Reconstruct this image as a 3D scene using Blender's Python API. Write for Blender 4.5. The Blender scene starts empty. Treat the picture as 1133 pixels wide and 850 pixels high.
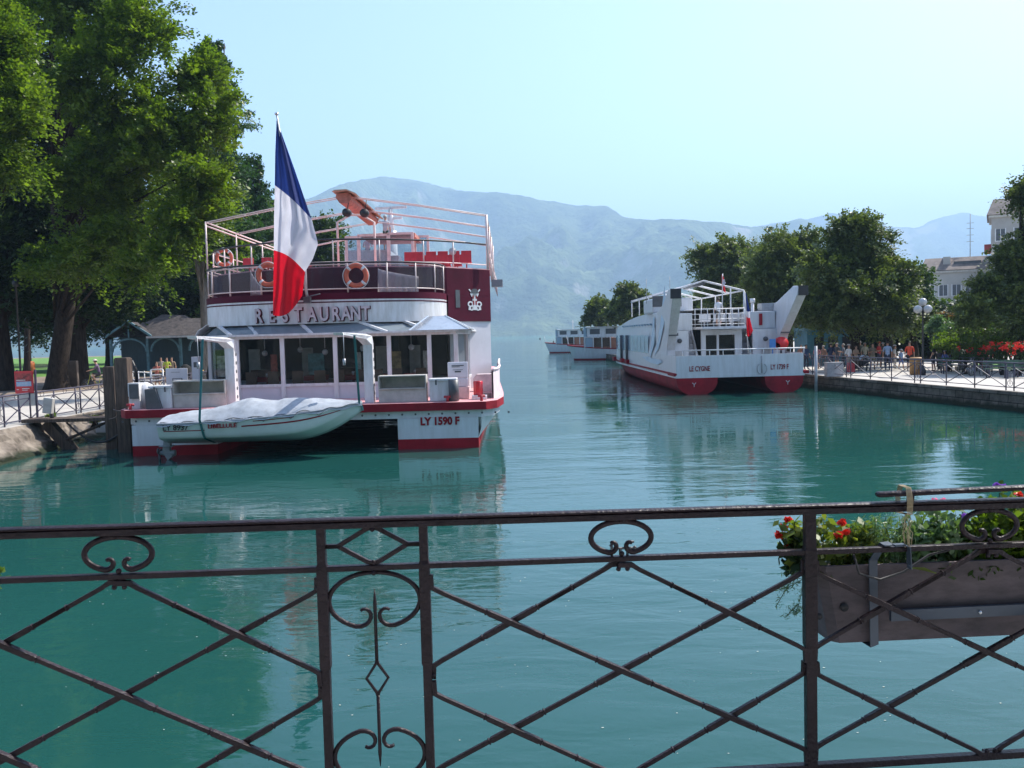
import bpy, math, random
import numpy as np
from math import sin, cos, pi, radians, atan2, sqrt
from mathutils import Vector, Matrix, noise

random.seed(7)
rng = np.random.default_rng(11)
SC = bpy.context.scene
COL = SC.collection

# ------------------------------------------------------------------ camera
FPX = 981.0
CAMZ = 3.6
PITCH = math.atan(54 / FPX)
ROLL = 0.0255
cam_pos = Vector((0, 0, CAMZ))
_f = Vector((0, cos(PITCH), -sin(PITCH)))
_u0 = Vector((0, sin(PITCH), cos(PITCH)))
_r0 = Vector((1, 0, 0))
cR = _r0 * cos(ROLL) - _u0 * sin(ROLL)
cU = _r0 * sin(ROLL) + _u0 * cos(ROLL)
cd = bpy.data.cameras.new('camera')
cam = bpy.data.objects.new('camera', cd)
COL.objects.link(cam)
cam.matrix_world = Matrix(((cR.x, cU.x, -_f.x, 0), (cR.y, cU.y, -_f.y, 0), (cR.z, cU.z, -_f.z, CAMZ), (0, 0, 0, 1)))
cd.sensor_width = 36
cd.lens = 36 * FPX / 1133
cd.clip_start = 0.05
cd.clip_end = 60000
SC.camera = cam


def ray(px, py):
    return _f + cR * ((px - 566.5) / FPX) + cU * ((425 - py) / FPX)


def at(px, py, Y):
    d = ray(px, py)
    return cam_pos + d * (Y / d.y)


def atz(px, py, z):
    d = ray(px, py)
    return cam_pos + d * ((z - CAMZ) / d.z)


# ------------------------------------------------------------------ render / light
SC.render.engine = 'CYCLES'
SC.view_settings.view_transform = 'Standard'
SC.view_settings.look = 'None'
SC.view_settings.exposure = 1.12
SC.view_settings.gamma = 1
SC.view_settings.use_curve_mapping = False
SC.cycles.max_bounces = 7
SC.cycles.diffuse_bounces = 3
SC.cycles.glossy_bounces = 3
SC.cycles.transmission_bounces = 4
SC.cycles.transparent_max_bounces = 8
SC.cycles.volume_bounces = 0
SC.cycles.caustics_reflective = False
SC.cycles.caustics_refractive = False
SC.cycles.sample_clamp_indirect = 6

SUN_AZ = radians(58)
SUN_EL = radians(50)
sv = Vector((sin(SUN_AZ) * cos(SUN_EL), cos(SUN_AZ) * cos(SUN_EL), sin(SUN_EL)))
sl = bpy.data.lights.new('sun', 'SUN')
sl.energy = 4.4
sl.angle = radians(0.5)
sl.color = (1.0, 0.95, 0.87)
so = bpy.data.objects.new('sun', sl)
COL.objects.link(so)
so.rotation_euler = sv.to_track_quat('Z', 'Y').to_euler()
so.location = (30, 20, 40)
wd = bpy.data.worlds.new('World')
SC.world = wd
wd.use_nodes = True
wn = wd.node_tree
bg = wn.nodes['Background']
sky = wn.nodes.new('ShaderNodeTexSky')
sky.sky_type = 'NISHITA'
sky.sun_disc = False
sky.sun_elevation = SUN_EL
sky.sun_rotation = SUN_AZ
sky.altitude = 450
sky.air_density = 1.0
sky.dust_density = 2.2
sky.ozone_density = 2.2
wn.links.new(sky.outputs[0], bg.inputs[0])
bg.inputs[1].default_value = 0.15


# ------------------------------------------------------------------ materials
def M(name, col, rough=0.5, metal=0.0, var=0.12, scale=3.0, bump=0.0, spec=0.5, col2=None, stretch=None, trans=0.0, clear=0.0, bscale=None):
    """Principled paint/metal/stone with noise wear in its colour and an optional bump."""
    m = bpy.data.materials.new(name)
    m.use_nodes = True
    nt = m.node_tree
    N, L = nt.nodes, nt.links
    b = N['Principled BSDF']
    b.inputs['Roughness'].default_value = rough
    b.inputs['Metallic'].default_value = metal
    b.inputs['Specular IOR Level'].default_value = spec
    b.inputs['Coat Weight'].default_value = clear
    tc = N.new('ShaderNodeTexCoord')
    mp = N.new('ShaderNodeMapping')
    L.new(tc.outputs['Object'], mp.inputs[0])
    if stretch:
        mp.inputs['Scale'].default_value = stretch
    n = N.new('ShaderNodeTexNoise')
    n.inputs['Scale'].default_value = scale
    n.inputs['Detail'].default_value = 6
    n.inputs['Roughness'].default_value = 0.65
    L.new(mp.outputs[0], n.inputs[0])
    r = N.new('ShaderNodeValToRGB')
    c2 = col2 or tuple(max(0, c * (1 - 2.2 * var)) for c in col)
    c1 = tuple(min(1, c * (1 + var)) for c in col)
    r.color_ramp.elements[0].position = 0.3
    r.color_ramp.elements[1].position = 0.62
    r.color_ramp.elements[0].color = (*c2, 1)
    r.color_ramp.elements[1].color = (*c1, 1)
    L.new(n.outputs[0], r.inputs[0])
    L.new(r.outputs[0], b.inputs['Base Color'])
    if bump:
        n2 = N.new('ShaderNodeTexNoise')
        n2.inputs['Scale'].default_value = bscale or scale * 6
        n2.inputs['Detail'].default_value = 4
        L.new(mp.outputs[0], n2.inputs[0])
        bm = N.new('ShaderNodeBump')
        bm.inputs['Strength'].default_value = bump
        bm.inputs['Distance'].default_value = 0.02
        L.new(n2.outputs[0], bm.inputs['Height'])
        L.new(bm.outputs[0], b.inputs['Normal'])
    if trans:
        t = N.new('ShaderNodeBsdfTranslucent')
        L.new(r.outputs[0], t.inputs[0])
        mx = N.new('ShaderNodeMixShader')
        mx.inputs[0].default_value = trans
        L.new(b.outputs[0], mx.inputs[1])
        L.new(t.outputs[0], mx.inputs[2])
        L.new(mx.outputs[0], N['Material Output'].inputs[0])
    return m


def leafmat(name, ca, cb, trans=0.45, rough=0.42, tcol=None, spec=.3):
    m = bpy.data.materials.new(name)
    m.use_nodes = True
    nt = m.node_tree
    N, L = nt.nodes, nt.links
    b = N['Principled BSDF']
    b.inputs['Roughness'].default_value = rough
    b.inputs['Specular IOR Level'].default_value = spec
    g = N.new('ShaderNodeNewGeometry')
    tc = N.new('ShaderNodeTexCoord')
    n = N.new('ShaderNodeTexNoise')
    n.inputs['Scale'].default_value = 0.45
    n.inputs['Detail'].default_value = 3
    L.new(tc.outputs['Object'], n.inputs[0])
    ad = N.new('ShaderNodeMath')
    ad.operation = 'MULTIPLY_ADD'
    L.new(g.outputs['Random Per Island'], ad.inputs[0])
    ad.inputs[1].default_value = 0.6
    L.new(n.outputs[0], ad.inputs[2])
    sb = N.new('ShaderNodeMath')
    sb.operation = 'SUBTRACT'
    L.new(ad.outputs[0], sb.inputs[0])
    sb.inputs[1].default_value = 0.3
    mc = N.new('ShaderNodeMixRGB')
    mc.inputs[1].default_value = (*ca, 1)
    mc.inputs[2].default_value = (*cb, 1)
    L.new(sb.outputs[0], mc.inputs[0])
    L.new(mc.outputs[0], b.inputs['Base Color'])
    t = N.new('ShaderNodeBsdfTranslucent')
    mm = N.new('ShaderNodeMixRGB')
    mm.blend_type = 'MULTIPLY'
    mm.inputs[0].default_value = 1
    mm.inputs[2].default_value = (*(tcol or (1.5, 1.6, 0.5)), 1)
    L.new(mc.outputs[0], mm.inputs[1])
    L.new(mm.outputs[0], t.inputs[0])
    mx = N.new('ShaderNodeMixShader')
    mx.inputs[0].default_value = trans
    L.new(b.outputs[0], mx.inputs[1])
    L.new(t.outputs[0], mx.inputs[2])
    L.new(mx.outputs[0], N['Material Output'].inputs[0])
    return m


def glassmat(name, tint=(0.75, 0.8, 0.8), rough=0.02, alpha=0.25, base=(0.02, 0.03, 0.03)):
    m = bpy.data.materials.new(name)
    m.use_nodes = True
    nt = m.node_tree
    N, L = nt.nodes, nt.links
    b = N['Principled BSDF']
    b.inputs['Base Color'].default_value = (*base, 1)
    b.inputs['Roughness'].default_value = rough
    b.inputs['IOR'].default_value = 1.5
    t = N.new('ShaderNodeBsdfTransparent')
    t.inputs[0].default_value = (*tint, 1)
    mx = N.new('ShaderNodeMixShader')
    mx.inputs[0].default_value = alpha
    L.new(t.outputs[0], mx.inputs[1])
    L.new(b.outputs[0], mx.inputs[2])
    L.new(mx.outputs[0], N['Material Output'].inputs[0])
    return m


WHITE = M('white_paint', (0.64, 0.64, 0.66), 0.38, var=0.05, scale=2.2, stretch=(2.5, 2.5, .5), col2=(.5, .49, .48))
WHITE2 = M('white_gloss_hull', (0.57, 0.59, 0.62), 0.35, var=0.05, scale=2.0, clear=0.1, stretch=(2.5, 2.5, 0.35), col2=(.5, .51, .52))
WALLW = M('white_panel_paint', (0.59, 0.575, 0.62), 0.45, var=0.05, scale=0.8)
FRAMEW = M('frame_paint', (0.66, 0.53, 0.5), 0.4, var=0.1, scale=3)
BURG = M('burgundy_paint', (0.075, 0.006, 0.02), 0.6, spec=.12, var=0.12, scale=0.9)
RED = M('red_antifoul_paint', (0.27, 0.01, 0.02), 0.6, spec=.2, var=0.18, scale=1.3)
REDB = M('red_band_paint', (0.25, 0.01, 0.02), 0.6, spec=.2, var=0.14, scale=2)
DECK = M('pink_deck_paint', (0.62, 0.3, 0.31), 0.6, var=0.1, scale=2, bump=0.2)  # red deck; the sun's glare on it is put into the colour as pink
REDS = M('red_seat_plastic', (0.38, 0.02, 0.03), 0.5)
BLACK = M('black_rubber', (0.015, 0.015, 0.018), 0.5)
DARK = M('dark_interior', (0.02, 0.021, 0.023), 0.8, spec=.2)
DARKGREY = M('dark_grey_metal', (0.07, 0.075, 0.085), 0.45)
GREY = M('grey_metal', (0.35, 0.36, 0.38), 0.4, metal=0.4)
STEEL = M('stainless_steel', (0.6, 0.6, 0.62), 0.25, metal=0.9)
BEIGE = M('grey_beige_locker', (0.42, 0.4, 0.37), 0.55, var=0.1)
IRON = M('painted_wrought_iron', (0.02, 0.012, 0.015), 0.4, var=0.2, scale=9, bump=0.35, col2=(0.012, 0.007, 0.009), bscale=60, spec=.22)
IRONF = M('fence_iron', (0.05, 0.045, 0.075), 0.6)
TEAL = M('teal_painted_wood', (0.07, 0.16, 0.19), 0.6, var=0.2)
ORANGE = M('orange_lifering', (0.5, 0.11, 0.06), 0.6)
GLASS = glassmat('window_glass', alpha=0.3)
GLASSR = glassmat('roof_glass', (0.6, 0.68, 0.72), alpha=0.8, base=(0.22, 0.26, 0.29))
GLASSB = glassmat('balcony_glass', (0.7, 0.68, 0.72), alpha=0.3, base=(0.1, 0.1, 0.12))
SCREEN = glassmat('windscreen_glass', (0.8, 0.88, 0.92), alpha=0.2, base=(0.25, 0.32, 0.36))
CANVAS = M('grey_tarpaulin', (0.36, 0.39, 0.43), 0.8, var=0.1, scale=4, bump=0.4, trans=0.1)
SALMON = M('salmon_awning', (0.4, 0.15, 0.11), 0.7, var=0.2, scale=5)
TAN = M('tan_board', (0.42, 0.27, 0.19), 0.6, var=0.15)
STRAP = M('teal_strap', (0.015, 0.12, 0.12), 0.6)
WOOD = M('weathered_pile_wood', (0.085, 0.06, 0.045), 0.8, var=0.3, scale=4, bump=0.8, stretch=(4, 4, 0.4))
STONE = M('quay_stone', (0.13, 0.115, 0.095), 0.85, var=0.3, scale=1.6, bump=1.0, col2=(0.035, 0.033, 0.028))
CONC = M('rough_concrete', (0.2, 0.17, 0.14), 0.95, var=0.3, scale=1.6, bump=1.0, bscale=5, col2=(0.05, 0.04, 0.032))


def shore_mat(name, ca, cb, scale, bricks):
    m = M(name, ca, 0.92, var=0.3, scale=scale, bump=1.0, bscale=5, col2=cb, spec=.2)
    nt = m.node_tree
    N, L = nt.nodes, nt.links
    b = N['Principled BSDF']
    src = b.inputs['Base Color'].links[0].from_socket
    tc = N.new('ShaderNodeTexCoord')
    sx = N.new('ShaderNodeSeparateXYZ')
    L.new(tc.outputs['Object'], sx.inputs[0])
    if bricks:
        cb_ = N.new('ShaderNodeCombineXYZ')
        L.new(sx.outputs[1], cb_.inputs[0])
        L.new(sx.outputs[2], cb_.inputs[1])
        bt = N.new('ShaderNodeTexBrick')
        bt.inputs['Scale'].default_value = 1.0
        bt.inputs['Brick Width'].default_value = 1.1
        bt.inputs['Row Height'].default_value = 0.32
        bt.inputs['Mortar Size'].default_value = 0.018
        bt.inputs['Color1'].default_value = (1, 1, 1, 1)
        bt.inputs['Color2'].default_value = (.62, .6, .58, 1)
        bt.inputs['Mortar'].default_value = (.15, .15, .14, 1)
        L.new(cb_.outputs[0], bt.inputs[0])
        mu = N.new('ShaderNodeMixRGB')
        mu.blend_type = 'MULTIPLY'
        mu.inputs[0].default_value = 1
        L.new(src, mu.inputs[1])
        L.new(bt.outputs[0], mu.inputs[2])
        src = mu.outputs[0]
    # wet algae belt along the waterline
    n = N.new('ShaderNodeTexNoise')
    n.inputs['Scale'].default_value = 2.5
    L.new(tc.outputs['Object'], n.inputs[0])
    ad = N.new('ShaderNodeMath')
    ad.operation = 'MULTIPLY_ADD'
    L.new(n.outputs[0], ad.inputs[0])
    ad.inputs[1].default_value = -.25
    L.new(sx.outputs[2], ad.inputs[2])
    mr = N.new('ShaderNodeMapRange')
    mr.inputs['From Min'].default_value = 0.0
    mr.inputs['From Max'].default_value = 0.16
    L.new(ad.outputs[0], mr.inputs[0])
    mx = N.new('ShaderNodeMixRGB')
    mx.inputs[1].default_value = (.02, .026, .014, 1)
    L.new(mr.outputs[0], mx.inputs[0])
    L.new(src, mx.inputs[2])
    L.new(mx.outputs[0], b.inputs['Base Color'])
    return m


STONE = shore_mat('quay_stone', (0.15, 0.13, 0.11), (0.05, 0.045, 0.038), 1.6, True)
CONC = shore_mat('rough_concrete', (0.2, 0.17, 0.14), (0.05, 0.04, 0.032), 1.6, False)
CONCP = M('pale_concrete', (0.45, 0.44, 0.42), 0.8, var=0.1, scale=2)
PAVE = M('pale_paving', (0.42, 0.39, 0.35), 0.85, var=0.1, scale=0.6, bump=0.3, bscale=20)
GRAVEL = M('park_gravel', (0.2, 0.15, 0.11), 0.95, var=0.25, scale=0.7, bump=0.5, bscale=14)
LAWN = M('lawn_grass', (0.09, 0.2, 0.025), 0.9, var=0.25, scale=0.8, bump=0.8, bscale=25)
BARK = M('tree_bark', (0.034, 0.026, 0.021), 0.95, spec=.1, var=0.3, scale=3, bump=1.0, stretch=(3, 3, 0.5))
BARKG = M('grey_tree_bark', (0.2, 0.18, 0.16), 0.9, var=0.25, scale=3, bump=1.0, stretch=(3, 3, 0.5))
GLOBE = M('globe_glass', (0.42, 0.42, 0.42), 0.12, var=0.02)
SKIN = M('skin', (0.45, 0.25, 0.17), 0.55, var=0.08)
HAIR = M('dark_hair', (0.03, 0.02, 0.015), 0.6)
HAIRG = M('grey_hair', (0.35, 0.34, 0.33), 0.6)
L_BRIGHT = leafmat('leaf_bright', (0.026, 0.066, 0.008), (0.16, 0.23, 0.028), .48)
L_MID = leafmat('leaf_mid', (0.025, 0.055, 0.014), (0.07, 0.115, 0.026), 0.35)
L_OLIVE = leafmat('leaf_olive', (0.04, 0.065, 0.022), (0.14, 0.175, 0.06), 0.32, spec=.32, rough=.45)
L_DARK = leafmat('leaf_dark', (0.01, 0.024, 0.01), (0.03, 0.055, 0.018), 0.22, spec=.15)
L_CON = leafmat('leaf_conifer', (0.02, 0.055, 0.022), (0.045, 0.1, 0.035), 0.3)
L_BLUE = leafmat('leaf_grey_green', (0.08, 0.15, 0.08), (0.16, 0.24, 0.12), 0.3)
L_YEL = leafmat('leaf_yellow_green', (0.07, 0.13, 0.025), (0.2, 0.21, 0.05), 0.4)
L_BRONZE = leafmat('leaf_bronze', (0.03, 0.045, 0.015), (0.09, 0.06, 0.03), 0.3, tcol=(1.2, 1.1, .6))
P_RED = leafmat('petal_red', (0.6, 0.02, 0.015), (0.8, 0.05, 0.03), 0.35, tcol=(1, 1, 1))
P_PINK = leafmat('petal_pink', (0.75, 0.08, 0.25), (0.85, 0.2, 0.4), 0.35, tcol=(1, 1, 1))
P_PURPLE = leafmat('petal_purple', (0.25, 0.08, 0.5), (0.4, 0.15, 0.7), 0.35, tcol=(1, 1, 1))


# ------------------------------------------------------------------ mesh helpers
class MB:
    def __init__(s):
        s.v, s.f, s.m, s.s = [], [], [], []

    def add(s, vs, fs, mat=0, smooth=False):
        o = len(s.v)
        s.v += [tuple(p) for p in vs]
        for f in fs:
            s.f.append([i + o for i in f])
            s.m.append(mat)
            s.s.append(smooth)
        return s

    def box(s, x0, x1, y0, y1, z0, z1, mat=0):
        v = [(x0, y0, z0), (x1, y0, z0), (x1, y1, z0), (x0, y1, z0), (x0, y0, z1), (x1, y0, z1), (x1, y1, z1), (x0, y1, z1)]
        return s.add(v, [(0, 3, 2, 1), (4, 5, 6, 7), (0, 1, 5, 4), (1, 2, 6, 5), (2, 3, 7, 6), (3, 0, 4, 7)], mat)

    def obox(s, c, sz, rot, mat=0):
        hx, hy, hz = sz[0] / 2, sz[1] / 2, sz[2] / 2
        vs = []
        for z in (-hz, hz):
            for x, y in ((-hx, -hy), (hx, -hy), (hx, hy), (-hx, hy)):
                vs.append(Vector(c) + rot @ Vector((x, y, z)))
        return s.add(vs, [(0, 3, 2, 1), (4, 5, 6, 7), (0, 1, 5, 4), (1, 2, 6, 5), (2, 3, 7, 6), (3, 0, 4, 7)], mat)

    def prism(s, poly, ax, a, b, mat=0, cap=None):
        def P(p, t):
            return {'x': (t, p[0], p[1]), 'y': (p[0], t, p[1]), 'z': (p[0], p[1], t)}[ax]
        n = len(poly)
        s.add([P(p, a) for p in poly] + [P(p, b) for p in poly], [(i, (i + 1) % n, n + (i + 1) % n, n + i) for i in range(n)], mat)
        s.add([P(p, a) for p in poly], [tuple(range(n))[::-1]], mat if cap is None else cap)
        s.add([P(p, b) for p in poly], [tuple(range(n))], mat if cap is None else cap)
        return s

    def frame_(s, pts, closed):
        pts = [Vector(p) for p in pts]
        n = len(pts)
        T = []
        for i in range(n):
            if closed:
                t = pts[(i + 1) % n] - pts[i - 1]
            else:
                t = pts[min(i + 1, n - 1)] - pts[max(i - 1, 0)]
            T.append(t.normalized() if t.length > 1e-9 else Vector((0, 0, 1)))
        up = Vector((0, 0, 1)) if abs(T[0].z) < 0.9 else Vector((0, 1, 0))
        nn = (up - T[0] * up.dot(T[0])).normalized()
        fr = []
        for i in range(n):
            nn = (nn - T[i] * nn.dot(T[i]))
            nn = nn.normalized() if nn.length > 1e-6 else T[i].orthogonal().normalized()
            fr.append((pts[i], nn.copy(), T[i].cross(nn)))
        return fr

    def tube(s, pts, r, n=6, closed=False, mat=0, smooth=True, rx=None, phase=None):
        """round (n>4) or square (n=4) bar along pts; r number or list; rx second radius"""
        fr = s.frame_(pts, closed)
        ph = phase if phase is not None else (pi / 4 if n == 4 else 0)
        vs = []
        k = len(fr)
        for i, (p, a, b) in enumerate(fr):
            ra = r[i] if isinstance(r, (list, tuple)) else r
            rb = ra if rx is None else (rx[i] if isinstance(rx, (list, tuple)) else rx)
            for j in range(n):
                t = 2 * pi * j / n + ph
                q = 1.4142 if n == 4 else 1
                vs.append(p + a * (cos(t) * ra * q) + b * (sin(t) * rb * q))
        fs = []
        for i in range(k if closed else k - 1):
            for j in range(n):
                a0, a1 = i * n + j, i * n + (j + 1) % n
                b0, b1 = ((i + 1) % k) * n + j, ((i + 1) % k) * n + (j + 1) % n
                fs.append((a0, a1, b1, b0))
        if not closed:
            fs.append(tuple(range(n))[::-1])
            fs.append(tuple((k - 1) * n + j for j in range(n)))
        return s.add(vs, fs, mat, smooth and n > 4)

    def ball(s, c, r, seg=12, rings=8, mat=0):
        r = r if isinstance(r, (tuple, list)) else (r, r, r)
        vs = [(c[0], c[1], c[2] + r[2])]
        for i in range(1, rings):
            a = pi * i / rings
            for j in range(seg):
                t = 2 * pi * j / seg
                vs.append((c[0] + r[0] * sin(a) * cos(t), c[1] + r[1] * sin(a) * sin(t), c[2] + r[2] * cos(a)))
        vs.append((c[0], c[1], c[2] - r[2]))
        fs = [(0, 1 + j, 1 + (j + 1) % seg) for j in range(seg)]
        for i in range(rings - 2):
            for j in range(seg):
                a = 1 + i * seg
                fs.append((a + j, a + seg + j, a + seg + (j + 1) % seg, a + (j + 1) % seg))
        e = len(vs) - 1
        a = 1 + (rings - 2) * seg
        fs += [(a + j, e, a + (j + 1) % seg) for j in range(seg)]
        return s.add(vs, fs, mat, True)

    def lathe(s, prof, c, n=16, mat=0):
        vs, fs = [], []
        for r, z in prof:
            for j in range(n):
                t = 2 * pi * j / n
                vs.append((c[0] + r * cos(t), c[1] + r * sin(t), c[2] + z))
        for i in range(len(prof) - 1):
            for j in range(n):
                fs.append((i * n + j, i * n + (j + 1) % n, (i + 1) * n + (j + 1) % n, (i + 1) * n + j))
        fs.append(tuple(range(n))[::-1])
        fs.append(tuple((len(prof) - 1) * n + j for j in range(n)))
        return s.add(vs, fs, mat, True)

    def grid(s, g, mat=0, smooth=True):
        """g: rows of points"""
        nr, nc = len(g), len(g[0])
        vs = [p for row in g for p in row]
        fs = [(i * nc + j, i * nc + j + 1, (i + 1) * nc + j + 1, (i + 1) * nc + j) for i in range(nr - 1) for j in range(nc - 1)]
        return s.add(vs, fs, mat, smooth)

    def strip(s, path, z0, z1, mat=0, thick=0.0, smooth=True):
        """vertical wall along an XY path"""
        n = len(path)
        s.add([(p[0], p[1], z0) for p in path] + [(p[0], p[1], z1) for p in path], [(i, i + 1, n + i + 1, n + i) for i in range(n - 1)], mat, smooth)
        return s


OFF = {}


def _build(s, name, mats, parent=None, bevel=0.0, origin=None, **tags):
    me = bpy.data.meshes.new(name)
    off = OFF.get(parent.name, Vector((0, 0, 0))) if parent is not None else Vector(origin or (0, 0, 0))
    me.from_pydata([(p[0] - off.x, p[1] - off.y, p[2] - off.z) for p in s.v], [], s.f)
    mats = mats if isinstance(mats, (list, tuple)) else [mats]
    for m in mats:
        me.materials.append(m)
    me.polygons.foreach_set('material_index', [min(i, len(mats) - 1) for i in s.m])
    me.polygons.foreach_set('use_smooth', s.s)
    me.update()
    o = bpy.data.objects.new(name, me)
    COL.objects.link(o)
    OFF[o.name] = off
    if parent is not None:
        o.parent = parent
    else:
        o.location = off
    if bevel:
        bv = o.modifiers.new('bevel', 'BEVEL')
        bv.width = bevel
        bv.segments = 2
        bv.limit_method = 'ANGLE'
    tag(o, **tags)
    return o


MB.build = _build


def tag(o, label=None, cat=None, group=None, kind=None):
    if label:
        o['label'] = label
    if cat:
        o['category'] = cat
    if group:
        o['group'] = group
    if kind:
        o['kind'] = kind


def thing(name, label, cat, loc=(0, 0, 0), group=None, rz=0):
    o = bpy.data.objects.new(name, None)
    COL.objects.link(o)
    o.location = loc
    o.rotation_euler = (0, 0, rz)
    o.empty_display_size = 0.3
    OFF[o.name] = Vector(loc)
    tag(o, label, cat, group)
    return o


def kids(o):
    return [c for c in list(COL.objects) if c.parent == o]


def dup(root, loc, rz=0.0, label=None, group=None, scale=1.0):
    def cp(o, par):
        c = o.copy()
        COL.objects.link(c)
        if par is not None:
            c.parent = par
        for ch in list(o.children):
            cp(ch, c)
        return c
    r = cp(root, None)
    r.location = loc
    r.rotation_euler = (0, 0, rz)
    r.scale = (scale,) * 3
    if label:
        r['label'] = label
    if group:
        r['group'] = group
    return r


def text(name, s, size, mat, parent, origin, ux, uz, depth=0.01, align='LEFT', sidemat=None, bold=0.0, sx=1.0, **tags):
    """writing as thin raised letters; ux = reading direction, uz = up"""
    cu = bpy.data.curves.new(name, 'FONT')
    cu.body = s
    cu.size = size
    cu.extrude = depth / 2
    cu.offset = bold
    cu.align_x = align
    cu.resolution_u = 3
    tmp = bpy.data.objects.new('tmp', cu)
    COL.objects.link(tmp)
    dg = bpy.context.evaluated_depsgraph_get()
    me = bpy.data.meshes.new_from_object(tmp.evaluated_get(dg))
    bpy.data.objects.remove(tmp)
    bpy.data.curves.remove(cu)
    ux, uz = Vector(ux).normalized(), Vector(uz).normalized()
    nn = ux.cross(uz)
    off = OFF[parent.name]
    for v in me.vertices:
        p = Vector(origin) + ux * (v.co.x * sx) + uz * v.co.y + nn * (v.co.z + depth / 2) - off
        v.co = p
    me.materials.clear()
    me.materials.append(mat)
    if sidemat:
        me.materials.append(sidemat)
        for p in me.polygons:
            p.material_index = 0 if abs(p.normal.dot(nn)) > 0.8 else 1
    me.update()
    me.name = name
    o = bpy.data.objects.new(name, me)
    COL.objects.link(o)
    o.parent = parent
    OFF[o.name] = off
    tag(o, **tags)
    return o


def np_mesh(name, verts, quads, mat, parent=None, origin=(0, 0, 0), smooth=False, matidx=None, **tags):
    me = bpy.data.meshes.new(name)
    off = OFF[parent.name] if parent is not None else Vector(origin)
    v = (verts - np.array(off)).astype(np.float32)
    me.vertices.add(len(v))
    me.vertices.foreach_set('co', v.ravel())
    k = quads.shape[1]
    me.loops.add(quads.size)
    me.loops.foreach_set('vertex_index', quads.ravel().astype(np.int32))
    me.polygons.add(len(quads))
    me.polygons.foreach_set('loop_start', (np.arange(len(quads)) * k).astype(np.int32))
    me.polygons.foreach_set('loop_total', np.full(len(quads), k, np.int32))
    for m in (mat if isinstance(mat, list) else [mat]):
        me.materials.append(m)
    if smooth:
        me.polygons.foreach_set('use_smooth', np.ones(len(quads), bool))
    if matidx is not None:
        me.polygons.foreach_set('material_index', matidx.astype(np.int32))
    me.update(calc_edges=True)
    me.validate()
    o = bpy.data.objects.new(name, me)
    COL.objects.link(o)
    OFF[o.name] = off
    if parent is not None:
        o.parent = parent
    else:
        o.location = off
    tag(o, **tags)
    return o


def leaves(centers, L, wid=0.55, up=0.4, droop=0.0, nrm=None):
    """rhombic leaf faces, slightly folded; returns verts, quads"""
    n = len(centers)
    d = rng.normal(size=(n, 3))
    d[:, 2] -= droop
    d /= np.linalg.norm(d, axis=1)[:, None]
    nn = rng.normal(size=(n, 3))
    nn[:, 2] += up
    if nrm is not None:
        nn = nn * .38 + nrm
        d = d - nn * ((d * nn).sum(1) / ((nn * nn).sum(1) + 1e-9))[:, None] * .8
    s = np.cross(d, nn)
    s /= np.linalg.norm(s, axis=1)[:, None] + 1e-9
    l = (L * rng.uniform(0.6, 1.3, n))[:, None]
    a = centers
    v = np.stack([a - d * l * .5, a + s * l * wid * .5 + d * l * 0.05, a + d * l * .5, a - s * l * wid * .5 + d * l * 0.05], 1)
    return v.reshape(-1, 3), np.arange(4 * n).reshape(n, 4)


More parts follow.
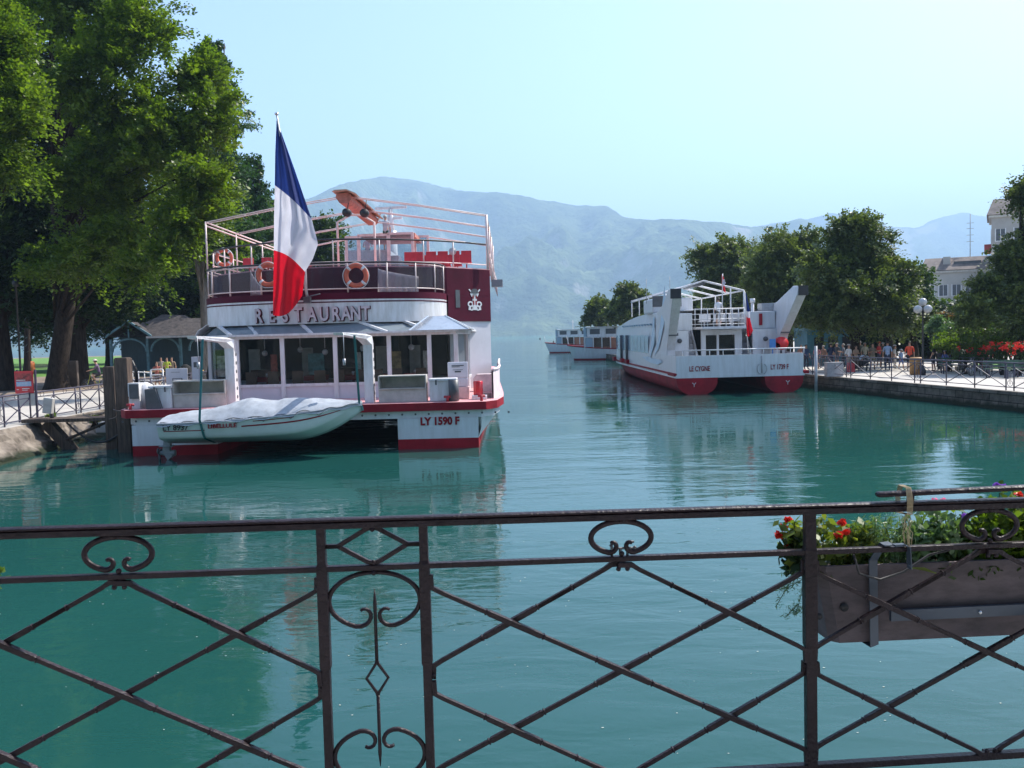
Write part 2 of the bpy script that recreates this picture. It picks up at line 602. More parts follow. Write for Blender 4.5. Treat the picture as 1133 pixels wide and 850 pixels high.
# ------------------------------------------------------------------ water, haze, mountains, ground
def water_mat():
    m = bpy.data.materials.new('lake_water')
    m.use_nodes = True
    nt = m.node_tree
    N, L = nt.nodes, nt.links
    b = N['Principled BSDF']
    b.inputs['Base Color'].default_value = (0.015, 0.08, 0.07, 1)
    b.inputs['Roughness'].default_value = 0.02
    b.inputs['IOR'].default_value = 1.333
    tc = N.new('ShaderNodeTexCoord')
    n0 = N.new('ShaderNodeTexNoise')
    n0.inputs['Scale'].default_value = 0.05
    n0.inputs['Detail'].default_value = 2
    L.new(tc.outputs['Object'], n0.inputs[0])
    r = N.new('ShaderNodeValToRGB')
    r.color_ramp.elements[0].position = 0.35
    r.color_ramp.elements[1].position = 0.7
    r.color_ramp.elements[0].color = (0.010, 0.058, 0.051, 1)
    r.color_ramp.elements[1].color = (0.013, 0.078, 0.07, 1)
    L.new(n0.outputs[0], r.inputs[0])
    # the open lake beyond the canal mouth is paler turquoise
    sx = N.new('ShaderNodeSeparateXYZ')
    L.new(tc.outputs['Object'], sx.inputs[0])
    mr = N.new('ShaderNodeMapRange')
    mr.inputs['From Min'].default_value = 400
    mr.inputs['From Max'].default_value = 1100
    L.new(sx.outputs[1], mr.inputs[0])
    mc = N.new('ShaderNodeMixRGB')
    mc.inputs[2].default_value = (0.06, 0.42, 0.42, 1)
    L.new(mr.outputs[0], mc.inputs[0])
    L.new(r.outputs[0], mc.inputs[1])
    L.new(mc.outputs[0], b.inputs['Base Color'])
    # gusts: patches of ripples between smoother water
    g0 = N.new('ShaderNodeTexNoise')
    g0.inputs['Scale'].default_value = 0.09
    g0.inputs['Detail'].default_value = 3
    gm = N.new('ShaderNodeMapping')
    gm.inputs['Scale'].default_value = (0.6, 1.4, 1)
    L.new(tc.outputs['Object'], gm.inputs[0])
    L.new(gm.outputs[0], g0.inputs[0])
    gr = N.new('ShaderNodeMapRange')
    gr.inputs['From Min'].default_value = 0.4
    gr.inputs['From Max'].default_value = 0.62
    gr.inputs['To Min'].default_value = 0.25
    gr.inputs['To Max'].default_value = 2.0
    L.new(g0.outputs[0], gr.inputs[0])
    prev = None
    for sc, st, dist, stren in (((0.35, 1.0, 1), 0.5, 0.07, 0.4), ((0.8, 1.9, 1), 1.0, 0.035, 0.4), ((1.0, 2.0, 1), 4.5, 0.006, 0.3)):
        mp = N.new('ShaderNodeMapping')
        mp.inputs['Scale'].default_value = sc
        mp.inputs['Rotation'].default_value = (0, 0, 0.25 * st)
        L.new(tc.outputs['Object'], mp.inputs[0])
        n = N.new('ShaderNodeTexNoise')
        n.inputs['Scale'].default_value = st
        n.inputs['Detail'].default_value = 3
        n.inputs['Distortion'].default_value = 0.6
        L.new(mp.outputs[0], n.inputs[0])
        bm = N.new('ShaderNodeBump')
        bm.inputs['Distance'].default_value = dist
        gx = N.new('ShaderNodeMath')
        gx.operation = 'MULTIPLY'
        gx.inputs[1].default_value = stren
        L.new(gr.outputs[0], gx.inputs[0])
        L.new(gx.outputs[0], bm.inputs['Strength'])
        L.new(n.outputs[0], bm.inputs['Height'])
        if prev:
            L.new(prev.outputs[0], bm.inputs['Normal'])
        prev = bm
    L.new(prev.outputs[0], b.inputs['Normal'])
    return m


WATER = water_mat()
FAR = 9300
w = MB()
w.add([(-FAR, -60, 0), (FAR, -60, 0), (FAR, FAR, 0), (-FAR, FAR, 0)], [(0, 1, 2, 3)])
w.build('lake_water', WATER, kind='structure')

hz = MB()
hz.box(-FAR - 200, FAR + 200, -120, FAR + 300, -2.5, 1200)
hm = bpy.data.materials.new('haze_air')
hm.use_nodes = True
hm.node_tree.nodes.clear()
ho = hm.node_tree.nodes.new('ShaderNodeOutputMaterial')
pv = hm.node_tree.nodes.new('ShaderNodeVolumePrincipled')
pv.inputs['Color'].default_value = (0.48, 0.72, 1.0, 1)
pv.inputs['Density'].default_value = 0.00023
pv.inputs['Anisotropy'].default_value = 0.15
hm.node_tree.links.new(pv.outputs[0], ho.inputs['Volume'])
hz.build('haze', hm, kind='stuff')


def mountain_mat():
    m = bpy.data.materials.new('wooded_mountain')
    m.use_nodes = True
    nt = m.node_tree
    N, L = nt.nodes, nt.links
    b = N['Principled BSDF']
    b.inputs['Roughness'].default_value = 0.95
    b.inputs['Specular IOR Level'].default_value = 0.1
    tc = N.new('ShaderNodeTexCoord')
    n = N.new('ShaderNodeTexNoise')
    n.inputs['Scale'].default_value = 0.004
    n.inputs['Detail'].default_value = 8
    n.inputs['Roughness'].default_value = 0.7
    L.new(tc.outputs['Object'], n.inputs[0])
    r = N.new('ShaderNodeValToRGB')
    r.color_ramp.elements[0].position = 0.38
    r.color_ramp.elements[1].position = 0.68
    r.color_ramp.elements[0].color = (0.018, 0.04, 0.014, 1)
    r.color_ramp.elements[1].color = (0.13, 0.17, 0.06, 1)
    L.new(n.outputs[0], r.inputs[0])
    g = N.new('ShaderNodeNewGeometry')
    sx = N.new('ShaderNodeSeparateXYZ')
    L.new(g.outputs['Normal'], sx.inputs[0])
    r2 = N.new('ShaderNodeValToRGB')
    r2.color_ramp.elements[0].position = 0.45
    r2.color_ramp.elements[1].position = 0.62
    r2.color_ramp.elements[0].color = (1, 1, 1, 1)
    r2.color_ramp.elements[1].color = (0, 0, 0, 1)
    L.new(sx.outputs[2], r2.inputs[0])
    mx = N.new('ShaderNodeMixRGB')
    L.new(r2.outputs[0], mx.inputs[0])
    L.new(r.outputs[0], mx.inputs[1])
    mx.inputs[2].default_value = (0.3, 0.28, 0.25, 1)
    L.new(mx.outputs[0], b.inputs['Base Color'])
    n2 = N.new('ShaderNodeTexNoise')
    n2.inputs['Scale'].default_value = 0.03
    n2.inputs['Detail'].default_value = 5
    L.new(tc.outputs['Object'], n2.inputs[0])
    bm = N.new('ShaderNodeBump')
    bm.inputs['Strength'].default_value = 1
    bm.inputs['Distance'].default_value = 25
    L.new(n2.outputs[0], bm.inputs['Height'])
    L.new(bm.outputs[0], b.inputs['Normal'])
    return m


MOUNT = mountain_mat()


def mountain(name, sky_pts, Yr, Ysh, NX=340, NT=90, rough=1.0, zb=0.0, seed=0.0, foot=None):
    xs = [p[0] for p in sky_pts]
    ys = [p[1] for p in sky_pts]
    px = np.linspace(xs[0], xs[-1], NX)
    V = np.zeros((NT + 12, NX, 3))
    for i, x in enumerate(px):
        y = np.interp(x, xs, ys)
        Yq = Yr * (1 + 0.10 * sin(x * 0.011 + seed) + 0.05 * sin(x * 0.031))
        P = at(x, y, Yq)
        d = Vector((P.x, P.y, 0)) / Yq
        zr = P.z
        for j in range(NT + 12):
            t = j / (NT - 1)
            Y = Ysh + (Yq - Ysh) * t
            q = d * Y
            k = noise.hetero_terrain(Vector((q.x * 0.0009 + seed, q.y * 0.0009, seed)), 0.9, 2.1, 7, 0.7)
            k2 = noise.noise(Vector((q.x * 0.006 + seed, q.y * 0.006, 3)))
            k3 = noise.ridged_multi_fractal(Vector((q.x * 0.0016 + seed, q.y * 0.0011, seed * 2)), 0.9, 2.2, 6, 1.0, 2.0)
            if t <= 1:
                env = (4 * t * (1 - t)) ** 0.7
                z = zb + (zr - zb) * (0.28 * t + 0.72 * t ** 1.7 if t < 1 else 1)
                z += env * zr * rough * (0.14 * (k - 0.9) + 0.05 * k2 + 0.16 * (k3 - 1.1))
                z += zr * (0.008 * k2 + 0.008 * noise.noise(Vector((q.x * 0.02, q.y * 0.02, 5)))) * t
            else:
                z = zr * (1 - (t - 1) * 3)
            if j == 0:
                z = -3
            V[j, i] = (q.x, q.y, z)
    # never let the slope rise above the sight line of the ridge
    for i in range(NX):
        mr = V[NT - 1, i, 2] / V[NT - 1, i, 1]
        for j in range(NT - 1):
            lim = mr * 0.985 * V[j, i, 1]
            if V[j, i, 2] > lim:
                V[j, i, 2] = lim
    nr, nc = V.shape[:2]
    idx = np.arange(nr * nc).reshape(nr, nc)
    q = np.stack([idx[:-1, :-1], idx[:-1, 1:], idx[1:, 1:], idx[1:, :-1]], -1).reshape(-1, 4)
    return np_mesh(name, V.reshape(-1, 3), q, MOUNT, smooth=True, kind='structure')


mountain('mountain', [(-300, 330), (-100, 300), (100, 262), (230, 240), (320, 226), (345, 219), (362, 211), (375, 205), (400, 199), (425, 196), (450, 198), (470, 202),
                      (490, 207), (520, 212), (560, 213), (580, 217), (600, 222), (640, 227), (672, 228), (690, 240), (710, 243),
                      (760, 243), (800, 246), (830, 251), (850, 250), (885, 242), (900, 246), (930, 262), (960, 285), (1000, 320), (1040, 355)],
         5200, 3300, seed=2.3, rough=1.25)
mountain('mountain_far_range', [(760, 260), (830, 252), (860, 246), (885, 244), (905, 240), (920, 235), (940, 241), (960, 249), (985, 251), (1000, 252),
                         (1015, 252), (1030, 244), (1047, 239), (1065, 235), (1078, 238), (1090, 239), (1110, 243), (1140, 240), (1200, 250), (1300, 262), (1500, 300)],
         7900, 6200, NX=160, NT=50, seed=7.1)
mountain('mountain_spur', [(560, 366), (600, 352), (640, 335), (690, 312), (730, 300), (780, 296), (850, 300), (920, 296), (1000, 290), (1100, 284), (1200, 280), (1400, 290)],
         6400, 4300, NX=180, NT=60, seed=4.4)

# left bank
QL = [(-14.0, -20), (-15.2, 5), (-16.3, 20), (-16.7, 28), (-17.1, 36), (-17.3, 60), (-18, 120), (-19, 230)]
zl = 0.93


def ground(name, pts, z, mat):
    g = MB()
    g.add([(p[0], p[1], z) for p in pts], [tuple(range(len(pts)))])
    return g.build(name, mat, kind='structure')


ground('park_ground', [(p[0], p[1]) for p in QL] + [(-420, 230), (-420, -20)], zl, GRAVEL)
ground('quay_path', [(QL[i][0], QL[i][1]) for i in range(len(QL))] + [(-26, 230), (-25, 60), (-29, 40), (-40, 36), (-60, 30), (-60, -20)], zl + .004, PAVE)
ground('lawn', [(-36, 84), (-34, 130), (-34, 215), (-300, 215), (-300, 58), (-72, 62)], zl + .006, LAWN)
wl = MB()
rows = []
for k, (dx, z) in enumerate(((0, zl + 0.012), (0.04, zl - 0.06), (0.16, zl - .16), (.28, .6), (0.42, 0.45), (.55, .3), (.68, .15), (0.8, 0.05), (1.2, -0.6))):
    row = []
    for i in range(len(QL) - 1):
        nseg = max(2, int((QL[i + 1][1] - QL[i][1]) / .3)) if QL[i][1] < 60 else 12
        for j in range(nseg):
            t = j / nseg
            x = QL[i][0] * (1 - t) + QL[i + 1][0] * t
            y = QL[i][1] * (1 - t) + QL[i + 1][1] * t
            nz = noise.noise(Vector((x * 2, y * 1.3, k * 3.1)))
            nz2 = noise.noise(Vector((x * 5 + k, y * 4.3, k * 7.1)))
            row.append((x + dx + ((0.14 * nz + .07 * nz2) if k > 1 else 0), y, z + ((0.05 * nz + .04 * nz2) if 1 < k < 8 else 0)))
    rows.append(row)
wl.grid(rows, smooth=False)
wl.build('quay_wall', CONC, label='rough sloping concrete bank wall on the left shore below the fence', cat='quay wall')

# right bank
QR = [(24.5, -20), (23.3, 5), (22.3, 20), (20.5, 35.3), (17.9, 52), (17.0, 62), (14.2, 90), (12.6, 120), (13.5, 150), (30, 210)]
zr_ = 0.75
ground('promenade', [(p[0], p[1]) for p in QR] + [(300, 210), (300, -20)], zr_, PAVE)
ground('garden_soil', [(31.5, 42), (29.5, 52), (32, 62), (60, 70), (140, 70), (140, 36), (60, 36)], zr_ + .006, LAWN)
wr = MB()
rows = []
for k, (dx, z) in enumerate(((0.25, zr_ + .03), (-0.02, zr_ + .03), (-0.03, zr_ - .1), (0.02, zr_ - .12), (0.0, 0.3), (-0.05, -0.6))):
    row = []
    for i in range(len(QR) - 1):
        nseg = max(2, int((QR[i + 1][1] - QR[i][1]) / 1.5))
        for j in range(nseg):
            t = j / nseg
            x = QR[i][0] * (1 - t) + QR[i + 1][0] * t
            y = QR[i][1] * (1 - t) + QR[i + 1][1] * t
            nz = noise.noise(Vector((x * 2, y * 1.3, k * 3.1)))
            row.append((x + dx + 0.04 * nz * (k > 3), y, z))
    rows.append(row[::-1])
wr.grid(rows, smooth=False)
wr.build('quay_wall', STONE, label='dark stone quay wall on the right shore under the X-pattern fence', cat='quay wall')

# the bridge pavement the photographer stands on
br = MB()
pass

# ------------------------------------------------------------------ foreground railing
RA, RB = Vector((-1.657, 2.87, 0)), Vector((1.871, 3.24, 0))
RT = (RB - RA).normalized()
RN = Vector((RT.y, -RT.x, 0))          # towards the camera side
if RN.y > 0:
    RN = -RN


def rp(px, py, off=0.0):
    d = ray(px, py)
    o = RA - RN * (-off)
    # plane: (p - o).RN = 0
    t = (o - Vector((0, 0, 0))).dot(RN) / d.dot(RN) if True else 0
    return cam_pos + d * t


def rs(px, py):
    p = rp(px, py)
    return (p - RA).dot(RT), p.z


s355 = rs(357, 640)[0]
s468 = rs(470, 640)[0]
s893 = rs(896, 640)[0]
Wd = s893 - s468
Wn = s468 - s355
a0 = rs(131, 590)
a1 = rs(1000, 563.5)
slope = (a1[1] - a0[1]) / (a1[0] - a0[0])


def R3(s, z, n=0.0):
    """point on the railing: s along, z absolute at s=s468 (bridge slope added), n towards the viewer"""
    p = RA + RT * s + RN * n
    return Vector((p.x, p.y, z + slope * (s - s468)))


zt = rs(566, 574)[1] - slope * (rs(566, 574)[0] - s468)          # top rail centre
zm = rs(685, 618)[1] - slope * (rs(685, 618)[0] - s468)          # mid rail centre
sC = rs(685, 742)
zrow2 = sC[1] - slope * (sC[0] - s468)
dz = (zm - 0.03 - zrow2) / 2
row0 = zm - 0.03
zbot = row0 - 4 * dz
print('RAIL', zt, zm, dz, zbot, Wd, Wn, slope)
_z = lambda s: 1.98 - zt + zt
br = MB()
_a, _b = R3(-12, 1.9, -.035), R3(14, 1.9, -.035)
_c, _d = R3(14, 1.9, 5.0), R3(-12, 1.9, 5.0)
br.add([_a, _b, _c, _d] + [Vector((p.x, p.y, p.z - .25)) for p in (_a, _b, _c, _d)], [(3, 2, 1, 0), (4, 5, 6, 7), (0, 1, 5, 4), (1, 2, 6, 5), (2, 3, 7, 6), (3, 0, 4, 7)])
br.build('walkway', CONCP, kind='structure')
rail = thing('bridge_railing', 'dark brown wrought iron railing with scrolls and crossed bars across the foreground', 'railing', (0.1, 3.05, 1.98))
S0, S1 = s355 - Wd - Wn - Wd, s893 + 2 * Wd + Wn


def rbar(pts, w, d=None, mat=IRON, name='rail', flat=False):
    m = MB()
    m.tube(pts, w, 4, rx=d or w, smooth=False)
    return m.build(name, mat, rail, bevel=0.002)


m = MB()
m.tube([R3(S0, zt - .004), R3(S1, zt - .004)], 0.011, 4, rx=0.018, smooth=False)
m.tube([R3(S0, zt + .0145), R3(S1, zt + .0145)], 0.0075, 12, rx=0.023)
m.build('top_rail', IRON, rail, bevel=0.004)
m = MB()
m.tube([R3(S0, zm), R3(S1, zm)], 0.0095, 4, rx=0.014, smooth=False)
m.build('middle_rail', IRON, rail, bevel=0.003)
m = MB()
m.tube([R3(S0, zbot - .02), R3(S1, zbot - .02)], 0.012, 4, rx=0.016, smooth=False)
m.build('bottom_rail', IRON, rail, bevel=0.003)


def lat_bar(p, q, capA, capB, n):
    """crossing bar from p=(s,z) to q with forged notches around the crossings; cap: bends vertical at a post"""
    pa, pb = Vector((p[0], p[1])), Vector((q[0], q[1]))
    L = (pb - pa).length
    d = (pb - pa) / L
    if capA and capB:
        fr_ = [.211, .5, .789]
    else:
        fr_ = [.578] if not capA else [.422]
    notches = []
    for k in fr_:
        notches += [k * L - 0.11, k * L + 0.11]
    notches += [.16] if not capA else []
    notches += [L - .16] if not capB else []
    pts, rad = [], []
    ts = [0.03]
    for c in notches:
        if 0.05 < c < L - 0.05:
            ts += [c - .012, c - .004, c, c + .004, c + .012]
    ts.append(L - .03)
    if not capA:
        pts.append(R3(p[0] - (.05 if d.x > 0 else -.05), p[1] - (.006 if d.y > 0 else -.006), n))
        rad.append(.009)
        pts.append(R3(p[0], p[1] - (.004 if d.y > 0 else -.004), n))
        rad.append(.009)
    if capA:
        pts.append(R3(p[0] - (0.006 if d.x > 0 else -0.006), p[1] - (0.05 if d.y > 0 else -0.05), n))
        rad.append(.0085)
        pts.append(R3(p[0] - (0.003 if d.x > 0 else -0.003), p[1] - (0.004 if d.y > 0 else -0.004), n))
        rad.append(.0085)
    for t in ts:
        k = None
        for c in notches:
            if abs(t - c) < .0125:
                k = abs(t - c)
        e = pa + d * t
        # heavier between the pair of notches of a crossing
        cross = min(abs(t - j * L) for j in fr_) < 0.11
        r = 0.0098 if cross else 0.0076
        if k is not None and k < .001:
            r = 0.0115
        elif k is not None and k < .006:
            r = 0.0072
        pts.append(R3(e.x, e.y, n))
        rad.append(r)
    if not capB:
        pts.append(R3(q[0], q[1] + (.004 if d.y > 0 else -.004), n))
        rad.append(.009)
        pts.append(R3(q[0] + (.05 if d.x > 0 else -.05), q[1] + (.006 if d.y > 0 else -.006), n))
        rad.append(.009)
    if capB:
        pts.append(R3(q[0] + (0.003 if d.x > 0 else -0.003), q[1] + (0.004 if d.y > 0 else -0.004), n))
        rad.append(.0085)
        pts.append(R3(q[0] + (0.006 if d.x > 0 else -0.006), q[1] + (0.05 if d.y > 0 else -0.05), n))
        rad.append(.0085)
    mb = MB()
    mb.tube(pts, rad, 4, smooth=False)
    mb.build('lattice_bar', IRON, rail, bevel=0.0015)


def rivet(mb, s, z, n=0.012, r=0.009):
    mb.ball(R3(s, z, n), (r, r, r), 8, 6)


def scroll_path(cs, cz, rx, rz, inward, up, n=0.0, k=16, reach=.86):
    """C scroll: an oval ring open on one side whose two ends curl inwards. up=+1: opening at the bottom"""
    out = []
    for side in (-1, 1):
        pts = []
        for i in range(k + 1):
            a = pi * reach * i / k
            pts.append((cs + side * rx * sin(a), cz + up * rz * cos(a)))
        ex, ez = pts[-1]
        # tangent there points towards the axis; the curl turns on inside the ring and back outwards
        a = pi * reach
        tx, tz = side * rx * cos(a), -up * rz * sin(a)
        l = sqrt(tx * tx + tz * tz)
        tx, tz = tx / l, tz / l
        ang = atan2(tz, tx)
        turn = side * up * -1.0
        x, z = ex, ez
        st = inward * .42
        for i in range(9):
            ang += turn * (.30 + .035 * i)
            x += cos(ang) * st
            z += sin(ang) * st
            st *= .93
            pts.append((x, z))
        out.append([R3(x_, z_, n) for x_, z_ in pts])
    return out


def wide_panel(sA, Wd=Wd, circle=True):
    c = [sA + Wd * k / 4 for k in range(5)]
    r = [row0 - dz * k for k in range(5)]
    e = 0.026
    for (i, a, j, b) in ((0, 0.27, 4, 3.73), (2, 0, 4, 2), (0, 2, 2, 4)):
        ca, cb = (i == 0), (j == 4)
        za, zb = row0 - dz * a, row0 - dz * b
        if a == 2:
            za -= .27 * dz
        if b == 2:
            zb += .27 * dz
        xa, xb = c[i] + (e if i == 0 else 0.035), c[j] - (e if j == 4 else 0.035)
        if i == 2:
            za += .004
        if j == 2:
            zb -= .004
        lat_bar((xa, za), (xb, zb), ca, cb, 0.009)
        # mirrored bar
        lat_bar((sA + Wd - (xa - sA), za), (sA + Wd - (xb - sA), zb), ca, cb, -0.009)
    mb = MB()
    for s_ in (sA + .018, sA + Wd - .018):
        for z_ in (r[2] + .014, r[2] - .014, r[0] - .035, r[4] + .035):
            rivet(mb, s_, z_, 0.0)
    for z_, sg in ((r[0], -1), (r[4], 1)):
        rivet(mb, c[2] - .014, z_ + sg * .004)
        rivet(mb, c[2] + .018, z_ + sg * .004)
    mb.build('rivets', IRON, rail)
    if circle:
        mb = MB()
        zc = (zt + zm) / 2 - .002
        hz_ = (zt - zm) / 2 - 0.019
        for pts in scroll_path(c[2], zc, 0.108, hz_, 0.024, 1):
            mb.tube(pts, [0.0102] * 17 + [0.0102 - 0.0004 * i for i in range(len(pts) - 17)], 8, rx=0.009)
        mb.ball(R3(c[2], zt - .022, 0.004), .009, 8, 6)
        mb.ball(R3(c[2], zm + .018, 0.004), .01, 8, 6)
        mb.build('scroll', IRON, rail)


def narrow_panel(sA):
    cs = sA + Wn / 2
    zc = (zt + zm) / 2
    mb = MB()
    h = (zt - zm) / 2
    for up in (1, -1):
        mb.tube([R3(sA + .012, zc), R3(sA + .055, zc), R3(cs - .02, zc + up * (h - .02)), R3(cs, zc + up * (h - .014)), R3(cs + .02, zc + up * (h - .02)), R3(sA + Wn - .055, zc), R3(sA + Wn - .012, zc)],
                0.0075, 4, rx=.008, smooth=False)
        rivet(mb, cs, zc + up * (h - .02))
    mb.build('diamond_ornament', IRON, rail, bevel=0.0015)
    for up, zz in ((1, zm - 0.115), (-1, zbot + .115)):
        mb = MB()
        for pts in scroll_path(cs, zz, Wn / 2 - 0.018, 0.098, 0.042, up):
            mb.tube(pts, [0.0085] * 17 + [0.0085 - 0.0004 * i for i in range(len(pts) - 17)], 8, rx=0.009)
        rivet(mb, cs, zz + up * .098)
        mb.build('scroll', IRON, rail)
    mb = MB()
    z1, z2 = zm - .075, zbot + .075
    zd = (z1 + z2) / 2 + .0
    mb.tube([R3(cs, z1), R3(cs, z1 - .05), R3(cs, z1 - .1), R3(cs, zd + .06)], [0.0015, 0.007, 0.006, 0.0065], 6)
    mb.tube([R3(cs, z2), R3(cs, z2 + .05), R3(cs, z2 + .1), R3(cs, zd - .06)], [0.0015, 0.007, 0.006, 0.0065], 6)
    for sd in (-1, 1):
        mb.tube([R3(cs, zd + .068), R3(cs + sd * .004, zd + .05), R3(cs + sd * .037, zd), R3(cs + sd * .004, zd - .05), R3(cs, zd - .068)], 0.0055, 6)
    mb.build('spear_bar', IRON, rail)


def post(s, w=0.0135):
    mb = MB()
    mb.tube([R3(s, 1.9), R3(s, zt - .012)], w, 4, rx=w * 1.1, smooth=False)
    mb.tube([R3(s, zm - .35), R3(s, zm - .34), R3(s, zm + .008), R3(s, zm + .02)], [w, w + .002, w + .002, w], 4, rx=[w * 1.1, w + .005, w + .005, w * 1.1], smooth=False)
    mb.build('post', IRON, rail, bevel=0.002)
    mb = MB()
    p = R3(s, 1.9)
    mb.box(p.x - .04, p.x + .04, p.y - .06, p.y + .03, p.z + .003, p.z + .02)
    mb.build('base_plate', IRON, rail)


WL = 2 * (s355 - rs(131, 616)[0])
for s in (s355 - WL - Wn, s355 - WL, s355, s468):
    post(s)
for s in (s893, s893 + Wd, s893 + Wd + Wn, s893 + 2 * Wd + Wn):
    post(s, 0.0175)
wide_panel(s355 - WL, WL)
wide_panel(s355 - WL - Wn - Wd)
narrow_panel(s355 - WL - Wn)
narrow_panel(s355)
wide_panel(s468)
wide_panel(s893)
narrow_panel(s893 + Wd)
wide_panel(s893 + Wd + Wn)

# small bracket left on the middle rail inside the scroll
bs, bz = rs(686, 606)
mb = MB()
b = lambda ds, dz_, n=0: R3(bs + ds, zm + dz_, n)
mb.tube([b(-.035, .05), b(-.03, .036), b(.03, .036), b(.05, .036)], 0.0045, 6)
mb.tube([b(-.03, .01), b(-.03, .058)], 0.005, 6)
mb.tube([b(.026, .01), b(.026, .06), b(.05, .058)], 0.005, 6)
mb.ball(b(.053, .037), .007, 8, 6)
mb.tube([b(0, .036), b(.002, .012)], 0.006, 6)
mb.build('clamp', DARKGREY, origin=R3(bs, zm), label='small grey metal clamp inside the scroll in the middle of the railing', cat='clamp')

# second handrail bar tied on with string at the right
zr2 = zt + .058
s970 = rs(968, 551)[0]
lb = MB()
p0, p1 = R3(s970, zt + .05, .012), R3(S1, zt + .085 - slope * 0.4 * (S1 - s970), .012)
lb.tube([p0, p0 + (p1 - p0) * .003, p1], [.006, .0105, .0105], 10, rx=[.012, .024, .024])
for t in (.045, .5):
    q = p0 + (p1 - p0) * t
    lb.tube([q, q - Vector((0, 0, .04))], .01, 4, smooth=False)
lb.build('handrail_bar', IRON, origin=p0, label='loose dark iron bar lashed on top of the railing at the right', cat='handrail')
STRING = M('jute_string', (0.42, 0.33, 0.2), 0.9, var=0.2, scale=40)
st = MB()
ss = rs(1000, 560)[0]
for k in range(6):
    o_ = (k - 2.5) * .0035
    st.tube([R3(ss + o_, zt + .075, .03), R3(ss + o_ * 1.2, zt + .03, .042), R3(ss + o_ * 1.1 + .003, zt - .022, .034), R3(ss + o_ - .004, zt - .025, -.03), R3(ss + o_, zt + .03, -.04), R3(ss + o_, zt + .077, -.02)],
            .0013, 5, closed=True)
for k in range(7):
    a, bb = random.uniform(-.012, .012), random.uniform(-.025, .025)
    st.tube([R3(ss + a, zt - .02, .03), R3(ss + a + random.uniform(-.015, .015), zt - .05, .028), R3(ss + bb, zt - .09, .03), R3(ss + bb * .6 + .004, zm + .01, .024)], .0011, 5)
st.build('string', STRING, origin=R3(ss, zt), label='frayed beige string tying the loose iron bar to the railing', cat='string')

# ------------------------------------------------------------------ planter hung on the outside
PLAST = M('taupe_plastic', (0.105, 0.085, 0.092), 0.75, var=0.16, col2=(.06, .05, .055), spec=.25, scale=6, bump=0.15, bscale=120, stretch=(1, 1, 3))
STRAPM = M('blue_grey_steel', (0.045, 0.06, 0.085), 0.45, var=0.15)
pn = -0.085
sL = rs(913, 660)[0] * 1.0


def P3(px, py, n):
    d = ray(px, py)
    o = RA + RN * n
    t = o.dot(RN) / d.dot(RN)
    return cam_pos + d * t


pl = P3(905, 627, pn)
pr_ = P3(925, 714, pn)
sA = (pl - RA).dot(RT)
sA2 = (pr_ - RA).dot(RT)
zT = pl.z - slope * (sA - s468)
zB = pr_.z - slope * (sA2 - s468)
planter = thing('planter_box', 'taupe plastic flower box hooked to the outside of the railing by steel straps', 'planter', R3(sA, zB, pn - .1))
sE = sA + 1.25
mb = MB()
dep = 0.22


def boxring(sa, sb, z, n0, n1, ch=0.03):
    return [R3(sa + ch, z, n0), R3(sb - ch, z, n0), R3(sb, z, n0 - ch), R3(sb, z, n1 + ch), R3(sb - ch, z, n1), R3(sa + ch, z, n1), R3(sa, z, n1 + ch), R3(sa, z, n0 - ch)]


rings = [boxring(sA2 - .005, sE - .03, zB, pn - .02, pn - dep + .02), boxring(sA + .005, sE, zT - .02, pn, pn - dep), boxring(sA - .004, sE + .008, zT - .02, pn + .007, pn - dep - .007),
         boxring(sA - .004, sE + .008, zT, pn + .007, pn - dep - .007), boxring(sA + .014, sE - .01, zT, pn - .01, pn - dep + .01), boxring(sA + .02, sE - .02, zT - .04, pn - .016, pn - dep + .016)]
for a, b_ in zip(rings[:-1], rings[1:]):
    mb.add(a + b_, [(i, (i + 1) % 8, 8 + (i + 1) % 8, 8 + i) for i in range(8)])
mb.add(rings[0], [tuple(range(8))[::-1]])
mb.build('box', PLAST, planter)
SOIL = M('potting_soil', (0.05, 0.035, 0.025), 0.95, var=0.3, scale=20, bump=1)
so_ = MB()
so_.add([p for p in boxring(sA + .02, sE - .02, zT - .035, pn - .016, pn - dep + .016)], [tuple(range(8))])
so_.build('soil', SOIL, planter)
for (px, py, r) in ((934, 672, .016), (906, 682, .012)):
    q = P3(px, py, pn - .004)
    h = MB()
    h.tube([q - RN * .004, q + RN * .004], r, 14)
    h.build('drain_hole', BLACK, planter)
sS = (P3(964, 660, pn) - RA).dot(RT)
for ds in (0.0, 0.95):
    mb = MB()
    w_ = .026
    path = [R3(sS + ds + .015, zm + .016, .018), R3(sS + ds + .015, zm + .02, -.02), R3(sS + ds, zT + .02, pn + .014), R3(sS + ds, zT - .03, pn + .014), R3(sS + ds + .005, zB - .004, pn + .012), R3(sS + ds + .005, zB - .008, pn - dep)]
    mb.tube(path, .002, 4, rx=w_ / 1.4, smooth=False)
    mb.tube([R3(sS + ds + .06, zm + .019, .02), R3(sS + ds + .085, zm + .012, .022), R3(sS + ds + .09, zm - .07, .022)], .002, 4, rx=.016, smooth=False)
    mb.tube([R3(sS + ds + .03, zm + .018, .02), R3(sS + ds + .07, zm + .019, .02)], .003, 4, rx=.014, smooth=False)
    mb.ball(R3(sS + ds + .09, zm - .058, .026), .008, 8, 6)
    mb.build('strap', STRAPM, planter)
mb = MB()
za = P3(985, 681, pn + .02)
sx_ = (za - RA).dot(RT)
zz = za.z - slope * (sx_ - s468)
mb.tube([R3(sx_, zz, pn + .02), R3(sE + .1, zz + .004, pn + .02)], .0205, 4, rx=.008, smooth=False)
mb.build('support_bar', STRAPM, planter)
mb = MB()
for ds in (.06, .35, .65):
    mb.ball(R3(sx_ + ds, zz, pn + .03), .008, 8, 6)
mb.build('bolts', STEEL, planter)
mb = MB()
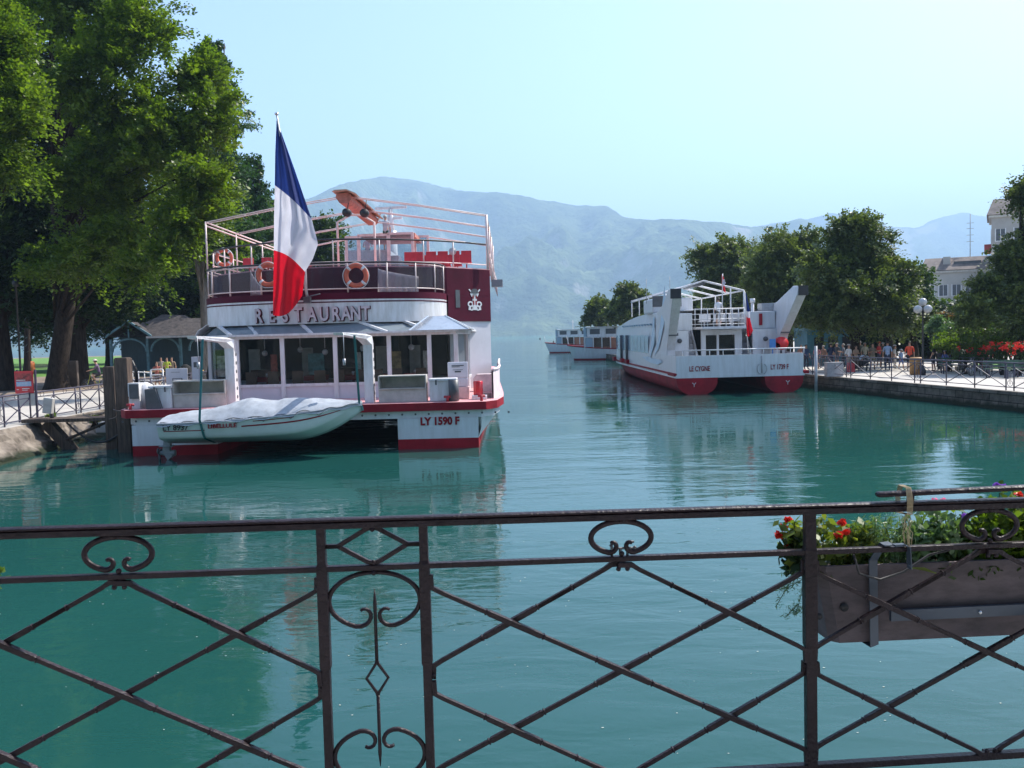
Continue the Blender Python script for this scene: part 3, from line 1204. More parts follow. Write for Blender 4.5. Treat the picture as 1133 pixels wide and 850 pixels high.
mb.tube([R3(sx_ - .17, zm - .02, -.01), R3(sx_ - .15, zm - .09, -.01), R3(sx_ - .07, zm - .115, -.01), R3(sx_ + .02, zm - .09, -.01), R3(sx_ + .12, zm - .03, -.01), R3(sx_ + .2, zm - .015, -.01)], .0045, 6)
mb.build('cable', BLACK, planter)


def pt(px, py, n):
    return P3(px, py, n)


def blossom(mb_c, c, r, k, spread=1.0):
    for _ in range(k):
        v = rng.normal(size=3)
        v /= np.linalg.norm(v)
        mb_c.append(np.array(c) + v * r * rng.uniform(0.3, 1) * np.array([1, 1, .7]) * spread)


def plant(name, label, cat, stems, leaf, leafm, L, nl, petal=None, petm=None, PL=.02, stemr=.002, wid=.55, petal_r=.03, petal_n=30, spread=.05, group=None, name2='leaves'):
    """stems: list of polylines in world space"""
    root = thing(name, label, cat, stems[0][0], group)
    sm = MB()
    pts = []
    nl = int(nl * (1.7 if spread > .015 else 1))
    for s_ in stems:
        sm.tube(s_, stemr, 5)
        P = [Vector(q) for q in s_]
        for _ in range(nl):
            t = random.uniform(0.15, 1) * (len(P) - 1)
            i = min(int(t), len(P) - 2)
            q = P[i].lerp(P[i + 1], t - i)
            pts.append((q.x + random.gauss(0, spread), q.y + random.gauss(0, spread * .6), q.z + random.gauss(0, spread * .6)))
    sm.build('stems', L_MID, root)
    v, q = leaves(np.array(pts), L, wid, up=.6)
    np_mesh(name2, v, q, leafm, parent=root)
    for c in (petal or []):
        pp = []
        blossom(pp, c, petal_r, petal_n)
        v, q = leaves(np.array(pp), PL, .8, up=.2)
        np_mesh('blossom', v, q, petm, parent=root)
    return root


def bush_stems(px0, px1, pyb, pyt, n, nn=(-.12, -.24), curve=.03):
    out = []
    for _ in range(n):
        xa = random.uniform(px0, px1)
        n_ = random.uniform(*nn)
        a = pt(xa, pyb, n_)
        b_ = pt(xa + random.uniform(-14, 14), random.uniform(pyt, pyt + (pyb - pyt) * .4), n_)
        mid = (a + b_) / 2 + Vector((random.uniform(-curve, curve), random.uniform(-curve, curve), 0))
        out.append([a, mid, b_])
    return out


plant('begonia', 'begonia with bronze-green leaves and hanging red flowers at the left end of the flower box', 'plant',
      bush_stems(884, 965, 632, 574, 26) + [[pt(905, 628, -.13), pt(890, 600, -.11), pt(876, 585, -.1), pt(868, 592, -.1)], [pt(905, 628, -.15), pt(888, 615, -.12), pt(878, 625, -.1)]],
      'l', L_YEL, .045, 22, [pt(868, 584, -.1), pt(862, 592, -.1), pt(871, 606, -.11), pt(931, 578, -.12), pt(928, 592, -.12), pt(936, 588, -.13), pt(872, 575, -.1)], P_RED, .022, petal_r=.014, petal_n=26, spread=.026, group='plants in the flower box')
plant('begonia', 'dark-leaved begonia drooping over the left corner of the flower box', 'plant', bush_stems(876, 898, 636, 588, 9, (-.09, -.16)), 'l', L_DARK, .05, 14, spread=.02, group='plants in the flower box')
plant('geranium', 'green geranium with a round pink flower head above the top rail', 'plant', bush_stems(1005, 1078, 625, 570, 28) + [[pt(1035, 620, -.15), pt(1037, 590, -.14), pt(1037, 562, -.13)]],
      'l', L_BLUE, .034, 26, [pt(1037, 556, -.13), pt(1028, 559, -.13), pt(1046, 557, -.13)], P_PINK, .02, petal_r=.022, petal_n=60, spread=.03, wid=.8, group='plants in the flower box')
plant('verbena', 'bushy green plant with purple flower heads at the right edge of the photo', 'plant', bush_stems(1066, 1150, 625, 556, 36) + [[pt(1105, 620, -.15), pt(1105, 590, -.14), pt(1106, 545, -.13)]],
      'l', L_BRIGHT, .036, 26, [pt(1103, 537, -.13), pt(1111, 538, -.13), pt(1068, 571, -.13), pt(1150, 560, -.13)], P_PURPLE, .013, petal_r=.014, petal_n=40, spread=.03, wid=.7, group='plants in the flower box')
plant('coleus', 'bronze and red leaved plant rising above the top rail at the far right', 'plant', bush_stems(1112, 1150, 600, 535, 8), 'l', L_YEL, .045, 10,
      [pt(1127, 547, -.12), pt(1133, 552, -.12)], P_RED, .02, petal_r=.014, petal_n=16, spread=.02, group='plants in the flower box')
plant('feathery_plant', 'feathery pale green foliage trailing below the left end of the flower box', 'plant',
      [[pt(900, 622, -.1), pt(884, 632, -.09), pt(872, 648, -.09), pt(858, 672, -.09)], [pt(896, 625, -.1), pt(888, 650, -.09), pt(884, 668, -.09), pt(868, 684, -.09)],
       [pt(890, 640, -.09), pt(872, 650, -.09), pt(862, 652, -.09)], [pt(884, 668, -.09), pt(880, 680, -.09)], [pt(892, 630, -.1), pt(880, 636, -.09), pt(868, 634, -.09)]],
      'l', L_BLUE, .022, 95, spread=.011, wid=.14, stemr=.0014, group='plants in the flower box')
plant('feathery_plant', 'feathery light green foliage between the string and the begonia', 'plant', bush_stems(950, 1015, 628, 570, 24), 'l', L_BLUE, .03, 60, spread=.018, wid=.14, stemr=.0014, group='plants in the flower box')
plant('ivy', 'low dark trailing leaves along the front rim of the flower box', 'plant', bush_stems(900, 1140, 640, 618, 24, (-.1, -.14)), 'l', L_MID, .03, 12, spread=.02, group='plants in the flower box')
for (xa, ya, xb, yb), lab in (((1005, 628, 1040, 636), 'longer pale yellow-green blade lying on the rim of the flower box'), ((985, 600, 978, 582), 'short pale blade sticking up left of the string over the flower box')):
    mb = MB()
    a, b_ = pt(xa, ya, -.05), pt(xb, yb, -.05)
    mb.tube([a, (a + b_) / 2 + Vector((0, 0, .008)), b_], [.002, .006, .001], 4, rx=[.001, .001, .001], smooth=False)
    mb.build('grass_blade', L_YEL, origin=a, label=lab, cat='grass blade', group='loose blades on the flower box')
plant('leafy_sprig', 'small green sprig poking in at the left edge of the photo', 'plant', [[pt(-40, 660, -.1), pt(-15, 648, -.1), pt(6, 642, -.1)], [pt(-30, 655, -.1), pt(-8, 640, -.1), pt(2, 630, -.1)], [pt(-30, 655, -.1), pt(0, 652, -.1)]],
      'l', L_BRIGHT, .03, 14, spread=.012, wid=.8)

# pollen and dust flecks drifting on the still water by the bridge
fx = []
for _ in range(300):
    y = rng.uniform(4.5, 17)
    fx.append((rng.uniform(-.62, .62) * y, y))
fx = np.array(fx)
sz = rng.uniform(.004, .011, len(fx))
ang = rng.uniform(0, pi, len(fx))
V = []
for (x, y), s_, a in zip(fx, sz, ang):
    for k in range(4):
        t = a + k * pi / 2
        V.append((x + s_ * cos(t) * (1.5 if k % 2 else 1), y + s_ * sin(t), .005))
np_mesh('floating_flecks', np.array(V), np.arange(len(V)).reshape(-1, 4), M('pale_fleck', (.4, .42, .36), .8), kind='stuff')
# ------------------------------------------------------------------ restaurant catamaran
BX = -6.65
boat = thing('restaurant_boat', 'large white and burgundy restaurant catamaran moored stern-on with a flag and glazed dining room', 'boat', (BX, 45, 0))


def tint_levels(name, xa, xb, ya, yb, taper):
    mb = MB()
    for (z0, z1, mt) in ((-.7, .33, 1), (.33, 1.0, 0)):
        n = 8
        for k in range(n):
            y0, y1 = ya + (yb - ya) * k / n, ya + (yb - ya) * (k + 1) / n
            def hw(y, z):
                t = max(0, (y - ya) / (yb - ya) - .6) / .4
                q = 1 - t ** 2 * .95
                return (xa + xb) / 2 - (xb - xa) / 2 * q, (xa + xb) / 2 + (xb - xa) / 2 * q
            a0, b0 = hw(y0, z0)
            a1, b1 = hw(y1, z0)
            mb.add([(a0, y0, z0), (b0, y0, z0), (b1, y1, z0), (a1, y1, z0), (a0, y0, z1), (b0, y0, z1), (b1, y1, z1), (a1, y1, z1)],
                   [(0, 3, 2, 1), (1, 2, 6, 5), (3, 0, 4, 7)] + ([(0, 1, 5, 4)] if k == 0 else []), mt)
    return mb


tint_levels('hull', -12.3, -9.55, 28.5, 76, 1).build('hull', [WHITE2, RED], boat)
hr = tint_levels('hull', -3.72, -1.12, 28.5, 76, 1)
# flared outer side of the right hull up to the overhanging deck
hr.add([(-1.12, 28.52, .34), (-.92, 28.52, 1.0), (-.5, 31, 1.0), (-1.1, 31.5, .34)], [(0, 1, 2, 3)], 0)
hr.build('hull', [WHITE2, RED], boat)
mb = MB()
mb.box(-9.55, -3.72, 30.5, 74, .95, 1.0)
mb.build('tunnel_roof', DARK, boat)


def deck_outline(o, yend=74):
    R = [(-.85 + o, 28.4 - o), (-.5 + o, 28.9 - o * .4), (-.3 + o, 30.6), (-.33 + o, 33), (-.48 + o, 38), (-1.1 + o, 60), (-3.4, 70), (-6.65, 73)]
    L = [(-13.3 - o - (x + 0), y) for x, y in R]
    return R + L[::-1][1:]


mb = MB()
mb.prism(deck_outline(-.14), 'z', 1.0, 1.24)
for k in range(int((12.3 + .8) / .43)):
    x = -12.6 + k * .43
    mb.tube([(x, 28.56, 1.13), (x, 28.525, 1.13)], .035, 8, mat=1, smooth=False)
mb.build('rubbing_strake', [WHITE2, DARKGREY], boat)
mb = MB()
mb.prism(deck_outline(0), 'z', 1.24, 1.5, 0, cap=1)
mb.build('deck', [REDB, DECK], boat, bevel=.02)
text('registration', 'LY 1590 F', .34, REDB, boat, (at(465, 470.5, 28.45).x, 28.487, at(465, 470.5, 28.45).z), (1, 0, 0), (0, 0, 1), .01, bold=.016, sx=.9)

# main body walls
T = [(-12.45, 68), (-12.45, 37.2), (-11.6, 35.9), (-10.1, 34.6), (-8.3, 33.7), (-6.6, 33.4), (-4.9, 33.7), (-3.2, 34.4), (-2.45, 34.9), (-.8, 36.7), (-1.7, 68)]
mb = MB()
mb.prism([(-12.3, 68), (-12.3, 36.6), (-2.4, 36.6), (-2.4, 35.02), (-.83, 36.76), (-1.73, 68)], 'z', 1.504, 4.2)
mb.build('main_wall', WALLW, boat)
mb = MB()
mb.prism(T, 'z', 5.22, 6.3)
mb.prism([(-12.4, 68), (-12.4, 37), (-2.44, 37), (-2.44, 34.915), (-.8, 36.702), (-1.7, 67.9)], 'z', 4.2, 5.218)
mb.build('upper_wall', BURG, boat, bevel=.02)
mb = MB()
mb.prism(T, 'z', 6.3, 6.34)
mb.build('top_deck', DECK, boat)

# curved balcony band
B = [(-12.0, 37.2), (-11.75, 34.6), (-11.2, 33.4), (-10.3, 32.7), (-9.0, 32.2), (-7.3, 31.95), (-5.8, 31.95), (-4.4, 32.2), (-3.4, 32.7), (-2.75, 33.5), (-2.5, 34.6), (-2.46, 36.5)]


def off_path(P, d):
    out = []
    for i, p in enumerate(P):
        a, b_ = P[max(i - 1, 0)], P[min(i + 1, len(P) - 1)]
        t = Vector((b_[0] - a[0], b_[1] - a[1])).normalized()
        nrm = Vector((t.y, -t.x))
        out.append((p[0] + nrm.x * d, p[1] + nrm.y * d))
    return out


def smooth_path(P, k=3):
    out = []
    n = len(P)
    for i in range(n - 1):
        p0, p1, p2, p3 = P[max(i - 1, 0)], P[i], P[i + 1], P[min(i + 2, n - 1)]
        for j in range(k):
            t = j / k
            out.append(tuple(0.5 * (2 * p1[c] + (p2[c] - p0[c]) * t + (2 * p0[c] - 5 * p1[c] + 4 * p2[c] - p3[c]) * t * t + (3 * p1[c] - p0[c] - 3 * p2[c] + p3[c]) * t ** 3) for c in (0, 1)))
    out.append(P[-1])
    return out


Bs = smooth_path(B, 3)
# orientation: travelling left->right along the stern, outward normal is -Y side
mb = MB()


def band(mb, z0, z1, o, mat):
    P = off_path(Bs, o)
    mb.strip(P, z0, z1, mat)


band(mb, 4.2, 4.93, 0, 0)
band(mb, 4.93, 4.975, .012, 1)
band(mb, 4.975, 5.04, .0, 0)
band(mb, 5.04, 5.28, .01, 1)
P1 = off_path(Bs, .012)
mb.add([(p[0], p[1], 5.28) for p in P1] + [(p[0], p[1], 5.28) for p in off_path(Bs, -.12)], [(i, i + 1, len(P1) + i + 1, len(P1) + i) for i in range(len(P1) - 1)], 1)
mb.add([(p[0], p[1], 4.2) for p in Bs], [tuple(range(len(Bs)))], 0)
mb.add([(p[0], p[1], 5.21) for p in Bs], [tuple(range(len(Bs)))], 1)
mb.build('balcony_band', [WHITE, BURG], boat)

# letters along the band
L_FACE = M('brushed_letter_face', (0.52, 0.44, 0.47), 0.4, var=.12)
L_SIDE = M('letter_side_red', (0.3, 0.06, 0.08), 0.5)
word = 'RESTAURANT'
xs = [286, 301, 315.5, 330, 345, 358.5, 371.5, 383, 393.5, 404.5]
for ch, px in zip(word, xs):
    q = at(px, 352.8 - (px - 286) * .012, 32.0)
    # y on the band at that x
    yb = np.interp(q.x, [p[0] for p in Bs], [p[1] for p in Bs])
    q2 = at(px, 353.6 - (px - 286) * .012, yb - .09)
    text('letter_edge', ch, .69, BURG, boat, (q2.x + .02, yb - .005, 4.285), (1, -(yb - np.interp(q.x - .3, [p[0] for p in Bs], [p[1] for p in Bs])) * -1.5, 0), (0, 0, 1), .04, 'CENTER', bold=.035, sx=.72)
    text('letter', ch, .69, L_FACE, boat, (q2.x, yb - .03, 4.3), (1, -(yb - np.interp(q.x - .3, [p[0] for p in Bs], [p[1] for p in Bs])) * -1.5, 0), (0, 0, 1), .07, 'CENTER', L_SIDE, bold=.018, sx=.72)

# balcony railing
mb = MB()
Pr = off_path(Bs, -.06)
mb.tube([(p[0], p[1], 6.36) for p in Pr], .035, 8)
mb.build('hand_rail', BLACK, boat)
mb = MB()
for z in (5.42,):
    mb.tube([(p[0], p[1], z) for p in Pr], .022, 6)
mb.tube([(p[0], p[1], 6.29) for p in Pr], .02, 6)
mb.build('lower_rail', FRAMEW, boat)
for i in range(0, len(Pr), 3):
    mb = MB()
    p = Pr[i]
    mb.tube([(p[0], p[1], 5.2), (p[0], p[1], 6.36)], .03, 6)
    mb.build('railing_post', FRAMEW, boat)
for i in range(0, len(Pr) - 3, 3):
    mb = MB()
    seg = off_path(Pr, -.03)[i:i + 4]
    mb.strip(seg, 5.46, 6.27)
    mb.build('railing_pane', GLASSB, boat)
BANNER = M('white_banner_cloth', (0.72, 0.66, 0.67), 0.7, var=.06, trans=.3)


def banner(px0, px1, y0l, y0r, y1, Y):
    rows = []
    for j in range(7):
        row = []
        for i in range(25):
            u, v = i / 24, j / 6
            top = y0l + (y0r - y0l) * u ** .7
            q = at(px0 + (px1 - px0) * u, top + (y1 - top) * v, Y)
            row.append((q.x, Y + .04 * sin(u * 40) * (.3 + v), q.z))
        rows.append(row)
    m_ = MB()
    m_.grid(rows)
    o = m_.build('banner', BANNER, boat)
    sd = o.modifiers.new('s', 'SOLIDIFY')
    sd.thickness = .008


banner(418, 463, 297, 306, 326, 33.1)
banner(277, 290, 298, 318, 328, 33.2)

# top deck rail (black) and posts
TP = smooth_path([(-12.35, 40), (-12.35, 37.3), (-11.4, 35.8), (-10.0, 34.7), (-8.3, 33.85), (-6.6, 33.55), (-4.9, 33.85), (-3.3, 34.6), (-2.2, 35.4), (-.9, 36.85)], 2)
mb = MB()
mb.tube([(p[0], p[1], 7.36) for p in TP], .036, 8)
mb.build('hand_rail', BLACK, boat)
mb = MB()
mb.tube([(p[0], p[1], 6.52) for p in TP], .02, 6)
mb.build('lower_rail', FRAMEW, boat)
for i in list(range(0, len(TP), 2)):
    mb = MB()
    mb.tube([(TP[i][0], TP[i][1], 6.3), (TP[i][0], TP[i][1], 7.36)], .028, 6)
    mb.build('railing_post', FRAMEW, boat)
# side rails running forward
for x in (-12.35, -.85):
    mb = MB()
    for z in (7.3, 6.8):
        mb.tube([(x, 37.2, z), (x, 62, z)], .025, 6)
    for y in range(40, 62, 3):
        mb.tube([(x, y, 6.3), (x, y, 7.3)], .025, 6)
    mb.build('side_rail', FRAMEW, boat)

# canopy frame
for Y in (36.4, 40.4, 44.6, 49.0):
    mb = MB()
    for dy in (0, .35):
        zf, zp = 8.5, 9.42
        mb.tube([(-12.3, Y + dy, zf), (-9.5, Y + dy, zf + .5), (-6.6, Y + dy, zp), (-3.7, Y + dy, zf + .5), (-.85, Y + dy, zf)], .023, 6)
    mb.build('canopy_rib', FRAMEW, boat)
    for x in (-12.3, -.87):
        mb = MB()
        mb.tube([(x, Y, 6.3), (x, Y, 8.52)], .05 if x > -5 else .035, 8)
        mb.build('canopy_post', FRAMEW, boat)
mb = MB()
for x in (-12.3, -.87):
    mb = MB()
    for dz_ in (0, -.14):
        mb.tube([(x, 36.4, 8.5 + dz_), (x, 49.4, 8.5 + dz_)], .035, 6)
    mb.build('canopy_side_beam', FRAMEW, boat)
# folded awning along the centre line
mb = MB()
prof = [(-6.9, 9.32), (-6.85, 9.44), (-6.4, 9.5), (-6.28, 9.4), (-6.28, 9.2), (-6.4, 9.08), (-6.75, 9.08)]
mb.prism(prof, 'y', 36, 43.3, 0)
mb.build('folded_awning', SALMON, boat, bevel=.03)
mb = MB()
mb.prism([(-6.98, 9.5), (-6.88, 9.56), (-6.4, 9.58), (-6.05, 9.42), (-6.08, 9.38), (-6.4, 9.53), (-6.88, 9.51)], 'y', 35.7, 43.6)
mb.build('awning_board', TAN, boat)
for (px, py) in ((383.5, 235.5), (403, 236)):
    q = at(px, py, 36)
    mb = MB()
    mb.tube([(q.x, q.y - .1, q.z), (q.x, q.y + .25, q.z + .02)], .17, 12)
    mb.tube([(q.x, q.y + .05, q.z), (q.x + .1, q.y + .1, q.z + .55)], .02, 6)
    mb.build('floodlight', BLACK, boat)
# inner arch frame with raised crossbar
mb = MB()
a, c_ = at(373, 298, 37), at(373, 246, 37)
b_, d_ = at(388, 238, 37), at(414, 298, 37)
e_ = at(414, 246, 37)
mb.tube([(c_.x, 37, 6.3), c_, b_, at(400, 238, 37), e_, (e_.x, 37, 6.3)], .05, 6)
mb.build('awning_arch', FRAMEW, boat)

# helm cabin with windscreens
for (pa, pb, yt, yb, Y) in ((383, 397, 264, 286, 41), (397, 430, 262, 286, 41), (430, 457, 260, 286, 41), (459, 474, 263, 285, 43.5)):
    a, b_ = at(pa, yt, Y), at(pb, yb, Y)
    mb = MB()
    mb.box(a.x + .05, b_.x - .05, Y - .008, Y + .008, 6.7, a.z)
    mb.build('windscreen_pane', SCREEN, boat)
    mb = MB()
    w_ = .06
    mb.box(a.x - w_, a.x + w_, Y - .05, Y + .05, 6.34, a.z)
    mb.box(b_.x - w_, b_.x + w_, Y - .052, Y + .052, 6.34, a.z)
    mb.box(a.x - w_, b_.x + w_, Y - .054, Y + .054, a.z, a.z + .1)
    mb.build('windscreen_frame', FRAMEW, boat)
a, b_ = at(400, 262, 41.3), at(459, 262, 41.3)
mb = MB()
mb.box(a.x, b_.x, 41.3, 44.5, a.z - .05, a.z + .12)
mb.build('helm_roof', SALMON, boat)
mb = MB()
mb.box(a.x + .2, b_.x - .9, 42.2, 43.6, 6.34, 7.5)
mb.build('helm_console', WHITE, boat)
HP = b_.z + .07
mb = MB()
mb.box(-8.2, -6.0, 44.6, 47.5, 6.34, HP - .3)
mb.build('bridge_platform', WHITE, boat)
# radar mast
mb = MB()
m0 = at(433, 262, 48)
mb.tube([(m0.x, 48, 6.3), (m0.x, 48, m0.z + .3)], [.35, .3], 8)
mb.tube([(m0.x, 48, m0.z), (m0.x, 48, at(430, 231, 48).z)], [.22, .1], 8)
mb.build('radar_mast', WHITE, boat)
mb = MB()
for (p, q) in (((415, 231), (450, 229)), ((428, 242), (445, 241))):
    a, b_ = at(*p, 48), at(*q, 48)
    mb.tube([a, b_], .06, 4, smooth=False)
mb.build('radar_bar', WHITE, boat)

# red seats on the top deck
seatc = []
for k, px in enumerate((447, 458, 471, 484, 497, 510, 516)):
    if k == 6:
        continue
    q = at(px + 6, 290, 38.5)
    seatc.append(q.x)
for row, Y in enumerate((38.5, 40.2)):
    for x in (seatc if row == 0 else seatc[:5]):
        mb = MB()
        mb.prism([(Y, 6.78), (Y + .06, 7.3), (Y + .1, 7.3), (Y + .08, 6.82), (Y + .5, 6.84), (Y + .5, 6.78)], 'x', x - .22, x + .22)
        mb.box(x - .03, x + .03, Y + .2, Y + .26, 6.34, 6.78)
        mb.build('seat', REDS, boat, bevel=.02)
for x in (-11.2, -10.4, -9.6, -8.8):
    mb = MB()
    Y = 38.3
    mb.prism([(Y, 6.78), (Y + .06, 7.2), (Y + .1, 7.2), (Y + .08, 6.82), (Y + .5, 6.84), (Y + .5, 6.78)], 'x', x - .22, x + .22)
    mb.box(x - .03, x + .03, Y + .2, Y + .26, 6.34, 6.78)
    mb.build('seat', REDS, boat, bevel=.02)
q = at(501, 280, 37.5)
mb = MB()
mb.tube([(q.x, 37.5, 6.34), (q.x, 37.5, q.z - .1), (q.x - .1, 37.5, q.z)], .025, 6)
mb.tube([(q.x, 37.35, q.z + .05), (q.x + .02, 37.6, q.z + .05)], [.16, .12], 12)
mb.build('searchlight', GREY, boat)
q = at(548, 314, 40)
mb = MB()
mb.box(-.8, -.3, 39.5, 40.2, q.z - .15, q.z + .15)
mb.build('side_lamp_box', GREY, boat)

# emblem on the burgundy wall
A_, Bn = Vector((-2.45, 34.9, 0)), Vector((-.8, 36.7, 0))
wt = (Bn - A_).normalized()
wn_ = Vector((wt.y, -wt.x, 0))
if wn_.y > 0:
    wn_ = -wn_
ec = None
for k in range(200):
    p = A_ + wt * (k / 200 * 2.44)
    q = at(523, 333, p.y)
    if at(525, 333, p.y).x <= p.x:
        ec = Vector((p.x, p.y, q.z))
        break
E_S = .0415


def epoly(pts, o=.015):
    return [ec + wt * ((x - 0) * E_S * 1.35) + Vector((0, 0, 1)) * (z * E_S) + wn_ * o for x, z in pts]


em = MB()


def eadd(pts, mat, o):
    P = epoly(pts, o)
    Q = epoly(pts, .0)
    n = len(P)
    em.add(P + Q, [tuple(range(n))] + [(i, (i + 1) % n, n + (i + 1) % n, n + i) for i in range(n)], mat)


def ering(cx, cz, r, w_, o):
    for k in range(10):
        a, b_ = 2 * pi * k / 10, 2 * pi * (k + 1) / 10
        eadd([(cx + r * cos(a), cz + r * sin(a)), (cx + r * cos(b_), cz + r * sin(b_)), (cx + (r - w_) * cos(b_), cz + (r - w_) * sin(b_)), (cx + (r - w_) * cos(a), cz + (r - w_) * sin(a))], 0, o)


eadd([(-3, 4), (3, 4), (4.5, 7), (2.4, 7.8), (2, -5), (3, -9), (-3, -9), (-2, -5), (-2.4, 7.8), (-4.5, 7)], 0, .010)
eadd([(-2.7, -1), (2.7, -1), (2.9, -6), (-2.9, -6)], 0, .012)
for sx_2 in (-1, 1):
    eadd([(sx_2 * 2.4, 6), (sx_2 * 4.0, 8.5), (sx_2 * 6.0, 10.8), (sx_2 * 5.0, 11.4), (sx_2 * 1.5, 7)], 0, .012)
    eadd([(sx_2 * 1, 5.2), (sx_2 * 2.2, 5.2), (sx_2 * 2.2, 2), (sx_2 * 1, 2)], 1, .018)
    eadd([(sx_2 * .6, 0), (sx_2 * 2.0, 0), (sx_2 * 2.0, -4), (sx_2 * .6, -4)], 1, .018)
    ering(sx_2 * 4.4, -3.3, 2.9, 1.3, .016)
    ering(sx_2 * 3.2, -7.0, 2.6, 1.2, .014)
    eadd([(sx_2 * 4, -6), (sx_2 * 6.2, -6), (sx_2 * 6.4, -9), (sx_2 * 4, -9)], 0, .013)
eadd([(-3.3, 7.2), (3.3, 7.2), (3.6, 9.5), (1.8, 11.6), (-1.8, 11.6), (-3.6, 9.5)], 2, .02)
em.build('emblem', [WHITE, REDB, DARKGREY], boat)
eadd_o = MB()
v0 = ec - wt * .95
eadd_o.add([v0 + wt * a + Vector((0, 0, b_)) + wn_ * .012 for a, b_ in ((-.12, -.28), (.12, -.28), (.12, .42), (-.12, .42))], [(0, 1, 2, 3)])
eadd_o.build('vent_grille', DARKGREY, boat)

def far_light_mat(c):
    return M('printed_panel', c, .6, var=.3, scale=6)


# glazed dining room at the stern
YG = 31.6
cols = [at(p, 400, YG).x for p in (263, 313, 371.5, 431, 475.5, 505)]
zs, ze = 2.02, 3.72
XL2, YL2 = at(233, 400, 34.2).x, 34.2
XR2, YR2 = at(516.5, 400, 33.2).x, 33.2
outl = [(XL2, 36.6), (XL2, YL2), (cols[0], YG), (cols[5], YG), (XR2, YR2), (XR2, 36.5)]
mb = MB()
for i in range(len(outl) - 1):
    a, b_ = outl[i], outl[i + 1]
    mb.add([(a[0], a[1], 1.5), (b_[0], b_[1], 1.5), (b_[0], b_[1], zs), (a[0], a[1], zs)], [(0, 1, 2, 3)])
mb.add([(p[0], p[1], zs) for p in outl], [tuple(range(len(outl)))], 0)
mb.build('parapet', WALLW, boat)
seg = [(outl[0], outl[1]), (outl[1], outl[2])] + [((cols[i], YG), (cols[i + 1], YG)) for i in range(5)] + [(outl[3], outl[4]), (outl[4], outl[5])]
for a, b_ in seg:
    A2, B2 = Vector((a[0], a[1], 0)), Vector((b_[0], b_[1], 0))
    mb = MB()
    mb.add([(a[0], a[1], zs), (b_[0], b_[1], zs), (b_[0], b_[1], ze), (a[0], a[1], ze)], [(0, 1, 2, 3)])
    wpane = mb.build('window_pane', GLASS, boat)
mb = MB()
for p in outl[1:5] + [(c, YG) for c in cols[1:5]]:
    mb.box(p[0] - .075, p[0] + .075, p[1] - .06, p[1] + .06, 1.5, ze)
mb.tube([(p[0], p[1], ze + .04) for p in outl], .07, 4, smooth=False)
mb.tube([(p[0], p[1], zs) for p in outl], .05, 4, smooth=False)
mb.build('window_frame', WHITE, boat)
# sloping glass roof
up = [(XL2 + .3, 36.4), (-11.55, 35.0), (-11.0, 33.4), (-8.5, 32.3), (-5.5, 32.1), (-3.1, 33.0), (-2.55, 34.5), (-2.5, 36.4)]
lo = [(XL2 - .2, 36.4), (XL2 - .2, YL2 - .1), (cols[0] - .15, YG - .2), (cols[1], YG - .22), (cols[3], YG - .22), (cols[5] + .1, YG - .2), (XR2 + .2, YR2 - .1), (XR2 + .2, 36.4)]
mb = MB()
for i in range(7):
    mb.add([(lo[i][0], lo[i][1], ze + .09), (lo[i + 1][0], lo[i + 1][1], ze + .09), (up[i + 1][0], up[i + 1][1], 4.22), (up[i][0], up[i][1], 4.22)], [(0, 1, 2, 3)])
mb.build('glass_roof', GLASSR, boat)
mb = MB()


def lerp2(P, t):
    n = len(P) - 1
    i = min(int(t * n), n - 1)
    f_ = t * n - i
    return (P[i][0] + (P[i + 1][0] - P[i][0]) * f_, P[i][1] + (P[i + 1][1] - P[i][1]) * f_)


for t in (1 / 7, 2 / 7, .36, .47, .57, .66, 5 / 7, 6 / 7):
    a, b_ = lerp2(lo, t), lerp2(up, t)
    mb.tube([(a[0], a[1], ze + .12), (b_[0], b_[1], 4.25)], .04, 4, rx=.06, smooth=False)
mb.tube([(p[0], p[1], ze + .1) for p in lo], .035, 4, rx=.07, smooth=False)
mb.tube([(p[0], p[1], 4.23) for p in up], .035, 4, smooth=False)
mb.build('roof_rib', WHITE, boat)
# small hipped metal canopy catching the sun at the right
mb = MB()
a, b_ = at(452, 370, 31.2), at(519, 370, 31.2)
pk = at(484, 352.5, 31.9)
z0 = ze + .13
base_ = [(a.x, 31.25), (b_.x, 31.25), (b_.x + .1, 33.0), (a.x, 33.0)]
rid = [(pk.x - .35, 32.1, z0 + .52), (pk.x + .25, 32.1, z0 + .52)]
V4 = [(p[0], p[1], z0) for p in base_]
mb.add(V4 + rid, [(0, 1, 5, 4), (1, 2, 5), (2, 3, 4, 5), (3, 0, 4), (3, 2, 1, 0)])
for p, q in ((V4[0], rid[0]), (V4[1], rid[1]), (V4[2], rid[1]), (V4[3], rid[0])):
    mb.tube([p, q], .03, 4, smooth=False)
mb.build('metal_canopy', M('pale_metal_sheet', (.7, .7, .68), .12, metal=.8, var=.05), boat, bevel=.06)
# dining room interior
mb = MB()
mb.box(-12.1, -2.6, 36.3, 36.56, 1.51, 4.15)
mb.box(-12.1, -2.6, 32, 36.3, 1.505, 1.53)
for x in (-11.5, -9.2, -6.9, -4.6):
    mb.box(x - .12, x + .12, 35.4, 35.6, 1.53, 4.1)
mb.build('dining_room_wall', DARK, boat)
CLOTH = M('red_tablecloth', (.3, .02, .03), .7)
for i, x in enumerate((-9.1, -7.4, -5.9, -4.6, -3.6)):
    Yt = 33.0 + .5 * (i % 2)
    t_ = MB()
    t_.box(x - .4, x + .4, Yt - .4, Yt + .4, 2.1, 2.27)
    t_.tube([(x, Yt, 1.53), (x, Yt, 2.1)], .05, 8)
    t_.tube([(x, Yt, 2.27), (x, Yt, 2.4)], [.04, .06], 8, mat=1)
    t_.build('dining_table', [CLOTH, WHITE], boat)

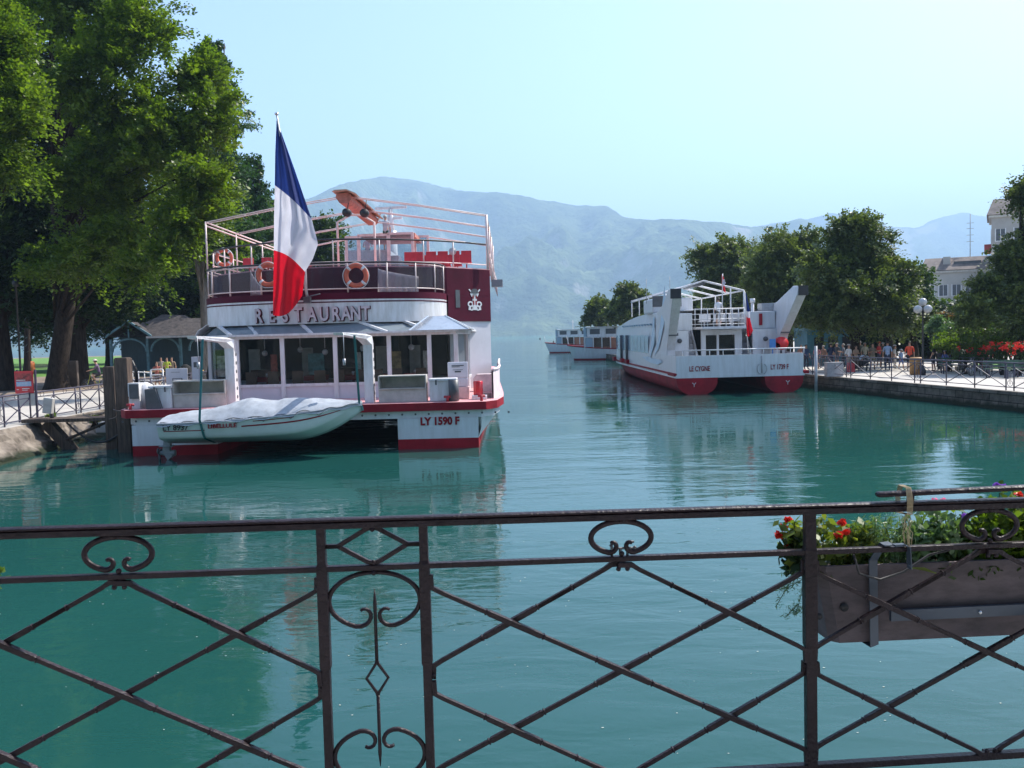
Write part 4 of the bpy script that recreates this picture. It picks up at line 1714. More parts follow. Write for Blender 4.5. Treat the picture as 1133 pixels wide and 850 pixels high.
PALE = M('pale_interior_panel', (.45, .45, .42), .6)
for i, (x, Yt) in enumerate(((-10.2, 35.2), (-8.2, 35.7), (-5.2, 35.5), (-3.9, 35.9), (-9.6, 34.3), (-6.3, 34.6))):
    t_ = MB()
    if i < 4:
        t_.box(x - .22, x + .22, Yt, Yt + .08, 1.9, 3.3)
        t_.build('interior_panel', PALE, boat)
    else:
        t_.box(x - .5, x + .5, Yt, Yt + .5, 1.53, 2.5)
        t_.build('buffet', M('brown_wood', (.12, .06, .03), .5), boat)
for i, x in enumerate((-10.4, -9.3, -8.1, -6.9, -5.6, -4.7, -3.7)):
    t_ = MB()
    Yt = 32.9 + .6 * (i % 3)
    t_.ball((x, Yt, 3.25 - .1 * (i % 2)), .11, 10, 8)
    t_.tube([(x, Yt, 3.3), (x, Yt, 4.1)], .012, 4)
    t_.build('pendant_lamp', WHITE, boat)  # unlit white globes added as bright bits behind the blank windows
for x, w__, c_ in ((-10.9, .25, (.5, .5, .46)), (-9.0, .12, (.5, .08, .05)), (-7.4, .3, (.1, .28, .3)), (-5.8, .1, (.6, .6, .56)), (-4.4, .22, (.42, .3, .12)), (-3.2, .14, (.6, .58, .55))):
    t_ = MB()
    t_.box(x - w__, x + w__, 33.6, 33.66, 2.3, 3.1)
    t_.build('wall_picture', far_light_mat(c_), boat)  # coloured panels stand for the light seen through the far-side windows
for x in (-9.5, -8.7, -7.8, -7.0, -6.3, -5.5, -4.9, -4.2, -3.3):
    t_ = MB()
    t_.box(x - .2, x + .2, 32.3, 32.36, 2.0, 2.5)
    t_.box(x - .2, x + .2, 32.36, 32.75, 1.98, 2.04)
    for dx in (-.17, .17):
        t_.box(x + dx - .02, x + dx + .02, 32.3, 32.34, 1.53, 1.98)
        t_.box(x + dx - .02, x + dx + .02, 32.7, 32.74, 1.53, 1.98)
    t_.build('dining_chair', M('chair_wood', (.14, .08, .05), .5), boat)
# davit arms
for (px, yb, flip) in ((257, 440, 1), (409, 446, 1)):
    q = at(px, 420, 29.3)
    x = q.x
    mb = MB()
    w_ = .15
    prof = [(29.5, 1.5), (29.1, 1.5), (29.08, 3.4), (28.9, 3.6), (27.6, 3.74), (27.55, 3.82), (28.9, 3.76), (29.2, 3.69), (29.38, 3.45)]
    dxs = [(p[0] - 29.3) * .38 if p[0] < 29 else 0 for p in prof]
    n = len(prof)
    V_ = [(x - w_ + dx, p[0], p[1]) for p, dx in zip(prof, dxs)] + [(x + w_ + dx, p[0], p[1]) for p, dx in zip(prof, dxs)]
    mb.add(V_, [tuple(range(n)), tuple(range(2 * n - 1, n - 1, -1))] + [(i, n + i, n + (i + 1) % n, (i + 1) % n) for i in range(n)])
    for k in range(6):
        z = 1.8 + .28 * k
        mb.tube([(x + w_ + .001, 29.3, z), (x + w_ + .012, 29.3, z)], .06, 10, mat=1, smooth=False)
    mb.build('davit_arm', [WHITE, DARKGREY], boat, bevel=.015)
    mb = MB()
    mb.tube([(x - .5, 27.6, 3.8), (x - .5, 27.62, 3.0)], .012, 5)
    mb.tube([(x - .5, 27.6, 3.0), (x - .5, 27.6, 2.8)], .05, 6)
    mb.build('hoist_hook', GREY, boat)

# starboard bulwark and stern rail at the right edge
mb = MB()
rowb = [(-.62, 29.6), (-.47, 31), (-.45, 33), (-.52, 36), (-.58, 42)]
mb.strip(rowb, 1.5, 2.45)
mb.strip(off_path(rowb, -.06), 1.5, 2.45)
mb.tube([(p[0], p[1], 2.47) for p in rowb], .05, 6)
mb.build('bulwark', M('pinkish_white_paint', (.74, .62, .64), .5), boat)
q = at(534, 421, 33)
mb = MB()
mb.prism([(q.x - .38, 1.5), (q.x - .38, 2.0), (q.x - .25, 2.15), (q.x + .33, 2.15), (q.x + .33, 1.5)], 'y', 33.6, 34.1)
mb.build('deck_bench', M('pinkish_white_paint', (.74, .62, .64), .5), boat, bevel=.03)
# rolled white awning at the port side
mb = MB()
rowsA = []
for i in range(9):
    t = i / 8
    row = []
    for j in range(9):
        a = pi * .55 * j / 8
        row.append((-10.9 - 1.1 * sin(a) - .0, 33.8 + 1.6 * t, 3.75 + .62 * cos(a) + .02 * sin(j * 9)))
    rowsA.append(row)
mb.grid(rowsA)
o = mb.build('side_awning', M('white_awning', (.8, .8, .78), .6, var=.05, trans=.2), boat)
sd = o.modifiers.new('s', 'SOLIDIFY')
sd.thickness = .03
# mooring bollard and fairleads
mb = MB()
for x in (-12.4, -2.1, -1.0):
    mb.tube([(x, 28.7, 1.5), (x, 28.7, 1.68)], .05, 8)
    mb.tube([(x - .12, 28.7, 1.66), (x + .12, 28.7, 1.66)], .04, 8)
mb.build('bollard', REDS, boat)

# ------------------------------------------------------------------ things on its deck
def locker(name, label, cat, px0, px1, pyt, pyb, Y, dep_, mat, group=None, openf=False, seat=False):
    a, b_ = at(px0, pyt, Y), at(px1, pyb, Y)
    x0, x1 = a.x, b_.x
    z1 = at((px0 + px1) / 2, pyt, Y).z
    z0 = 1.505
    r = thing(name, label, cat, ((x0 + x1) / 2, Y + dep_ / 2, z0), group)
    m_ = MB()
    if openf:
        zl_ = z0 + (z1 - z0) * .48
        m_.box(x0, x1, Y + .05, Y + dep_, z0, zl_)
        m_.box(x0, x1, Y, Y + dep_, zl_ + .002, zl_ + .04)
        m_.box(x0, x1, Y, Y + dep_, z1 - .04, z1)
        m_.box(x0, x0 + .04, Y, Y + dep_, zl_ + .04, z1 - .04)
        m_.box(x1 - .04, x1, Y, Y + dep_, zl_ + .04, z1 - .04)
        m_.box(x0 + .04, x1 - .04, Y + dep_ - .05, Y + dep_, zl_ + .04, z1 - .04)
        m_.build('cabinet', mat, r, bevel=.006)
    else:
        m_.box(x0, x1, Y, Y + dep_, z0, z1 - .08)
        m_.build('box', mat, r, bevel=.015)
        m_ = MB()
        m_.box(x0 - .03, x1 + .03, Y - .04, Y + dep_ + .02, z1 - .078, z1)
        m_.build('lid', mat, r, bevel=.015)
        for fx in (.25, .75):
            m_ = MB()
            xx = x0 + (x1 - x0) * fx
            m_.box(xx - .025, xx + .025, Y - .055, Y - .041, z1 - .2, z1 - .04)
            m_.build('latch', DARKGREY, r)
    return r


locker('storage_cabinet', 'open-fronted grey storage cabinet behind the stern of the covered motorboat', 'cabinet', 190, 250, 421, 452, 28.9, .6, BEIGE, 'cabinets on the stern deck', True)
locker('storage_cabinet', 'open-fronted grey storage cabinet beside the right davit arm above the registration number', 'cabinet', 418, 472, 415.5, 445, 28.9, .6, BEIGE, 'cabinets on the stern deck', True)
locker('deck_locker', 'white lidded deck locker at the left beside the wooden piles', 'locker', 165, 190, 427, 453, 28.85, .6, WHITE, 'white lockers on the stern deck')
locker('deck_locker', 'white lidded deck locker at the right under the dining room corner window', 'locker', 475, 505, 419, 445, 28.9, .6, WHITE, 'white lockers on the stern deck')
locker('dark_box', 'small white box with a dark recessed front on the left stern corner', 'box', 141, 154, 424, 445, 28.9, .4, WHITE, None, True)
q = at(148, 434, 28.85)
mb = MB()
mb.box(q.x - .15, q.x + .15, 28.86, 28.9, q.z - .22, q.z + .25)
mb.build('monitor', DARKGREY, origin=(q.x, 28.88, q.z), label='dark square panel leaning in the small box on the left stern corner', cat='panel')
q = at(168, 445, 28.7)
mb = MB()
mb.prism([(q.x - .2, 1.505), (q.x + .3, 1.505), (q.x + .12, 2.15), (q.x - .22, 2.15)], 'y', 28.7, 28.95)
mb.build('floor_mat_holder', DARKGREY, origin=(q.x, 28.8, 1.505), label='dark grey upright case leaning on the left white locker', cat='case')
# capstan covered in white
mb = MB()
q = at(160, 432, 29.3)
mb.lathe([(.3, 0), (.3, .5), (.22, .75), (.05, .85)], (q.x, 29.4, 1.505), 16)
mb.build('covered_winch', WHITE, origin=(q.x, 29.4, 1.505), label='white covered winch between the dark panel and the left white locker', cat='winch')
# notice board at the dining-room corner
nb = thing('notice_board', 'rounded white notice panel standing at the right corner of the dining room', 'board', (at(505, 434, 29.8).x, 29.8, 1.505))
a, b_ = at(495, 401, 29.8), at(518, 418, 29.8)
mb = MB()
mb.box(a.x, b_.x, 29.8, 29.86, b_.z, a.z)
mb.box(a.x + .1, b_.x, 29.8, 29.86, b_.z - .3, b_.z - .001)
mb.build('panel', WALLW, nb, bevel=.03)
mb = MB()
mb.box(a.x + .22, b_.x + .02, 29.75, 30.2, 1.505, b_.z - .3)
mb.build('base', M('pink_box', (.6, .42, .42), .5), nb, bevel=.02)
mb = MB()
for (u, v, w_, h_) in ((.2, .75, .6, .03), (.2, .68, .4, .02), (.35, .35, .3, .05), (.25, .5, .5, .015)):
    mb.box(a.x + (b_.x - a.x) * u, a.x + (b_.x - a.x) * (u + w_), 29.79, 29.7995, b_.z + (a.z - b_.z) * v, b_.z + (a.z - b_.z) * v + h_)
mb.build('printed_lines', DARKGREY, nb)
# grey rope drum / fender beside locker
q = at(502, 434, 28.75)
mb = MB()
mb.tube([(q.x, 28.8, 1.52), (q.x, 28.8, 2.2)], .17, 12)
mb.build('fender', DARKGREY, origin=(q.x, 28.8, 1.505), label='dark cylindrical fender standing against the right white locker', cat='fender')
# red canister
q = at(529, 430, 29.6)
mb = MB()
mb.lathe([(.15, 0), (.16, .03), (.16, .42), (.15, .44), (.15, .46)], (q.x, 29.6, 1.64), 16)
mb.build('red_canister', M('red_gloss', (.6, .01, .02), .3, clear=.4), origin=(q.x, 29.6, 1.64), label='small bright red canister on the pink stern deck at the right', cat='canister')
mb = MB()
q2 = at(522, 440, 29.3)
mb.box(q2.x, q2.x + .5, 29.2, 29.75, 1.505, 1.635)
mb.build('white_crate', WHITE, origin=(q2.x + .2, 29.4, 1.505), bevel=.01, label='low white box under the red canister', cat='box')
mb = MB()
q3 = at(538, 434, 30)
for k in range(5):
    mb.tube([(q3.x + .16 * cos(a_), 30 + .16 * sin(a_), 1.53 + k * .03) for a_ in [i * 2 * pi / 12 for i in range(12)]], .018, 5, closed=True)
mb.build('rope_coil', M('pale_rope', (.5, .4, .36), .8), origin=(q3.x, 30, 1.505), label='small rope coil against the bulwark at the right stern corner', cat='rope')


# life rings
def lifering(px, py, Y, r, label):
    c = at(px, py, Y)
    root = thing('life_ring', label, 'life ring', c, 'life rings hung on the boats')
    m_ = MB()
    m_.tube([(c.x + r * cos(a_), Y, c.z + r * sin(a_)) for a_ in [i * 2 * pi / 24 for i in range(24)]], r * .24, 10, closed=True)
    m_.build('ring', ORANGE, root)
    for a0_ in (.785, 2.356, 3.927, 5.498):
        m_ = MB()
        m_.tube([(c.x + r * cos(a0_ + d), Y, c.z + r * sin(a0_ + d)) for d in (-.12, 0, .12)], r * .255, 10)
        m_.build('band', WHITE, root)
    m_ = MB()
    m_.tube([(c.x + r * 1.3 * cos(a_), Y - .05, c.z + r * 1.3 * sin(a_) - .03 * abs(sin(2 * a_))) for a_ in [i * 2 * pi / 24 for i in range(24)]], .014, 5, closed=True)
    m_.build('grab_line', WHITE, root)
    return root


lifering(394, 305, 31.85, .36, 'orange life ring with white bands on the balcony railing right of the flag')
lifering(297, 304, 32.1, .36, 'orange life ring half hidden behind the left edge of the flag')
lifering(248, 285, 36.6, .3, 'small orange life ring at the left end of the top deck rail')

# ------------------------------------------------------------------ French flag on a leaning staff
fl = thing('french_flag', 'large French tricolour hanging from a leaning staff at the stern of the restaurant boat', 'flag', (at(340, 327, 31.7).x, 31.7, 5.1))
pb_ = at(340, 329, 31.75)
ptp = at(306, 126, 29.6)
mb = MB()
mb.tube([pb_, ptp], [.05, .03], 8)
mb.build('staff', WHITE, fl)
mb = MB()
mb.ball(ptp, (.07, .07, .05), 10, 6)
mb.build('finial', STEEL, fl)
mb = MB()
mb.box(pb_.x - .12, pb_.x + .12, 31.62, 31.86, pb_.z - .2, pb_.z)
mb.tube([pb_ + Vector((-.1, -.15, -.02)), pb_ + Vector((.5, -.15, .1))], .02, 5)
mb.build('staff_socket', DARKGREY, fl)
FB = M('flag_blue', (0.012, 0.03, 0.16), .8, var=.05, trans=.45)
FW = M('flag_white', (0.62, 0.62, 0.68), .8, var=.03, trans=.5)
FR = M('flag_red', (0.6, 0.005, 0.02), .8, var=.04, trans=.5)
Ledge = [(306, 133), (304.5, 170), (304, 205), (303.2, 240), (303, 277), (302.5, 310), (302, 349)]
Redge = [(308.5, 139), (325, 185), (345, 243), (352, 270), (346, 287), (337.5, 301), (334.5, 327)]
vA = [0, 1, 2, 3, 4, 5, 6]
nu, nv = 22, 60
# boundaries in v: blue/white at 2, white/red from 4 (left) .. 5(right)
rows = []
for j in range(nv + 1):
    v = 6 * j / nv
    row = []
    for i in range(nu + 1):
        u = i / nu
        lx, ly = np.interp(v, vA, [p[0] for p in Ledge]), np.interp(v, vA, [p[1] for p in Ledge])
        vv = v if v <= 2 else (2 + (v - 2) * 1.5 if v <= 4 else 5 + (v - 4) * .5)
        rx_, ry = np.interp(vv, vA, [p[0] for p in Redge]), np.interp(vv, vA, [p[1] for p in Redge])
        px = lx + (rx_ - lx) * u
        bulge = sin(pi * u) * (-7 if v < 5 else -7 + (v - 5) * 16)
        py = ly + (ry - ly) * (u ** 1.0) + bulge * (v / 6)
        t = (py - 126) / 203
        Yp = 29.6 + 2.15 * min(max(t, 0), 1) * .55
        Yf = Yp + .05 * noise.noise(Vector((u * 5, v * 1.5, 2))) + .22 * sin(u * 7.5 + v * .35) * min(1, v / 2) + .09 * sin(u * 17 + v * .8) * min(1, v / 1.5) + .1 * u
        q = at(px, py, Yf)
        row.append(q)
    rows.append(row)
n1, n2 = int(nv * 2 / 6), int(nv * 4 / 6)
for nm, r0, r1, mt in (('blue_stripe', 0, n1, FB), ('white_stripe', n1, n2, FW), ('red_stripe', n2, nv, FR)):
    mb = MB()
    mb.grid(rows[r0:r1 + 1])
    mb.build(nm, mt, fl)

# ------------------------------------------------------------------ motorboat slung at the stern
YM = 27.55
mo = thing('motorboat', 'small white motorboat under a grey tarpaulin slung across the stern of the restaurant boat', 'motorboat', (at(290, 470, YM).x, YM, .55))
x0m, x1m = at(186, 460, YM).x, at(401, 455, YM).x
Lm = x1m - x0m
ST = 26
MB_H = M('motorboat_hull', (0.62, 0.64, 0.62), .3, var=.06, scale=1, clear=.3)


def hull_pt(t, s, lift=0.0):
    """t 0 stern .. 1 bow, s -1..1 around the half section from starboard gunwale over keel to port"""
    bw = .95 * (1 - max(0, (t - .5) / .5) ** 2.3)
    sheer = 1.18 + .42 * t ** 2.0
    keel = .5 + (0.0 if t < .62 else ((t - .62) / .38) ** 2.1 * .88)
    chine = keel + .22 + .2 * max(0, t - .4)
    a = abs(s)
    sg = 1 if s >= 0 else -1
    cw = bw * .8
    if a < .5:
        k = a / .5
        y, z = cw * k, keel + (chine - keel) * k
    else:
        k = (a - .5) / .5
        y, z = cw + (bw - cw) * k ** .7, chine + (sheer - chine) * k
    z = min(z, sheer)
    return (x0m + Lm * t, YM + sg * y, z + lift)


ss_ = [-1, -.9, -.8, -.7, -.6, -.52, -.48, -.3, -.15, 0, .15, .3, .48, .52, .6, .7, .8, .9, 1]
mb = MB()
rows = [[hull_pt(i / ST, s_) for s_ in ss_] for i in range(ST + 1)]
mb.grid(rows)
mb.add(rows[0], [tuple(range(len(ss_)))])
mb.build('hull', MB_H, mo)
mb = MB()
for s_ in (-1, 1):
    mb.tube([Vector(hull_pt(i / ST, s_)) + Vector((0, 0, .01)) for i in range(ST + 1)], .03, 6)
mb.build('rub_rail', GREY, mo)


def side_stripe(t0, t1, sA_, sB_):
    m_ = MB()
    n_ = 14
    g0, g1 = [], []
    for i in range(n_ + 1):
        t = t0 + (t1 - t0) * i / n_
        a, b_ = hull_pt(t, sA_), hull_pt(t, sB_)
        g0.append((a[0], a[1] - .008, a[2]))
        g1.append((b_[0], b_[1] - .008, b_[2]))
    m_.grid([g0, g1])
    return m_.build('red_stripe', REDB, mo)


side_stripe(.03, .235, -.745, -.775)
side_stripe(.42, .93, -.80, -.84)
side_stripe(.48, .68, -.93, -.95)
a = hull_pt(.03, -.84)
text('registration', 'LY 8937', .22, BLACK, mo, (a[0], a[1] - .05, a[2] - .035), (1, 0, .01), (0, 0, 1), .006, bold=.006, sx=1.05)
a = hull_pt(.255, -.84)
text('boat_name', 'LIBELLULE', .17, REDB, mo, (a[0], a[1] - .05, a[2] - .02), (1, 0, .02), (0, 0, 1), .006, bold=.006, sx=1.15)
# tarpaulin
ridge = [(0, .2), (.06, .27), (.14, .34), (.22, .36), (.3, .45), (.38, .56), (.43, .6), (.5, .5), (.58, .44), (.66, .46), (.72, .44), (.8, .33), (.9, .2), (1.0, .06)]
rows = []
for i in range(61):
    t = i / 60
    h = np.interp(t, [r[0] for r in ridge], [r[1] for r in ridge])
    row = []
    for j in range(27):
        s_ = -1 + 2 * j / 26
        g = Vector(hull_pt(t, 1 if s_ > 0 else -1))
        bw = abs(g.y - YM)
        y = YM + s_ * (bw + .04)
        a = abs(s_)
        prof_ = (1 - a ** 1.8)
        z = g.z + .0 + h * prof_ + .0
        if a > .92:
            z = g.z + h * (1 - .92 ** 1.8) - (a - .92) / .08 * (.09 + .03 * sin(t * 50))
        wr_ = noise.noise(Vector((t * 9, s_ * 2.5, 1))) * .05 + noise.noise(Vector((t * 24, s_ * 6, 4))) * .022
        row.append((g.x, y + wr_ * .4, z + wr_ * (1 if a < .95 else .2)))
    rows.append(row)
mb = MB()
mb.grid(rows)
mb.build('tarpaulin', CANVAS, mo)
mb = MB()
mb.tube([Vector(rows[i][1]) + Vector((0, -.02, -.01 + .03 * sin(i * .9))) for i in range(1, 60)], .012, 5)
for i in range(8, 56, 8):
    a = Vector(rows[i][1])
    mb.tube([a + Vector((-.18, -.02, 0)), a + Vector((0, -.04, -.16)), a + Vector((.18, -.02, 0))], .008, 5)
mb.build('lashing', DARKGREY, mo)
for px in (221.5, 392):
    xs_ = at(px, 440, YM - .9).x
    t = (xs_ - x0m) / Lm
    mb = MB()
    path = [Vector((xs_ - .02, YM - .4, 3.72)), Vector((xs_, YM - 1.02 * (1 - max(0, (t - .5) / .5) ** 2.3) - .02, hull_pt(t, -1)[2] + .1))]
    path += [Vector(hull_pt(t + .003 * k, s_)) + Vector((0, -.02, -.015)) for k, s_ in enumerate((-1, -.8, -.6, -.5, -.2, 0))]
    mb.tube(path, .006, 4, rx=.035, smooth=False)
    mb.build('lifting_strap', STRAP, mo)
mb = MB()
xo = x0m
mb.obox((xo - .02, YM, .9), (.3, .3, .6), Matrix.Identity(3))
mb.build('outboard_bracket', DARKGREY, mo, bevel=.04)
om = MB()
om.prism([(xo - .12, .75), (xo + .08, .75), (xo + .02, .3), (xo + .1, .1), (xo - .05, -.02), (xo - .12, .1), (xo - .2, .3)], 'y', YM - .08, YM + .08)
om.tube([(xo - .3, YM, .2), (xo + .18, YM, .2)], [.07, .1], 10)
om.obox((xo - .08, YM, .42), (.42, .3, .03), Matrix.Identity(3))
leg = om.build('outboard_leg', M('outboard_grey', (.2, .23, .24), .4), mo, bevel=.02)
pm = MB()
for k in range(3):
    a = k * 2 * pi / 3 + .4
    c1 = Vector((xo - .32, YM + .12 * cos(a), .2 + .12 * sin(a)))
    pm.ball(c1, (.03, .07 + .05 * abs(cos(a)), .07 + .05 * abs(sin(a))), 8, 6)
pm.build('propeller', DARKGREY, leg)
# ------------------------------------------------------------------ second catamaran
cy = thing('excursion_catamaran', 'white excursion catamaran with red underside, swept fins and a flag, moored at the right quay', 'boat', (12.9, 65, 0))
CX0, CX1 = at(748, 404, 50).x, at(889, 404, 50).x
CY0 = 50.0
side = [(50, .9), (50, 2.2), (52, 2.25), (52.8, 4.0), (55.6, 4.85), (58, 4.9), (62, 4.85), (67, 4.75), (71.5, 4.55), (76, 4.2), (81, 3.95), (85, 3.6), (88, 3.1), (89, 2.3), (88, 1.1)]


def cy_hw(y):
    t = max(0, (y - 74) / 15)
    return 1 - .5 * t ** 2.2


cxm, chw = (CX0 + CX1) / 2, (CX1 - CX0) / 2
mb = MB()
Ys = [50, 51.5, 53, 55.6, 58, 62, 67, 71.5, 76, 79, 82, 85, 87, 88.4]
sy, sz = [p[0] for p in side[1:14]], [p[1] for p in side[1:14]]


def topz(y):
    return float(np.interp(y, sy, sz))


for lev, (za, zb_, mt) in enumerate(((.92, 1.2, 0), (1.2, 2.2, 0), (2.2, None, 0))):
    for sgn in (-1, 1):
        ra, rb = [], []
        for y in Ys:
            w_ = chw * cy_hw(y)
            tz = topz(y) if zb_ is None else zb_
            if zb_ is None:
                if y < 53:
                    continue
                w2 = w_ - max(0, tz - 3.6) * .25
            else:
                w2 = w_
            ra.append((cxm + sgn * w_, y, za))
            rb.append((cxm + sgn * w2, y, max(tz, za)))
        mb.grid([ra, rb], smooth=False)
# transom
mb.box(CX0 + .002, CX1 - .002, 50.002, 50.12, .92, 2.18)
# bow closing
y = Ys[-1]
w_ = chw * cy_hw(y)
mb.add([(cxm - w_, y, .92), (cxm + w_, y, .92), (cxm + w_, y, topz(y)), (cxm - w_, y, topz(y))], [(0, 1, 2, 3)])
mb.build('hull_side', WHITE2, cy)
# roof
mb = MB()
ra, rb = [], []
for y in Ys[3:]:
    w2 = chw * cy_hw(y) - max(0, topz(y) - 3.6) * .25
    ra.append((cxm - w2, y, topz(y)))
    rb.append((cxm + w2, y, topz(y)))
mb.grid([ra, rb], smooth=False)
mb.build('roof_deck', WHITE, cy)
mb = MB()
mb.box(CX0 + .1, CX1 - .1, 50.13, 53.5, 1.1, 1.16)
mb.build('stern_deck', GREY, cy)
# hulls: rounded red undersides
for xa, xb, k in ((CX0, CX0 + 2.35, 0), (CX1 - 2.2, CX1, 1)):
    mb = MB()
    rows = []
    for y in Ys:
        q = cy_hw(y)
        xc = (xa + xb) / 2
        xc = cxm + (xc - cxm) * (q * .9 + .1)
        hw_ = (xb - xa) / 2 * (1 if y < 70 else max(.15, 1 - (y - 70) / 22))
        dpt = 1.0 if y < 72 else 1.0 - (y - 72) * .01
        row = []
        for j in range(13):
            a = pi * j / 12
            row.append((xc - hw_ * cos(a), y, .915 - dpt * sin(a) ** .75))
        rows.append(row)
    mb.grid(rows)
    mb.add(rows[0], [tuple(range(13))])
    mb.build('lower_hull', RED, cy)
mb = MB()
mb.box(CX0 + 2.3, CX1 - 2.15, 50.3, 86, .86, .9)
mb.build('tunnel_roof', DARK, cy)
mb = MB()
for sgn, x in ((-1, CX0), (1, CX1)):
    row = [(cxm + sgn * (chw * cy_hw(y) + .02), y) for y in Ys]
    for z_, mt_, r_ in ((1.14, 0, .055), (.98, 1, .05)):
        mb.tube([(p[0], p[1], z_) for p in row], r_, 4, mat=mt_, smooth=False)
mb.box(CX0 - .1, CX0 + .0, 50.1, 52.2, 1.02, 1.2)
mb.box(CX1, CX1 + .35, 50.1, 52.2, 1.02, 1.2)
mb.build('rub_rail', [REDB, WHITE2], cy)
tz_ = at(790, 408, 50)
text('boat_name', 'LE CYGNE', .4, REDB, cy, (at(762.5, 410, 50).x, 49.99, at(762.5, 411, 50).z), (1, 0, 0), (0, 0, 1), .012, bold=.008, sx=.64)
text('registration', 'LY 1739 F', .4, REDB, cy, (at(852.5, 410, 50).x, 49.99, at(852.5, 408.8, 50).z), (1, 0, 0), (0, 0, 1), .012, bold=.008, sx=.62)
# rudder bracket outlines on transom
mb = MB()
q = at(843, 405, 49.95)
mb.tube([(q.x, 49.95, 2.1), (q.x, 49.95, 1.1)], .03, 6)
for sgn in (-1, 1):
    mb.tube([(q.x + sgn * (.05 + .22 * sin(a_)), 49.95, 1.3 - .3 * cos(a_) + .05) for a_ in np.linspace(.2, 2.7, 8)], .02, 5)
mb.build('transom_bracket', GREY, cy)
for xx in (CX0 + 1.0, CX1 - .9):
    mb = MB()
    mb.tube([(xx, 49.97, .55), (xx - .1, 49.97, .65)], .02, 5)
    mb.tube([(xx, 49.97, .55), (xx + .1, 49.97, .65)], .02, 5)
    mb.tube([(xx, 49.97, .42), (xx, 49.97, .55)], .02, 5)
    mb.build('hull_mark', WHITE, cy)
# long side windows band + portholes
WBLUE = glassmat('tinted_side_glass', alpha=.9, base=(.24, .36, .46), rough=.08)
for k in range(14):
    y0, y1 = 60 + k * 1.75, 60 + (k + 1) * 1.75 - .14
    mb = MB()
    w0, w1 = chw * cy_hw(y0), chw * cy_hw(y1)
    mb.add([(cxm - w0 - .015, y0, 2.15), (cxm - w1 - .015, y1, 2.15), (cxm - w1 - .015, y1, 3.35), (cxm - w0 - .015, y0, 3.35)], [(0, 1, 2, 3)])
    mb.build('side_window', WBLUE, cy)
for k in range(12):
    y0 = 59.5 + k * 1.3
    w0 = chw * cy_hw(y0) - .15
    mb = MB()
    mb.box(cxm - w0 - .1, cxm - w0 + .02, y0, y0 + .55, 4.02, 4.14)
    mb.build('roof_vent', WBLUE, cy)
SWO = M('blue_splash_paint', (.3, .45, .58), .35, var=.25, scale=2, col2=(.5, .6, .68))
mb = MB()


def cyside(px, py):
    # point on the port side plane x = CX0
    d = ray(px, py)
    t = (CX0 - .03) / d.x
    return cam_pos + d * t


for pts in ([(735, 315.5), (738, 340), (734, 362), (729, 385), (724, 394), (727, 380), (731, 355), (733, 335)],
            [(723, 351), (724.5, 352), (724, 380), (721, 392), (719, 399), (720, 385)],
            [(711, 395), (717, 394.5), (723, 397), (731, 398), (733, 401), (728, 403.5), (720, 401.5), (715, 398.5)]):
    P = [cyside(*p) + Vector((-.012 * len(mb.f), 0, 0)) for p in pts]
    mb.add(P, [tuple(range(len(P)))])
mb.build('splash_graphic', SWO, cy)
for px in (688.5, 694.5):
    a = cyside(px, 403)
    b_ = cyside(px, 371)
    mb = MB()
    mb.tube([(CX0 - .06, a.y, 1.1), (CX0 - .06, a.y, b_.z)], .13, 8)
    mb.build('fender_post', DARKGREY, cy)
for px in (682, 690.5, 696):
    a = cyside(px, 401)
    mb = MB()
    mb.box(CX0 - .25, CX0, a.y, a.y + 1.2, 1.12, 1.45)
    mb.build('mooring_box', REDB, cy)
# fins
for x0_, x1_, sg in ((CX0 + .02, CX0 + .55, -1), (CX1 - .55, CX1 - .02, 1)):
    mb = MB()
    prof = [(56.5, 2.3), (53.2, 2.3), (52.6, 3.2), (49.9, 5.45), (49.85, 5.95), (50.8, 6.0), (53.5, 5.2), (56.5, 4.8), (58, 4.8)]
    n = len(prof)
    off = [0, 0, 0, .18 * sg, .25 * sg, .25 * sg, .12 * sg, 0, 0]
    mb.add([(x0_ + o_, p[0], p[1]) for p, o_ in zip(prof, off)] + [(x1_ + o_, p[0], p[1]) for p, o_ in zip(prof, off)],
           [tuple(range(n)), tuple(range(2 * n - 1, n - 1, -1))] + [(i, n + i, n + (i + 1) % n, (i + 1) % n) for i in range(n)])
    fin = mb.build('fin', WHITE2, cy, bevel=.04)
    mb = MB()
    mb.box(x0_ + .27 * sg + .0 - .02, x1_ + .25 * sg + .02, 49.82, 49.99, 5.42, 5.97)
    mb.build('fin_tip', BLACK, fin)
    xi = x1_ if sg < 0 else x0_
    mb = MB()
    bx0, bx1 = (xi, xi + 1.1) if sg < 0 else (xi - 1.7, xi)
    mb.box(bx0, bx1, 53.4, 55, 3.6, 4.65)
    mb.build('fin_locker', WHITE2, cy, bevel=.03)
    for (dx, z_, w_, h_, mt_) in ((.3, 4.75, .12, .12, BLACK), (.3, 3.4, .28, .09, DARKGREY)):
        mb = MB()
        yy = 51.0 if z_ > 4 else 52.4
        mb.box(x0_ + dx - w_, x0_ + dx + w_, yy - .03, yy + .2, z_ - h_, z_ + h_)
        mb.build('fin_vent', mt_, fin)
    # lower stern wall with hatch
    mb = MB()
    wx0, wx1 = (CX0 + .05, CX0 + 1.35) if sg < 0 else (CX1 - 2.0, CX1 - .05)
    mb.box(wx0, wx1, 53.1, 53.3, 1.16, 3.6)
    mb.build('stern_wall', WHITE2, cy)
    mb = MB()
    hx = wx0 + .75 if sg < 0 else wx0 + .75
    mb.box(hx - .25, hx + .25, 53.04, 53.1, 1.5, 2.4)
    mb.build('hatch', GREY, cy)
    mb = MB()
    mb.tube([(hx, 53.08, 3.0), (hx, 53.0, 3.0)], .14, 12)
    mb.build('porthole', DARKGREY, cy)
